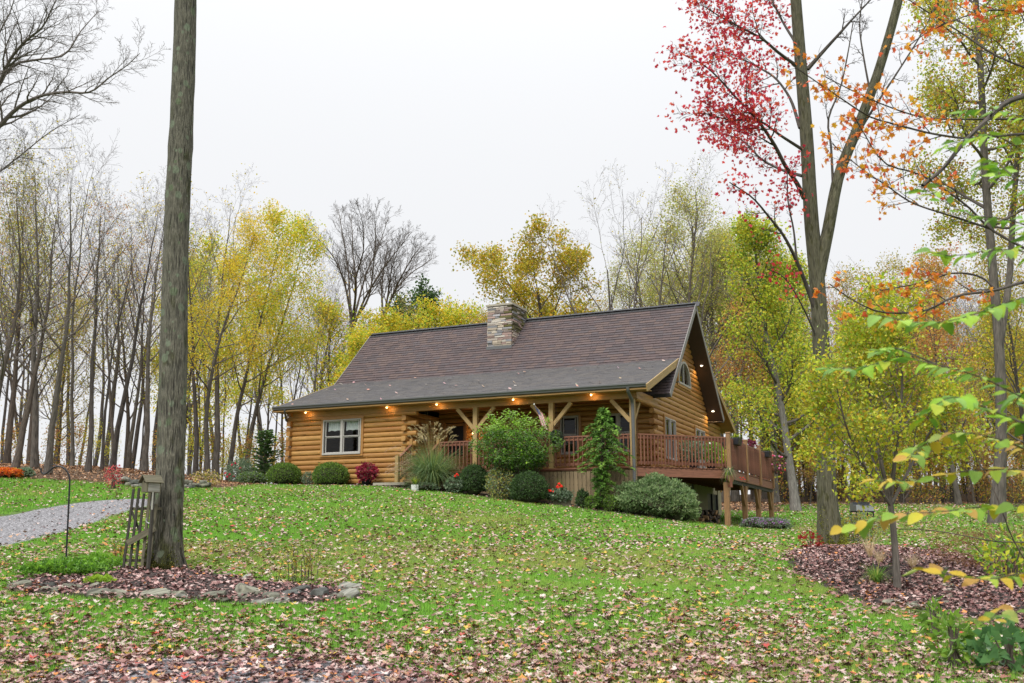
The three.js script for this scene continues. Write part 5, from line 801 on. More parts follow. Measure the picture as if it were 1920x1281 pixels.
{ // young tree in the right-hand bed
  const Z = 14.8, k = Z / FOCAL / 2, base = at(1684, 1113, Z); base.y = ground(base.x, base.z); const g = thing('bed_sapling', 'slender young tree with small yellow-green leaves in the leafy bed', 'sapling', base);
  const R = rng(45), mb = [new MB(), new MB()], tips = [], O = { origin: base, levels: 3, n: [10, 7, 5], thin: 0.002, leafLvl: 2, ratio: [0.4, 0.45, 0.5], ang: [0.75, 0.75, 0.8], up: [0, 0.03, 0.02, 0], wob: [0.04, 0.14, 0.22, 0.25] };
  limb({ ...O, levels: 0 }, R, mb, [[1684, 1120, Z], [1680, 1050, Z], [1674, 980, Z], [1668, 930, Z]], 15 * k, 10 * k, 0, [], { flare: 4 * k });
  for (const [pix, w] of [[[[1668, 935, Z], [1655, 880, Z], [1640, 800, Z + 0.2], [1628, 700, Z + 0.3], [1630, 610, Z + 0.3]], 9], [[[1670, 930, Z], [1680, 850, Z - 0.2], [1690, 760, Z - 0.3], [1690, 660, Z - 0.4], [1680, 590, Z - 0.4]], 9], [[[1672, 950, Z], [1630, 890, Z - 0.3], [1590, 810, Z - 0.6], [1570, 730, Z - 0.8]], 7], [[[1672, 945, Z], [1705, 880, Z + 0.3], [1750, 800, Z + 0.6], [1790, 740, Z + 0.8]], 7], [[[1668, 935, Z], [1640, 870, Z + 0.5], [1610, 760, Z + 0.9], [1600, 660, Z + 1]], 6]])
    limb(O, R, mb, pix, w * k, 2.5 * k, 0, tips, { start: 0.15, len: 2.7, n: 1.3 });
  part('trunk', mb[0].geo(), M.barkGrey, g); part('branches', mb[1].geo(), M.twig, g);
  part('crown', leafCloud(tips, 19000, 0.055, [...PAL.lime, ...PAL.lime, ...PAL.oak, C(0.34, 0.42, 0.04), C(0.44, 0.5, 0.05), C(0.3, 0.4, 0.04)], R, 0.2).geo(), M.leaf, g);
}

// ---------- garden plants ----------
function hp(px, w) { const r = dirOf(px, 930), o = V(0, EYE, 0).sub(HO), t = (w - o.dot(HD)) / r.dot(HD), x = r.x * t, z = r.z * t; return V(x, ground(x, z), z); } // on the ground in line w metres from the house front
const pxm = (p) => FOCAL / -p.z; // picture pixels to a metre there
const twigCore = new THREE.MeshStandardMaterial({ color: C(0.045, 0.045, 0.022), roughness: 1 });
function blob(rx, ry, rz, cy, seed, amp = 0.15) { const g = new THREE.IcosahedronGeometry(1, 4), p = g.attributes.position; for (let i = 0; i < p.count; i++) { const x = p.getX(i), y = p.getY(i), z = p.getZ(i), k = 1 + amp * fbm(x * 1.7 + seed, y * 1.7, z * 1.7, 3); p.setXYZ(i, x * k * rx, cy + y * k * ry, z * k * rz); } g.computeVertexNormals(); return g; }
// a shrub: stems from the root, an inner mass of twigs, and a skin of separate leaves with bumps and gaps
function shrub(name, label, cat, pos, o) {
  const g = thing(name, label, cat, pos), R = rng(o.seed ?? Math.floor(pos.x * 91 + pos.z * 37)), mb = new MB(true), st = new MB(), { rx, ry, rz = rx, cy = ry * 0.9 } = o, sd = o.seed ?? 3;
  for (let i = 0; i < o.n; i++) {
    const d = unit(R); if (o.dome && d.y < -0.55) d.y *= -1; const bump = 1 + (o.amp ?? 0.18) * 1.5 * fbm(d.x * 2.1 + sd, d.y * 2.1, d.z * 2.1, 3), q = (o.fill ? Math.cbrt(lerp(0.12, 1, R())) : lerp(0.84, 1.03, R())) * bump, p = V(d.x * rx * q, cy + d.y * ry * q, d.z * rz * q); if (p.y < 0.02) p.y = 0.02 + R() * 0.1;
    const dir = d.clone().multiplyScalar(0.7).add(unit(R)).add(V(0, o.lift ?? 0.15, 0)).normalize(), s = o.size * (0.6 + 0.8 * R()); mb.leaf(p, dir, perp(dir, R), s, s * (o.wide ?? 0.55), pick(o.pal, R), 0.2);
  }
  for (let k = 0; k < o.n / 60; k++) { const d = unit(R); if (d.y < -0.1) d.y *= -0.6; const L = (0.06 + 0.14 * R()) * Math.min(1, rx * 1.6) * (o.amp < 0.1 ? 0.35 : 1); for (let j = 0; j < 6; j++) { const q = 0.97 + L * j / 5 / Math.max(rx, 0.3), p = V(d.x * rx * q, Math.max(0.03, cy + d.y * ry * q), d.z * rz * q).add(unit(R).multiplyScalar(0.02)), dir = d.clone().add(unit(R).multiplyScalar(0.8)).normalize(), s = o.size * (0.6 + 0.5 * R()); mb.leaf(p, dir, perp(dir, R), s, s * (o.wide ?? 0.55), pick(o.pal, R), 0.2); } }
  const ns = o.stems ?? 7; for (let i = 0; i < ns; i++) { const a = i * 2.4, e = V(Math.cos(a) * rx * 0.6 * R(), cy + ry * (0.2 + 0.4 * R()), Math.sin(a) * rz * 0.6 * R()); st.tube([V(Math.cos(a) * 0.07, -0.05, Math.sin(a) * 0.07), V(e.x * 0.45, e.y * 0.5, e.z * 0.45), e], [0.02, 0.014, 0.006], 5); }
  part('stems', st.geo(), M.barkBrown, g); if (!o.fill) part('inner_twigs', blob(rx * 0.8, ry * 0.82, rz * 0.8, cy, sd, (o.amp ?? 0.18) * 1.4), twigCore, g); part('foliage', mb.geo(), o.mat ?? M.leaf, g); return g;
}
const cross = [];
{ // clipped and natural shrubs along the house front
  let p = hp(531, -0.75), m = pxm(p);
  shrub('boxwood_bush', 'clipped dome boxwood at the left front corner of the house', 'bush', p, { rx: 31 / m, ry: 23 / m, cy: 18 / m, n: 5200, size: 0.055, pal: PAL.box, seed: 1, amp: 0.07, dome: 1 });
  p = hp(619, -0.75); shrub('boxwood_bush', 'clipped dome boxwood under the front room window', 'bush', p, { rx: 32 / m, ry: 24 / m, cy: 18 / m, n: 5200, size: 0.055, pal: PAL.box, seed: 2, amp: 0.07, dome: 1 });
  p = hp(577, -0.5); shrub('small_shrub', 'small loose green shrub between the two clipped domes', 'shrub', p, { rx: 13 / m, ry: 14 / m, n: 700, size: 0.06, pal: PAL.grey, seed: 3, amp: 0.4, fill: 1 });
  p = hp(596, -0.4); shrub('wispy_plant', 'wispy light green plant against the logs below the window', 'plant', p, { rx: 10 / m, ry: 22 / m, n: 260, size: 0.06, pal: PAL.green, seed: 33, amp: 0.4, fill: 1 });
  p = hp(448, -0.4); const rose = shrub('rose_bush', 'grey-green rose bush with red blooms left of the dark spruce', 'bush', p, { rx: 27 / m, ry: 26 / m, n: 2200, size: 0.07, pal: PAL.grey, seed: 4, amp: 0.35, fill: 1 });
  const bloom = (parent, q, s, mat, seed) => { const g = [], R = rng(seed); for (let k = 0; k < 12; k++) { const a = k * 2.4, t = k / 12, e = new THREE.SphereGeometry(s * 0.45, 6, 4); e.scale(1, 0.5, 1); e.rotateX(1.1 - t); e.rotateY(a); e.translate(Math.sin(a) * s * 0.5 * (1 - t), t * s * 0.5, Math.cos(a) * s * 0.5 * (1 - t)); g.push(e); } const f = part('flower', mergeGeometries(g), mat, parent); f.position.copy(q); f.rotation.set(R() - 0.2, R(), R() - 0.5); };
  const redP = plainLeaf(C(0.62, 0.02, 0.07), 0.2, 0.8), geran = plainLeaf(C(0.75, 0.035, 0.02), 0.2, 0.8), pinkP = plainLeaf(C(0.7, 0.22, 0.4), 0.2, 0.8), whiteP = plainLeaf(C(0.8, 0.78, 0.74), 0.2, 0.8), purp = plainLeaf(C(0.42, 0.2, 0.48), 0.2, 0.8);
  [[-24, 20], [-12, 36], [-20, 14], [-6, 40], [-8, 15], [4, 30], [-16, 18]].forEach(([x, y], i) => bloom(rose, V(x / m, y / m, 0.3), 0.075, redP, i));
  // dark spruce
  p = hp(493, -0.2);
  const conifer = (name, label, pos, h, rw, o) => {
    const g = thing(name, label, 'conifer', pos), R = rng(o.seed), mb = new MB(true), st = new MB(); st.tube([V(0, -0.1, 0), V(0.03, h * 0.5, 0), V(o.bend ?? 0, h * 0.97, 0)], [0.06, 0.04, 0.01], 7);
    for (let i = 0; i < o.boughs; i++) {
      const t = Math.pow(i / o.boughs, 0.9), y = lerp(o.y0 ?? 0.1, h * 0.98, t), a = i * 2.399, L = rw * o.prof(t) * (0.65 + 0.6 * R()), s = V(Math.cos(a), 0, Math.sin(a)); if (L < 0.03) continue;
      const pts = []; for (let k = 0; k <= 6; k++) { const q = k / 6; pts.push(V((o.bend ?? 0) * t + s.x * L * q, y + L * (o.rise * q - o.droop * q * q), s.z * L * q)); } st.tube(pts, pts.map((_, k) => 0.014 * (1 - k / 7)), 4);
      const c = pick(o.pal, R); for (let k = 0; k < o.needles; k++) { const q = Math.pow(R(), 0.7) * 5.99, j = Math.floor(q), b = pts[j].clone().lerp(pts[j + 1], q - j), d = pts[j + 1].clone().sub(pts[j]).normalize().multiplyScalar(0.8).add(V(-s.z, 0, s.x).multiplyScalar((R() - 0.5) * 2.4)).add(V(0, (R() - 0.6) * (o.hang ?? 0.5), 0)).normalize(), sz = o.size * (0.6 + 0.7 * R()) * (1.1 - 0.5 * q / 6); b.add(V((R() - 0.5) * 0.05, (R() - 0.5) * 0.05, (R() - 0.5) * 0.05)); const cc = c.clone().multiplyScalar(0.7 + 0.6 * R()); mb.leaf(b, d, perp(d, R), sz, sz * 0.3, cc, 0.1); }
    }
    part('trunk', st.geo(), M.barkBrown, g); part('needles', mb.geo(), M.needle, g); return g; };
  conifer('dwarf_spruce', 'dark green upright spruce at the left corner of the house', p, 106 / m, 42 / m, { seed: 7, boughs: 90, needles: 46, size: 0.15, pal: PAL.darkgreen.map((c) => c.clone().multiplyScalar(1.25)), prof: (t) => (1 - 0.62 * t) * (0.8 + 0.3 * Math.sin(t * 17)), rise: 0.45, droop: 0.15 });
  p = hp(470, -0.9); shrub('low_shrub', 'low mixed green shrub in front of the dark spruce', 'shrub', p, { rx: 24 / m, ry: 12 / m, n: 1200, size: 0.07, pal: [...PAL.box, ...PAL.grey], seed: 8, amp: 0.35, dome: 1 });
  // coleus in a pot
  p = hp(686, -0.7); const pot = (parent, r, h, mat) => part('pot', new THREE.LatheGeometry([[0, 0], [r * 0.7, 0], [r * 0.95, h * 0.9], [r * 1.05, h * 0.9], [r * 1.05, h], [r * 0.9, h], [r * 0.85, h * 0.9], [0, h * 0.9]].map((q) => new THREE.Vector2(...q)), 20), mat, parent);
  const col = shrub('potted_coleus', 'deep red leafy plant in a dark pot against the log wall', 'potted plant', p, { rx: 17 / m, ry: 17 / m, cy: 24 / m, n: 520, size: 0.12, wide: 0.7, pal: [C(0.32, 0.02, 0.05), C(0.42, 0.04, 0.09), C(0.22, 0.015, 0.035), C(0.5, 0.09, 0.14)], seed: 9, amp: 0.3, fill: 1 }); pot(col, 0.2, 0.26, M.black);
  const tuft = (parent, n, h, spread, pal, seed, w = 0.012, droop = 0.6, name = 'blades', y = 0) => { const R = rng(seed), mb = new MB(true); for (let i = 0; i < n; i++) { const a = R() * 6.283, L = h * (0.6 + 0.55 * R()), out = spread * (0.25 + R()), b = V(Math.cos(a), 0, Math.sin(a)), sd = V(-b.z, 0, b.x), c = pick(pal, R), pts = [], dr = droop * (0.45 + 1.1 * R()); for (let k = 0; k <= 5; k++) { const t = k / 5; pts.push(V(b.x * (0.08 * spread + out * Math.pow(t, 1.6)), y + L * (1.3 * t - dr * Math.pow(t, 2.3)), b.z * (0.08 * spread + out * Math.pow(t, 1.6)))); } for (let k = 0; k < 5; k++) { const w0 = w * (1 - k / 5.2), w1 = w * (1 - (k + 1) / 5.2); const q = [pts[k].clone().addScaledVector(sd, w0), pts[k].clone().addScaledVector(sd, -w0), pts[k + 1].clone().addScaledVector(sd, -w1), pts[k + 1].clone().addScaledVector(sd, w1)]; mb.tri(q[0], q[1], q[2], c); mb.tri(q[0], q[2], q[3], c); } } return part(name, mb.geo(), M.leaf, parent); };
  tuft(col, 60, 0.5, 0.25, PAL.green, 4, 0.008, 0.3, 'grass_blades', 0.35); tuft(col, 26, 0.9, 0.5, PAL.dried, 6, 0.005, 0.4, 'dry_plumes', 0.3);
  // ornamental grass with plumes
  p = hp(808, -1.35); m = pxm(p); const og = thing('ornamental_grass', 'large arching ornamental grass with tan plumes beside the porch steps', 'grass clump', p);
  og.scale.set(1.3, 1.04, 1.3); tuft(og, 2000, 1.65, 1.2, [C(0.16, 0.26, 0.09), C(0.2, 0.32, 0.12), C(0.11, 0.2, 0.07), C(0.28, 0.36, 0.16), C(0.3, 0.36, 0.1)], 12, 0.011, 0.85);
  tuft(og, 170, 2.1, 0.5, [C(0.4, 0.33, 0.16), C(0.34, 0.31, 0.12)], 14, 0.006, 0.3, 'stalks');
  { const R = rng(19), mb = new MB(true); for (let i = 0; i < 90; i++) { const left = i < 30, a = left ? Math.PI + (R() - 0.5) * 1.5 : R() * 6.28, o2 = (left ? 0.75 : 0.42) * (0.4 + R()), y = left ? 0.6 + R() * 0.9 : 1.55 + R() * 0.55, c = pick(left ? [C(0.5, 0.33, 0.24), C(0.56, 0.4, 0.3)] : [C(0.56, 0.46, 0.24), C(0.62, 0.53, 0.32), C(0.48, 0.38, 0.2)], R), d0 = V(Math.cos(a) * (left ? 0.9 : 0.4), left ? 0.1 : 0.9, Math.sin(a) * 0.5).normalize(), b = V(Math.cos(a) * o2, y, Math.sin(a) * o2); for (let k = 0; k < 24; k++) { const q = b.clone().addScaledVector(d0, k * 0.013).add(V(0, -0.00035 * k * k, 0)), d = d0.clone().add(unit(R).multiplyScalar(0.55)).normalize(); mb.leaf(q, d, perp(d, R), 0.07, 0.009, c, 0.05); } } part('plumes', mb.geo(), M.dry, og); }
  // little white planter
  p = hp(778, -2.35); const wp = thing('white_planter', 'small white square planter with a yellow-green plant in front of the grass', 'planter', p); part('tub', join([box(0.24, 0.22, 0.03, 0, 0.11, 0.105), box(0.24, 0.22, 0.03, 0, 0.11, -0.105), box(0.03, 0.22, 0.18, 0.105, 0.11, 0), box(0.03, 0.22, 0.18, -0.105, 0.11, 0), box(0.2, 0.02, 0.2, 0, 0.17, 0)]), M.white, wp); tuft(wp, 90, 0.34, 0.26, [...PAL.lime, ...PAL.green], 21, 0.02, 0.5, 'leaves', 0.18);
  p = hp(794, -2.0); shrub('low_plant', 'low dark green plant beside the white planter', 'plant', p, { rx: 0.5, ry: 0.14, n: 300, size: 0.08, pal: PAL.grey, seed: 23, amp: 0.4, dome: 1 });
  p = hp(855, -1.75); const ge = shrub('geranium', 'pale-leaved geranium with one red flower head beside the dark boxwood', 'flower', p, { rx: 0.36, ry: 0.3, n: 620, size: 0.085, wide: 0.9, pal: PAL.grey, seed: 24, amp: 0.3, dome: 1 }); for (let i = 0; i < 5; i++) bloom(ge, V(0.02 + 0.05 * Math.cos(i * 1.3), 0.62 + 0.04 * Math.sin(i * 2), 0.25 + 0.04 * Math.sin(i)), 0.06, geran, i);
  p = hp(888, -1.55); m = pxm(p); shrub('boxwood_bush', 'tall dark rounded boxwood right of the ornamental grass', 'bush', p, { rx: 26 / m, ry: 30 / m, cy: 26 / m, n: 6400, size: 0.06, pal: PAL.darkgreen.map((c) => c.clone().multiplyScalar(1.1)), seed: 25, amp: 0.14, dome: 1 });
  p = hp(992, -1.7); m = pxm(p); shrub('boxwood_bush', 'low dark rounded boxwood under the large leafy shrub', 'bush', p, { rx: 34 / m, ry: 31 / m, cy: 26 / m, n: 7000, size: 0.06, pal: PAL.darkgreen.map((c) => c.clone().multiplyScalar(1.1)), seed: 26, amp: 0.16, dome: 1 });
  p = hp(938, -1.6); shrub('pale_shrub', 'pale green sparse shrub at the foot of the large leafy shrub', 'shrub', p, { rx: 27 / m, ry: 32 / m, cy: 28 / m, n: 1500, size: 0.08, pal: [...PAL.pale, ...PAL.grey], seed: 27, amp: 0.4, fill: 1 });
  { // large leafy shrub: many canes and a broad uneven crown
    p = hp(966, -1.15); m = pxm(p); const R = rng(29), g = thing('leafy_shrub', 'large bright green shrub on bare canes in front of the porch post', 'shrub', p), st = new MB(), tips = [];
    for (let i = 0; i < 15; i++) { const a = i * 2.4, rr = 0.25 + 0.95 * R(), top = V(Math.cos(a) * rr * 1.2, (1.9 + 1.0 * R() * (1.25 - rr * 0.6)), Math.sin(a) * rr * 0.8); branch({ levels: 3, n: [0, 9, 4], ratio: [1, 0.42, 0.5], up: [0, 0.06, 0.05, 0.02], ang: [0, 0.9, 0.8], thin: 0.003, leafLvl: 2 }, R, [st], V(Math.cos(a) * 0.16, -0.05, Math.sin(a) * 0.16), top.clone().normalize(), top.length(), 0.022, 1, tips); }
    part('canes', st.geo(), M.barkBrown, g); const mb = new MB(true), pal = [C(0.1, 0.24, 0.02), C(0.15, 0.32, 0.03), C(0.2, 0.4, 0.035), C(0.07, 0.17, 0.018)], hi = [C(0.3, 0.5, 0.05), C(0.24, 0.44, 0.04)];
    let n = 0; for (let i = 0; i < 40000 && n < 7600; i++) { const q = tips[Math.floor(R() * tips.length)].clone().add(V(gauss(R), gauss(R), gauss(R)).multiplyScalar(0.17)); const e = (q.x / 1.42) ** 2 + ((q.y - 1.98) / 1.12) ** 2 + (q.z / 1.1) ** 2, lim = 1 + 1.1 * fbm(q.x * 1.6, q.y * 1.6, q.z * 1.6 + 3, 3); if (e > lim || q.y < 0.75 || (e < 0.45 && R() < 0.7)) continue; n++; const d = V(q.x * 0.4, 0.15, q.z * 0.4).add(unit(R)).normalize(); d.y = d.y * 0.6 - 0.15; const s = 0.075 + 0.06 * R(); mb.leaf(q, d.normalize(), V(-d.z, 0.3 * (R() - 0.5), d.x).normalize(), s, s * 0.55, pick(q.y > 2.35 || R() < 0.12 ? hi : pal, R), 0.15); }
    part('foliage', mb.geo(), M.leaf, g);
  }
  // red flowers in a planter, conifer, low shrubs, spreading shrub
  p = hp(1050, -1.0); m = pxm(p); const rp = shrub('red_flower_planter', 'planter of grey-leaved plants with red flowers against the skirting boards', 'planter', p, { rx: 23 / m, ry: 12 / m, cy: 19 / m, n: 900, size: 0.085, wide: 0.8, pal: PAL.grey, seed: 31, amp: 0.35, fill: 1 }); part('tub', join([box(0.6, 0.24, 0.03, 0.05, 0.12, 0.15), box(0.6, 0.24, 0.03, 0.05, 0.12, -0.15), box(0.03, 0.24, 0.27, 0.335, 0.12, 0), box(0.03, 0.24, 0.27, -0.235, 0.12, 0), box(0.54, 0.02, 0.27, 0.05, 0.2, 0)]), M.oldwood, rp);
  [[-5, 35], [-2, 40], [-3, 33], [-18, 27], [-12, 25], [2, 36], [-22, 28]].forEach(([x, y], i) => bloom(rp, V(x / m, y / m, 0.2), 0.085, geran, i + 20)); tuft(rp, 50, 0.55, 0.2, PAL.green, 32, 0.014, 0.3, 'leaves', 0.25);
  p = hp(1128, -0.95); m = pxm(p);
  conifer('weeping_conifer', 'tall soft green conifer with drooping tip before the porch skirting', p, 196 / m, 58 / m, { seed: 35, boughs: 105, needles: 52, size: 0.17, bend: 0.12, y0: 0.2, pal: [C(0.11, 0.23, 0.035), C(0.15, 0.29, 0.045), C(0.08, 0.17, 0.03), C(0.2, 0.34, 0.06)], prof: (t) => (t < 0.36 ? 0.3 : t < 0.5 ? 0.75 : 1.0 * Math.pow(Math.max(0, 1 - t) / 0.5, 0.7)) * (1 + 0.25 * Math.sin(t * 33)), rise: 0.25, droop: 0.5, hang: 1.2 });
  for (const [px, r, h, pal, lb] of [[1092, 11, 17, PAL.darkgreen, 'small dark low shrub left of the tall conifer foot'], [1112, 15, 13, PAL.box, 'low green shrub at the foot of the tall conifer'], [1150, 18, 15, PAL.box, 'low green shrub between the conifer and the spreading bush']]) { p = hp(px, -1.0); shrub('low_shrub', lb, 'shrub', p, { rx: r / m, ry: h / m, n: 900, size: 0.075, pal, seed: px, amp: 0.4, dome: 1 }); }
  p = hp(1228, -0.35); m = pxm(p); shrub('spreading_bush', 'big spreading grey-green bush below the front of the deck', 'bush', p, { rx: 70 / m, ry: 38 / m, rz: 1.0, cy: 30 / m, n: 11000, size: 0.1, wide: 0.4, pal: [C(0.2, 0.31, 0.12), C(0.27, 0.39, 0.16), C(0.13, 0.22, 0.08), C(0.34, 0.44, 0.2)], seed: 41, amp: 0.55, dome: 1, lift: 0.5 });
  p = hp(1262, -0.2); shrub('spreading_bush', 'right-hand lobe of grey-green bush reaching toward the basement wall', 'bush', p, { rx: 42 / m, ry: 32 / m, rz: 0.8, cy: 24 / m, n: 5600, size: 0.1, wide: 0.4, pal: [C(0.22, 0.32, 0.12), C(0.28, 0.39, 0.16), C(0.15, 0.23, 0.08), C(0.36, 0.44, 0.2)], seed: 43, amp: 0.6, dome: 1, lift: 0.5 });
  // asters beyond the first deck post
  for (const [px, py, lb] of [[1420, 993, 'purple aster clump on the lawn beside the deck posts'], [1452, 995, 'smaller purple aster clump right of the deck posts']]) { p = onGround(px, py); const a = shrub('aster_clump', lb, 'flower', p, { rx: 0.55, ry: 0.2, n: 700, size: 0.07, pal: PAL.grey, seed: px, amp: 0.35, dome: 1 }), R = rng(px), g = []; for (let i = 0; i < 110; i++) { const d = unit(R), e = new THREE.IcosahedronGeometry(0.03, 0); e.scale(1, 0.5, 1); e.translate(d.x * 0.5, 0.2 + Math.abs(d.y) * 0.2, d.z * 0.5); g.push(e); } part('flowers', mergeGeometries(g), purp, a); }
  // things hung and stood about the porch and deck
  const LP = (u, v, w) => local(u, v, w);
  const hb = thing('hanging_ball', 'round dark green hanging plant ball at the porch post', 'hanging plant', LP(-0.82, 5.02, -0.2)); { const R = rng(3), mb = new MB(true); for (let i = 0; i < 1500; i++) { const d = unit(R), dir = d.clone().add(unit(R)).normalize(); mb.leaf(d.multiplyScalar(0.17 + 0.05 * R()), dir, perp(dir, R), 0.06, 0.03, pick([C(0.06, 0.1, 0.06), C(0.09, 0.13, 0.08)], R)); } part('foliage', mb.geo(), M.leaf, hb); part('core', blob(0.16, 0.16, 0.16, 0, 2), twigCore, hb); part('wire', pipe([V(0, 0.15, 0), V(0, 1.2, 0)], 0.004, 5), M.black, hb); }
  const cb = thing('corner_basket', 'wooden wedge planter with trailing plants at the front deck corner', 'planter', LP(DC[0] + 0.06, FLOOR - 0.25, DC[1] - 0.2), TURN + 0.7); cb.scale.setScalar(0.72); part('bracket', (() => { const s = new THREE.Shape(); s.moveTo(-0.17, 0); s.lineTo(0.17, 0); s.lineTo(0.13, -0.22); s.lineTo(0.06, -0.32); s.lineTo(0.06, -0.55); s.lineTo(-0.06, -0.55); s.lineTo(-0.06, -0.32); s.lineTo(-0.13, -0.22); s.closePath(); return uvLong(new THREE.ExtrudeGeometry(s, { depth: 0.2, bevelEnabled: true, bevelSize: 0.006, bevelThickness: 0.006, bevelSegments: 1 }), 1); })(), M.redwood[0], cb); tuft(cb, 160, 0.55, 0.5, [...PAL.green, ...PAL.grey, ...PAL.dried], 51, 0.02, 1.5, 'trailing_leaves', 0.1); for (let i = 0; i < 4; i++) bloom(cb, V(0.45 + 0.08 * i, -0.1 - 0.08 * (i % 2), 0.25), 0.05, geran, i + 60);
  const railPot = (lb, w, seed, flower) => { const g = thing('rail_planter', lb, 'planter', LP(DC[0] + 0.12, FLOOR + 0.98, w), TURN); part('tub', (() => { const s = new THREE.Shape(); s.moveTo(-0.09, -0.1); s.lineTo(0.09, -0.1); s.lineTo(0.13, 0.12); s.lineTo(-0.13, 0.12); s.closePath(); const e = new THREE.ExtrudeGeometry(s, { depth: 0.6, bevelEnabled: true, bevelSize: 0.01, bevelThickness: 0.01, bevelSegments: 2 }); e.translate(0, 0.02, -0.3); return e; })(), M.black, g); tuft(g, 130, 0.26, 0.3, [...PAL.green, ...PAL.lime], seed, 0.02, 0.8, 'leaves', 0.12); if (flower) for (let i = 0; i < 5; i++) bloom(g, V((i % 2) * 0.1, 0.25 + 0.05 * (i % 3), -0.25 + i * 0.11), 0.05, flower, i + seed); return g; };
  railPot('black rail planter on the deck just behind the front corner post', 3.6, 61); railPot('black rail planter near the far end of the deck rail', 9.5, 63);
  const dkp = (lb, u, w, h, pal, fl, seed) => { const g = shrub('potted_plant', lb, 'potted plant', LP(u, FLOOR, w), { rx: h * 0.42, ry: h * 0.4, cy: h * 0.68, n: 620, size: 0.09, wide: 0.7, pal, seed, amp: 0.4, fill: 1 }); pot(g, 0.18, 0.3, M.black); const R = rng(seed); if (fl) for (let i = 0; i < 9; i++) { const d = unit(R); bloom(g, V(d.x * h * 0.4, h * 0.7 + d.y * h * 0.36, d.z * h * 0.4), 0.06, fl, i + seed); } return g; };
  dkp('leafy potted plant behind the deck balusters under the first gable window', 3.2, 2.6, 1.0, PAL.grey, null, 71); dkp('white-flowered potted plant behind the middle of the slanted rail', 3.6, 3.6, 0.95, PAL.green, whiteP, 73); dkp('white-flowered potted plant near the corner post of the deck', 3.9, 5, 0.8, PAL.lime, whiteP, 75);
  const pf = shrub('pink_flower_basket', 'pink flowers spilling from the far corner of the deck rail', 'hanging plant', LP(DC[0] + 0.22, FLOOR + 0.35, 10.9), { rx: 0.36, ry: 0.42, cy: 0.3, n: 500, size: 0.08, pal: [C(0.12, 0.08, 0.05), C(0.1, 0.16, 0.05), C(0.3, 0.05, 0.08)], seed: 81, amp: 0.4, fill: 1 }); { const R = rng(82); for (let i = 0; i < 26; i++) { const d = unit(R); bloom(pf, V(d.x * 0.38, 0.32 + d.y * 0.44, d.z * 0.38), 0.06, i % 3 ? pinkP : redP, i + 90); } }
  const mp = shrub('maroon_plant', 'maroon leafy plant on the deck rail between the posts', 'potted plant', LP(DC[0] - 0.2, FLOOR + 0.95, 7.2), { rx: 0.32, ry: 0.22, n: 220, size: 0.13, pal: [C(0.16, 0.02, 0.05), C(0.24, 0.04, 0.08)], seed: 85, amp: 0.3, fill: 1 }); pot(mp, 0.15, 0.2, M.black).position.y = -0.2;
  part('stand', join([box(0.04, 0.75, 0.04, 0.1, -0.57, 0.1), box(0.04, 0.75, 0.04, -0.1, -0.57, -0.1), box(0.04, 0.75, 0.04, 0.1, -0.57, -0.1), box(0.04, 0.75, 0.04, -0.1, -0.57, 0.1), box(0.3, 0.03, 0.3, 0, -0.21, 0)]), M.darkwood, mp);
  { // patio chair on the deck
    const c = thing('patio_chair', 'dark metal patio chair on the deck under the first gable window', 'chair', LP(2.75, FLOOR, 3.7), TURN + 0.8); part('seat', box(0.46, 0.04, 0.46, 0, 0.43, 0), M.black, c); part('backrest', join([...[-0.2, -0.1, 0, 0.1, 0.2].map((x) => box(0.025, 0.5, 0.02, x, 0.7, -0.23)), box(0.46, 0.04, 0.03, 0, 0.96, -0.23)]), M.black, c); for (const [x, z] of [[1, 1], [1, -1], [-1, 1], [-1, -1]]) part('leg', box(0.03, 0.42, 0.03, x * 0.2, 0.21, z * 0.2), M.black, c); for (const x of [-0.23, 0.23]) part('armrest', join([box(0.03, 0.03, 0.44, x, 0.64, 0), box(0.03, 0.2, 0.03, x, 0.54, 0.2)]), M.black, c); }
  { // wreath on the porch side wall
    const g = thing('dried_wreath', 'pale dried-flower wreath on the shaded porch wall beside the steps', 'wreath', LP(UR + 0.12, 5.42, 1.05), TURN + Math.PI / 2), R = rng(91), mb = new MB(true); part('ring', new THREE.TorusGeometry(0.2, 0.05, 8, 28), M.darkwood, g); for (let i = 0; i < 420; i++) { const a = R() * 6.28, q = V(Math.cos(a) * 0.2, Math.sin(a) * 0.2, 0.02).add(unit(R).multiplyScalar(0.06)), d = unit(R); mb.leaf(q, d, perp(d, R), 0.1, 0.035, pick(PAL.dried, R)); } part('dried_leaves', mb.geo(), M.dry, g); for (let i = 0; i < 6; i++) bloom(g, V(-0.08 + 0.05 * (i % 3), -0.16 + 0.05 * (i % 2), 0.09), 0.06, whiteP, i + 100); }
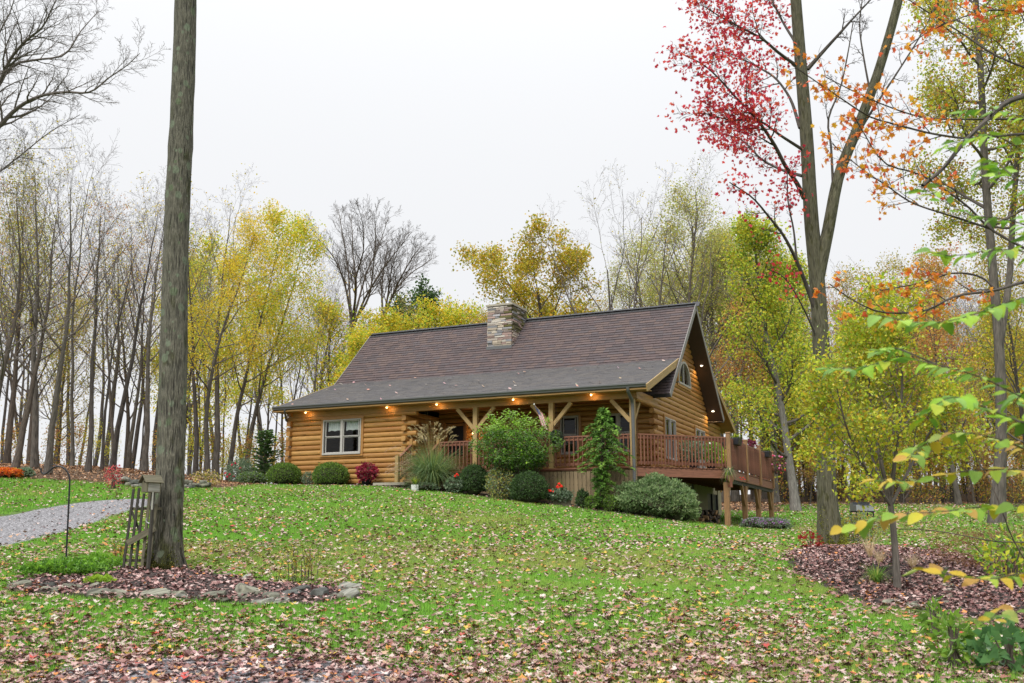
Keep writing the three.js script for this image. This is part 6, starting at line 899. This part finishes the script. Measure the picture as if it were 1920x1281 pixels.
  { // flag on a slanted staff at the porch post
    const g = thing('flag', 'small striped flag with starred blue corner hanging from the porch post', 'flag', LP(-1.07, 5.55, -0.12), TURN); const tip = V(-0.42, 0.56, 0.42); part('staff', pipe([V(0, 0, 0), tip], 0.013, 8), M.timber, g); part('finial', new THREE.SphereGeometry(0.03, 12, 8).translate(tip.x, tip.y + 0.02, tip.z), M.white, g);
    const cv = document.createElement('canvas'); cv.width = 380; cv.height = 200; const x = cv.getContext('2d'); for (let i = 0; i < 13; i++) { x.fillStyle = i % 2 ? '#e9e6e2' : '#a8232f'; x.fillRect(0, i * 200 / 13, 380, 200 / 13 + 1); } x.fillStyle = '#23305c'; x.fillRect(0, 0, 152, 200 * 7 / 13); x.fillStyle = '#f0eeee'; for (let r = 0; r < 9; r++) for (let c = 0; c < (r % 2 ? 5 : 6); c++) { const X = 13 + c * 25 + (r % 2 ? 12.5 : 0), Y = 11 + r * 10.7; x.beginPath(); for (let k = 0; k < 10; k++) { const a = -Math.PI / 2 + k * Math.PI / 5, q = k % 2 ? 2 : 5; x.lineTo(X + Math.cos(a) * q, Y + Math.sin(a) * q); } x.fill(); }
    const t = new THREE.CanvasTexture(cv); t.colorSpace = THREE.SRGBColorSpace; const pg = new THREE.PlaneGeometry(1, 1, 40, 24), q = pg.attributes.position; const sd = V(-0.42, 0.0, 0.42).normalize();
    for (let i = 0; i < q.count; i++) { const a = q.getX(i) + 0.5, b = 0.5 - q.getY(i); const hoist = tip.clone().multiplyScalar(1 - 0.5 * b); const f = V(0.28 * a, -0.62 * a - 0.05 * a * a, 0.1 * a); const fold = 0.035 * Math.sin(b * 14 + a * 3) * (0.3 + a); hoist.add(f).add(V(0.75 * fold, 0.1 * fold, fold)); q.setXYZ(i, hoist.x, hoist.y, hoist.z); } pg.computeVertexNormals();
    part('cloth', pg, new THREE.MeshPhysicalMaterial({ map: t, roughness: 0.9, transmission: 0.2, thickness: 0, side: THREE.DoubleSide }), g); }
  { // split logs under the deck
    const r = dirOf(1326, 983), o = V(0, EYE, 0).sub(HO), t = (3.1 - o.dot(HF)) / r.dot(HF), q = V(r.x * t, 0, r.z * t); q.y = ground(q.x, q.z); const g = thing('firewood_pile', 'low pile of split firewood in the shade under the deck', 'firewood', q, TURN + 1.2), R = rng(97); const end = new THREE.MeshStandardMaterial({ color: C(0.36, 0.22, 0.11), roughness: 0.9 });
    for (let i = 0; i < 22; i++) { const L = 0.45, s = new THREE.CylinderGeometry(0.1, 0.1, L, 7, 1, false, 0, Math.PI * (0.8 + R() * 0.6)); s.rotateX(Math.PI / 2); const m2 = part('split_log', s, i % 3 ? M.barkBrown : end, g); m2.position.set(-0.6 + 0.17 * (i % 8) + R() * 0.06, 0.08 + 0.14 * Math.floor(i / 8), (R() - 0.5) * 0.25); m2.rotation.set((R() - 0.5) * 0.4, (R() - 0.5) * 0.7, R() * 6); } }
  cross.push(tuft, bloom, pot);
}
const [tuft, bloom, pot] = cross;
// ---------- garden furniture and beds at the left ----------
{
  const Z = 15.3, base = at(262, 1071, Z); base.y = ground(base.x, base.z); const g = thing('trellis', 'weathered wooden picket trellis leaning against the big trunk', 'trellis', base), P = (x, y, z = Z) => at(x, y, z).sub(base);
  const slat = (a, b, w, m, n = 'slat', z = 0) => part(n, beam(P(...a, Z + z), P(...b, Z + z), w, 0.025), m, g);
  const board = (a, b, w, m, n, z = 0) => part(n, beam(P(...a, Z + z), P(...b, Z + z), 0.022, w), m, g);
  slat([250.6, 917], [231, 1066], 0.035, M.darkwood, 'slat', 0.02); slat([261, 915], [242, 1070], 0.035, M.darkwood, 'slat', -0.01); slat([270, 925], [253, 1072], 0.035, M.darkwood, 'slat', -0.02); slat([281, 924], [265, 1074], 0.04, M.oldwood, 'slat', -0.03); slat([293, 945], [277, 1075], 0.04, M.oldwood, 'slat', -0.04);
  board([247, 954], [303, 954], 0.04, M.oldwood, 'rail', 0.05); board([235, 1051], [292, 1051], 0.045, M.oldwood, 'rail', 0.05); board([238, 1019], [291, 990], 0.09, M.oldwood, 'diagonal_board', -0.08); board([246, 957], [263, 1000], 0.03, M.darkwood, 'brace', 0.03);
  const hs = part('horseshoe', new THREE.TorusGeometry(0.05, 0.009, 8, 20, Math.PI * 1.35), M.steel, g); hs.position.copy(P(280, 975, Z - 0.08)); hs.rotation.z = Math.PI * 0.82;
}
{
  const Z = 15.1, pos = at(283, 922, Z), g = thing('birdhouse', 'small weathered birdhouse with pitched roof on a post of the trellis', 'birdhouse', pos, -0.65);
  const s = new THREE.Shape(); s.moveTo(-0.075, 0); s.lineTo(0.075, 0); s.lineTo(0.075, 0.14); s.lineTo(0, 0.225); s.lineTo(-0.075, 0.14); s.closePath(); const h = new THREE.Path(); h.absarc(0, 0.14, 0.02, 0, Math.PI * 2, true); s.holes.push(h); const fr = uvLong(new THREE.ExtrudeGeometry(s, { depth: 0.016, bevelEnabled: false }), 1); fr.translate(0, 0, 0.1); part('front_wall', fr, M.oldwood, g);
  const s2 = new THREE.Shape(); s2.moveTo(-0.075, 0); s2.lineTo(0.075, 0); s2.lineTo(0.075, 0.14); s2.lineTo(0, 0.225); s2.lineTo(-0.075, 0.14); s2.closePath(); const bk = uvLong(new THREE.ExtrudeGeometry(s2, { depth: 0.016, bevelEnabled: false }), 1); bk.translate(0, 0, -0.116); part('back_wall', bk, M.oldwood, g);
  const pale = wood(C(0.42, 0.42, 0.4), 0.9); for (const x of [-0.068, 0.068]) part('side_wall', box(0.014, 0.14, 0.2, x, 0.07, 0), pale, g); part('floor', box(0.15, 0.014, 0.23, 0, -0.008, 0), M.oldwood, g);
  for (const sgn of [-1, 1]) { const r = box(0.15, 0.014, 0.31, 0, 0, 0.01); r.rotateZ(-sgn * 0.85); r.translate(sgn * 0.052, 0.187, 0); part('roof_board', r, M.oldwood, g); }
  part('post', box(0.045, 1.12, 0.045, 0.03, -0.575, -0.02), M.darkwood, g); part('feeder_board', box(0.025, 0.26, 0.02, 0.085, -0.14, 0.02), pale, g);
}
{
  const Z = 16, base = at(123.5, 1060, Z); base.y = ground(base.x, base.z) - 0.05; const g = thing('garden_hook', 'tall black crook-topped garden pole standing among green ground cover', 'garden hook', base), P = (x, y) => at(x, y, Z).sub(base);
  const c = new THREE.CatmullRomCurve3([V(0, 0, 0), P(125.5, 1010), P(128, 960), P(130, 915), P(130.5, 902), P(128, 889), P(120, 878.5), P(110, 874.5), P(100, 877), P(92, 883.5), P(86, 888), P(80, 888), P(77, 884.5), P(76.5, 879)], false, 'centripetal'); part('pole', new THREE.TubeGeometry(c, 90, 0.0145, 8), M.black, g); part('tip_ball', new THREE.SphereGeometry(0.014, 10, 8).translate(...P(76.5, 879).toArray()), M.black, g);
  part('side_curl', pipe([P(112, 875.5), P(104, 872), P(98, 871), P(93, 873)], 0.009, 6, 0.006), M.black, g);
}
const stoneMat = [C(0.36, 0.36, 0.26), C(0.44, 0.44, 0.33), C(0.3, 0.3, 0.22), C(0.19, 0.2, 0.18), C(0.48, 0.48, 0.4)].map((c) => new THREE.MeshStandardMaterial({ color: c, map: speck, roughness: 0.95 }));
function rock(w, h, d, seed) { const g = new THREE.BoxGeometry(w, h, d, 5, 3, 5), p = g.attributes.position; for (let i = 0; i < p.count; i++) { let x = p.getX(i), y = p.getY(i), z = p.getZ(i); const n = fbm(x / w * 1.6 + seed, y / h + seed * 2, z / d * 1.6, 3), r = 1 - 0.22 * (Math.abs(x / w * 2) ** 3 * Math.abs(z / d * 2) ** 3) - 0.14 * Math.abs(y / h * 2) ** 4 * (Math.abs(x / w) + Math.abs(z / d)); p.setXYZ(i, x * r * (1 + n * 0.35), y * (1 + n * 0.5) + 0.12 * h * Math.sin(x / w * 4 + seed), z * r * (1 + n * 0.35)); } const q = toCreasedNormals(g, 0.55); uvLong(q, 1); return q; }
{
  const [b1, b2] = scene.children.filter((o) => o.name.startsWith('garden_bed')), R = rng(7);
  const put = (bed, px, py, wpx, hf, mi) => { const q = onGround(px, py), m = pxm(q), w = wpx / m; const s = part('edging_stone', rock(w, Math.max(0.05, w * hf * 0.85), w * (0.6 + 0.4 * R()), px * 0.37), stoneMat[mi ?? Math.floor(R() * 3)], bed); s.position.copy(q); s.position.y += w * hf * 0.06 + 0.025; s.rotation.set((R() - 0.3) * 0.4, R() * 1.2 - 0.6, (R() - 0.5) * 0.5); };
  for (const a of [[36, 1104, 42, 0.3], [62, 1109, 30, 0.35], [88, 1105, 36, 0.3, 3], [95, 1112, 34, 0.3], [118, 1114, 34, 0.28], [138, 1108, 42, 0.25], [166, 1107, 34, 0.25], [186, 1120, 44, 0.35, 2], [226, 1121, 38, 0.4, 1], [252, 1119, 30, 0.3], [290, 1124, 56, 0.28, 1], [330, 1121, 36, 0.35, 1], [350, 1128, 40, 0.35, 4], [398, 1126, 48, 0.32], [420, 1131, 32, 0.3], [450, 1127, 34, 0.35], [470, 1119, 54, 0.45, 1], [492, 1136, 42, 0.3, 4], [516, 1126, 44, 0.35], [546, 1121, 40, 0.3, 3], [562, 1114, 38, 0.28, 3], [598, 1124, 34, 0.8, 3], [622, 1128, 38, 0.25], [646, 1124, 54, 0.3, 4], [655, 1110, 42, 0.4, 4], [422, 1086, 24, 0.4, 1], [460, 1089, 24, 0.4, 4], [525, 1134, 34, 0.3, 4]]) put(b1, ...a);
  for (const a of [[1672, 1137, 34, 0.3, 1], [1692, 1141, 30, 0.3, 1], [1715, 1136, 34, 0.22, 0], [1724, 1143, 30, 0.25, 1], [1745, 1145, 30, 0.25, 1], [1764, 1138, 28, 0.3, 1], [1770, 1072, 24, 0.3, 1], [1772, 1094, 24, 0.3, 1], [1778, 1104, 20, 0.35, 1], [1776, 1113, 20, 0.35, 4], [1778, 1123, 18, 0.4, 1]]) put(b2, ...a);
  const pile = (label, px, py, n, wpx) => { const q = onGround(px, py), m = pxm(q), g = thing('stone_pile', label, 'stone pile', q); for (let i = 0; i < n; i++) { const w = 0.22 + R() * 0.25; const s = part('stone', rock(w, w * 0.3, w * 0.7, i * 1.7 + px), stoneMat[[3, 2, 4, 0][i % 4]], g); s.position.set((R() - 0.5) * wpx / m, 0.03 + 0.09 * Math.floor(i / n * 2.4), (R() - 0.5) * 0.5); s.rotation.set((R() - 0.5) * 0.3, R() * 6, (R() - 0.5) * 0.3); } };
  pile('low pile of grey flat stones left of the big trunk on the bank', 246, 912, 15, 50); pile('low pile of dark flat stones right of the big trunk', 366, 916, 20, 50); pile('single small heap of stones beside the red burning bush', 229, 906, 7, 12);
}
{ // ground cover, stalks, lilies, small plants
  let p = onGround(118, 1082); let g = shrub('ground_cover', 'bright green leafy ground cover around the foot of the garden hook', 'plants', p, { rx: 0.62, ry: 0.14, rz: 0.3, cy: 0.09, n: 2200, size: 0.055, wide: 0.8, pal: [C(0.16, 0.34, 0.03), C(0.22, 0.44, 0.04), C(0.1, 0.24, 0.025)], seed: 111, amp: 0.5, fill: 1 });
  p = onGround(186, 1072); shrub('ground_cover', 'bright green leafy patch beside the foot of the trellis', 'plants', p, { rx: 0.32, ry: 0.15, rz: 0.25, cy: 0.09, n: 800, size: 0.055, wide: 0.8, pal: [C(0.16, 0.34, 0.03), C(0.22, 0.44, 0.04)], seed: 113, amp: 0.5, fill: 1 });
  p = onGround(184, 1098); shrub('ground_cover', 'small yellow-green leafy patch among the edging stones', 'plants', p, { rx: 0.2, ry: 0.07, rz: 0.15, cy: 0.05, n: 420, size: 0.045, wide: 0.8, pal: [C(0.26, 0.42, 0.03), C(0.34, 0.5, 0.04)], seed: 115, amp: 0.5, fill: 1 });
  const stalks = (label, px, py, n, h, sp, pal, seed) => { const q = onGround(px, py), t = thing('dry_stalks', label, 'plant', q), R = rng(seed), mb = new MB(), lf = new MB(true); for (let i = 0; i < n; i++) { const a = R() * 6.28, r = sp * Math.sqrt(R()), b = V(Math.cos(a) * r, 0, Math.sin(a) * r * 0.6), e = b.clone().add(V((R() - 0.5) * 0.15, h * (0.6 + 0.5 * R()), (R() - 0.5) * 0.15)); mb.tube([b, b.clone().lerp(e, 0.5).add(V((R() - 0.5) * 0.03, 0, 0)), e], [0.006, 0.005, 0.003], 4); for (let k = 0; k < 11; k++) { const s = b.clone().lerp(e, 0.25 + 0.75 * R()), d = unit(R); lf.leaf(s, d, perp(d, R), 0.05 + 0.04 * R(), 0.02, pick(pal, R)); } } part('stalks', mb.geo(), M.barkDark, t); part('leaves', lf.geo(), M.leaf, t); };
  stalks('faded stalks with yellowing leaves in the bed beside the edging stones', 556, 1096, 15, 0.52, 0.3, [...PAL.pale, ...PAL.olive], 121); stalks('thin dry stalks left of the trellis foot', 216, 1064, 9, 0.42, 0.14, [...PAL.olive, ...PAL.rust], 123);
  p = onGround(1644, 1100); g = thing('lily_clump', 'strap-leaved green lily clump in the leafy bed beside the sapling', 'plant', p); tuft(g, 120, 0.42, 0.34, [C(0.18, 0.36, 0.05), C(0.28, 0.44, 0.08), C(0.12, 0.26, 0.04), C(0.46, 0.48, 0.12)], 131, 0.011, 0.9, 'leaves');
  p = onGround(1662, 1088); g = thing('tree_stump', 'dark low rotten stump just behind the lily clump', 'stump', p); { const s = new THREE.CylinderGeometry(0.2, 0.25, 0.26, 24, 4), q = s.attributes.position; for (let i = 0; i < q.count; i++) { const n = 1 + 0.2 * fbm(q.getX(i) * 6, q.getY(i) * 3, q.getZ(i) * 6, 3); q.setXYZ(i, q.getX(i) * n, q.getY(i) + 0.09 + (q.getY(i) > 0.1 ? 0.06 * nz(q.getX(i) * 9, q.getZ(i) * 9) : 0), q.getZ(i) * n); } s.computeVertexNormals(); part('wood', s, M.barkDark, g); }
  for (const [px, py, lb, h] of [[1632, 1048, 'tuft of pale dry grass behind the lily clump', 0.5], [1650, 1062, 'low pale dry grass tuft between lily clump and maple', 0.35], [1712, 1068, 'thin dry grass tuft right of the sapling stem', 0.3]]) { p = onGround(px, py); g = thing('dry_grass', lb, 'grass clump', p); tuft(g, 90, h, 0.32, PAL.dried, px, 0.004, 0.4); }
  p = onGround(1610, 1020); shrub('round_shrub', 'small brown-green shrub beside the foot of the mossy maple', 'shrub', p, { rx: 0.62, ry: 0.42, cy: 0.36, n: 2000, size: 0.055, pal: [...PAL.olive, ...PAL.grey, C(0.2, 0.08, 0.06)], seed: 141, amp: 0.4, fill: 1 });
  p = onGround(1521, 1030); shrub('red_seedlings', 'few dark red leaves on low stems left of the mossy maple foot', 'plant', p, { rx: 0.25, ry: 0.2, n: 110, size: 0.09, pal: [C(0.4, 0.03, 0.03), C(0.3, 0.05, 0.03)], seed: 143, amp: 0.4, fill: 1 });
  p = onGround(1860, 1068); shrub('rusty_brush', 'rusty brown dead brush at the right end of the leafy bed', 'shrub', p, { rx: 0.95, ry: 0.4, cy: 0.3, n: 2600, size: 0.07, wide: 0.16, pal: [C(0.3, 0.15, 0.07), C(0.38, 0.22, 0.1), C(0.22, 0.1, 0.05)], seed: 145, amp: 0.5, fill: 1 });
  p = onGround(1900, 1095); shrub('green_seedling', 'yellow-green leafy seedling at the right edge of the bed', 'plant', p, { rx: 0.45, ry: 0.4, cy: 0.38, n: 420, size: 0.1, pal: [...PAL.lime, ...PAL.green], seed: 147, amp: 0.5, fill: 1 });
  p = onGround(1895, 1262); shrub('ground_plant', 'dark green broad-leaved plant in the bottom right corner', 'plant', p, { rx: 0.3, ry: 0.22, cy: 0.2, n: 130, size: 0.12, wide: 0.7, pal: [C(0.08, 0.2, 0.06), C(0.12, 0.26, 0.08)], seed: 149, amp: 0.4, fill: 1 });
  p = onGround(1790, 1255); shrub('tall_weed', 'leafy green weed left of the bottom right corner plant', 'plant', p, { rx: 0.14, ry: 0.26, cy: 0.25, n: 130, size: 0.1, wide: 0.4, pal: PAL.green, seed: 151, amp: 0.4, fill: 1 });
  p = onGround(1755, 1200); shrub('tall_weed', 'slim green weed on the grass below the stone edging at right', 'plant', p, { rx: 0.11, ry: 0.2, cy: 0.19, n: 80, size: 0.09, wide: 0.4, pal: PAL.green, seed: 153, amp: 0.4, fill: 1 });
  // far left: mums, burning bush
  p = onGround(12, 897); shrub('orange_mums', 'mound of orange mums at the left edge by the wood', 'flower', p, { rx: 0.46, ry: 0.16, cy: 0.14, n: 1400, size: 0.07, wide: 0.9, pal: [C(0.72, 0.16, 0.02), C(0.8, 0.26, 0.03), C(0.6, 0.1, 0.02)], seed: 161, amp: 0.25, dome: 1 });
  p = onGround(28, 897); shrub('yellow_mums', 'yellow-orange mums just right of the orange mums', 'flower', p, { rx: 0.22, ry: 0.15, cy: 0.13, n: 600, size: 0.06, wide: 0.9, pal: [C(0.75, 0.45, 0.03), C(0.7, 0.3, 0.03), C(0.3, 0.35, 0.04)], seed: 163, amp: 0.3, dome: 1 });
  p = onGround(46, 897); shrub('green_clump', 'grey-green leafy clump right of the mums', 'plant', p, { rx: 0.26, ry: 0.16, n: 420, size: 0.08, pal: PAL.grey, seed: 165, amp: 0.4, dome: 1 });
  p = onGround(211, 920); shrub('burning_bush', 'small red burning bush at the edge of the bank left of the trellis', 'bush', p, { rx: 0.27, ry: 0.38, cy: 0.42, n: 240, size: 0.07, pal: [C(0.55, 0.06, 0.08), C(0.65, 0.16, 0.15), C(0.48, 0.04, 0.05)], seed: 167, amp: 0.5, fill: 1 });
  p = onGround(388, 912); shrub('twig_shrub', 'low brown twiggy shrub right of the dark stone pile', 'shrub', p, { rx: 0.5, ry: 0.28, n: 500, size: 0.07, pal: [...PAL.olive, ...PAL.dried], seed: 169, amp: 0.5, fill: 1 });
}
{ // cooker on legs standing on the far lawn
  const q = onGround(1618, 985), g = thing('lawn_grill', 'grey box grill on dark legs on the lawn behind the mossy maple', 'grill', q, 0.3); g.scale.setScalar(0.78); part('box', box(0.95, 0.26, 0.5, 0, 0.78, 0), M.steel, g); part('lid', (() => { const s = new THREE.CylinderGeometry(0.26, 0.26, 0.93, 20, 1, false, 0, Math.PI); s.rotateZ(Math.PI / 2); s.rotateX(-Math.PI / 2); s.scale(1, 0.6, 1); s.translate(0, 0.92, 0); return s; })(), M.steel, g); part('frame', box(1.05, 0.05, 0.56, 0, 0.63, 0), M.black, g); for (const [x, z] of [[1, 1], [1, -1], [-1, 1], [-1, -1]]) part('leg', box(0.05, 0.62, 0.05, x * 0.46, 0.3, z * 0.22), M.black, g); part('handle', pipe([V(-0.3, 0.92, 0.3), V(0.3, 0.92, 0.3)], 0.015, 8), M.black, g);
}
{ // a dead branch lying across at the right
  const Z = 11, q = at(1880, 1010, Z), base = V(q.x, ground(q.x, q.z), q.z), g = thing('dead_branch', 'long bare dead branch drooping across the right-hand side of the lawn', 'branch', base), R = rng(171), mb = [new MB(), new MB()]; const O = { origin: base, levels: 3, n: [0, 5, 4], thin: 0.002, ratio: [0.3, 0.3, 0.5], up: [0, 0, 0, 0], ang: [0.6, 0.6, 0.8], wob: [0.05, 0.1, 0.2, 0.2] };
  limb(O, R, mb, [[2200, 1150, Z], [2080, 1040, Z], [1920, 1017, Z], [1870, 1016, Z], [1810, 1005, Z], [1750, 995, Z], [1690, 992, Z]], 0.014, 0.004, 1, [], { start: 0.3, len: 1.6, n: 1 });
  limb(O, R, mb, [[2190, 1160, Z], [1960, 1090, Z], [1900, 1012, Z - 0.2], [1880, 960, Z - 0.3], [1855, 900, Z - 0.3], [1825, 850, Z - 0.3], [1810, 820, Z - 0.3]], 0.013, 0.004, 1, [], { start: 0.4, len: 1.2, n: 0.8 });
  part('wood', mergeGeometries([mb[0].geo(), mb[1].geo()]), M.barkBrown, g);
}
// ---------- fallen leaves and grass ----------
{
  const R = rng(2024), pal = [[C(0.46, 0.33, 0.29), 26], [C(0.54, 0.44, 0.4), 11], [C(0.4, 0.26, 0.17), 19], [C(0.15, 0.065, 0.06), 10], [C(0.26, 0.11, 0.08), 11], [C(0.52, 0.22, 0.06), 7], [C(0.5, 0.34, 0.06), 4], [C(0.42, 0.06, 0.05), 3], [C(0.34, 0.19, 0.19), 12]], palBed = [[C(0.17, 0.08, 0.075), 30], [C(0.24, 0.13, 0.115), 22], [C(0.34, 0.22, 0.2), 18], [C(0.45, 0.33, 0.3), 10], [C(0.11, 0.05, 0.045), 18], [C(0.5, 0.2, 0.06), 3]], palWood = [[C(0.44, 0.24, 0.12), 30], [C(0.36, 0.19, 0.1), 24], [C(0.5, 0.3, 0.16), 20], [C(0.26, 0.13, 0.075), 16], [C(0.5, 0.38, 0.28), 8]];
  const choose = (P) => { let s = 0; for (const e of P) s += e[1]; let r = R() * s; for (const e of P) if ((r -= e[1]) < 0) { const f = (P === palBed ? 0.95 : 0.74) + 0.42 * R(); return C(e[0].r * f, e[0].g * f, e[0].b * f); } return P[0][0].clone(); };
  const near = [], far = [], tufts = [], tuftsFar = [];
  const dens = (x, z) => { const k = zone(x, z), d = -z; switch (k) { case 'house': return [0]; case 'drive': { const e = 6 + 26 * sstep(0.1, 0.5, fbm(x * 0.8, z * 0.8, 3, 3) + 0.2); return [e * 0.5, pal]; } case 'bed': return [d < 26 ? 230 : 140, palBed]; case 'mulch': return [22, pal]; case 'wood': return [d < 48 ? 60 : 16, palWood]; case 'verge': return [400, pal]; default: { let q = lerp(118, 72, sstep(11.5, 17, d)) * lerp(1, 0.72, sstep(20, 27, d)) * lerp(1, 0.4, sstep(32, 42, d)) * clamp(0.8 + 1.6 * fbm(x * 0.4, z * 0.4, 6, 3) + 1.7 * fbm(x * 1.7, z * 1.7, 2, 3), 0.12, 3.2); const strip = sstep(12.2, 9.5, d + 1.6 * fbm(x * 0.6, z * 0.6, 1, 3)); q += 290 * strip * sstep(4, -1, x) + 125 * strip; if (d < 22) q *= 1 + 0.5 * sstep(22, 12, d) * sstep(-0.5, 3.5, x); if (d < 19 && d > 11 && x < -0.5) q += 35; return [q, pal]; } } };
  const m4 = new THREE.Matrix4(), e = new THREE.Euler(), qn = new THREE.Quaternion();
  for (let z = -7.6; z > -66; z -= 0.5) { const hw = -z * 0.56 + 1.6; for (let x = -hw; x < hw; x += 0.5) {
    const [d, P] = dens(x + 0.25, z - 0.25); if (d) { let n = d * 0.25; n = Math.floor(n) + (R() < n % 1 ? 1 : 0); for (let i = 0; i < n; i++) { const px = x + R() * 0.5, pz = z - R() * 0.5, Q = P === pal && -z < 11.8 && R() < sstep(11.8, 9.8, -z) * 0.6 ? palBed : P, dry = Q === palBed, s = (0.052 + 0.054 * R()) * (dry ? 0.85 : 1) * (-z > 45 ? 1.5 : -z > 20 ? 1.05 : 1); e.set((R() - 0.5) * (dry ? 1.3 : -z > 20 ? 1.6 : 1.0) - Math.PI / 2, R() * 6.283, (R() - 0.5) * 1.2, 'YXZ'); qn.setFromEuler(e); m4.compose(V(px, ground(px, pz) + (P === pal && zone(px, pz) === 'lawn' ? (-z > 20 ? 0.045 : 0.028) : dry ? 0.05 : 0.045) + R() * 0.025, pz), qn, V(s, s, s)); (-z < 20 ? near : far).push([m4.clone(), choose(Q), px * px + pz * pz, Math.floor(R() * 3)]); } } } }
  near.sort((a, b) => a[2] - b[2]);
  const mats = pal.map(([c]) => new THREE.MeshStandardMaterial({ color: c, roughness: 0.85, side: THREE.DoubleSide })); 
  const inView = near.filter(([m]) => { const q = V().setFromMatrixPosition(m); return Math.abs(q.x) < -q.z * 0.51 && q.z < -8.9; });
  const single = new Set(inView.slice(0, 300)); for (const s of single) { let best = 0, bd = 9; pal.forEach(([c], i) => { const d = Math.abs(c.r - s[1].r) + Math.abs(c.g - s[1].g) + Math.abs(c.b - s[1].b); if (d < bd) { bd = d; best = i; } }); part('fallen_leaf', mapleG[s[3]], mats[best], lawn).applyMatrix4(s[0]); }
  const lit = new THREE.MeshStandardMaterial({ color: C(1, 1, 1), roughness: 0.85, side: THREE.DoubleSide });
  const scatter = (name, list, geo, mat, label, cat) => { const im = new THREE.InstancedMesh(geo, mat, list.length); list.forEach((q, i) => { im.setMatrixAt(i, q[0]); im.setColorAt(i, q[1]); }); im.name = numbered(name); im.castShadow = im.receiveShadow = true; scene.add(im); tag(im, label, cat, null, 'stuff'); return im; };
  for (let k = 0; k < 3; k++) scatter('fallen_leaves', near.filter((q) => q[3] === k && !single.has(q)), mapleG[k], lit, 'fallen maple leaves of mixed colours lying over lawn and beds nearby', 'fallen leaves');
  const small = new THREE.BufferGeometry(); small.setAttribute('position', new THREE.Float32BufferAttribute([0, -0.1, 0, 0.42, 0.1, 0.12, 0.22, 0.42, 0.02, 0, 0.7, -0.15, -0.25, 0.4, 0.06, -0.42, 0.08, 0.1, 0, 0.2, 0], 3)); small.setIndex([6, 0, 1, 6, 1, 2, 6, 2, 3, 6, 3, 4, 6, 4, 5, 6, 5, 0]); small.computeVertexNormals();
  scatter('fallen_leaves', far, small, lit, 'fallen leaves scattered over the far lawn, bank and wood floor', 'fallen leaves');
  // grass tufts
  const blades = (n, seed) => { const r = rng(seed), mb = new MB(); for (let i = 0; i < n; i++) { const a = r() * 6.283, d = 0.085 * Math.sqrt(r()), b = V(Math.cos(a) * d, -0.005, Math.sin(a) * d), t = r() * 6.283, h = 0.035 + 0.04 * r(), w = 0.0035 + 0.002 * r(), l = V(Math.cos(t) * 0.03 * r(), h, Math.sin(t) * 0.03 * r()), s = V(-Math.sin(t), 0, Math.cos(t)).multiplyScalar(w); mb.tri(b.clone().add(s), b.clone().sub(s), b.clone().add(l), null); } return mb.geo(); };
  const tg = [blades(22, 1), blades(22, 2)], grassC = [];
  for (let z = -7.8; z > -62; z -= 0.25) { const d = -z, hw = d * 0.56 + 1, per = d < 15 ? 13 : d < 24 ? 7 : d < 36 ? 3.6 : 1.2; for (let x = -hw; x < hw; x += 0.25) { if (zone(x + 0.12, z - 0.12) !== 'lawn') continue; let n = Math.floor(per) + (R() < per % 1 ? 1 : 0); const dryk = clamp(0.2 + 0.35 * sstep(17, 10, d) * sstep(-2, 3, x) + fbm(x * 0.16, z * 0.16, 1, 3) * 1.6 + fbm(x * 0.7, z * 0.7, 4, 3) * 0.8); if (R() < dryk * 0.35) n = Math.floor(n * 0.6); for (let i = 0; i < n; i++) { const px = x + R() * 0.25, pz = z - R() * 0.25, s = (0.75 + 0.5 * R()) * (d > 24 ? 1.25 : 1), f = 0.8 + 0.45 * R(), dd = clamp(dryk + (R() - 0.5) * 0.4); m4.compose(V(px, ground(px, pz), pz), qn.setFromEuler(e.set(0, R() * 6.283, 0)), V(s * (d > 24 ? 1.4 : 1), s, s * (d > 24 ? 1.4 : 1))); grassC.push([m4.clone(), C(lerp(0.175, 0.35, dd) * f, lerp(0.41, 0.38, dd) * f, lerp(0.025, 0.08, dd) * f), 0, grassC.length % 2]); } } }
  const gm = new THREE.MeshPhysicalMaterial({ color: C(1, 1, 1), roughness: 0.95, transmission: 0.3, thickness: 0, side: THREE.DoubleSide });
  for (let k = 0; k < 2; k++) scatter('grass', grassC.filter((q) => q[3] === k), tg[k], gm, 'short green lawn grass, yellowing in patches', 'grass');
  console.log('leaves', near.length, far.length, 'grass', grassC.length);
}
renderer.render(scene, camera);
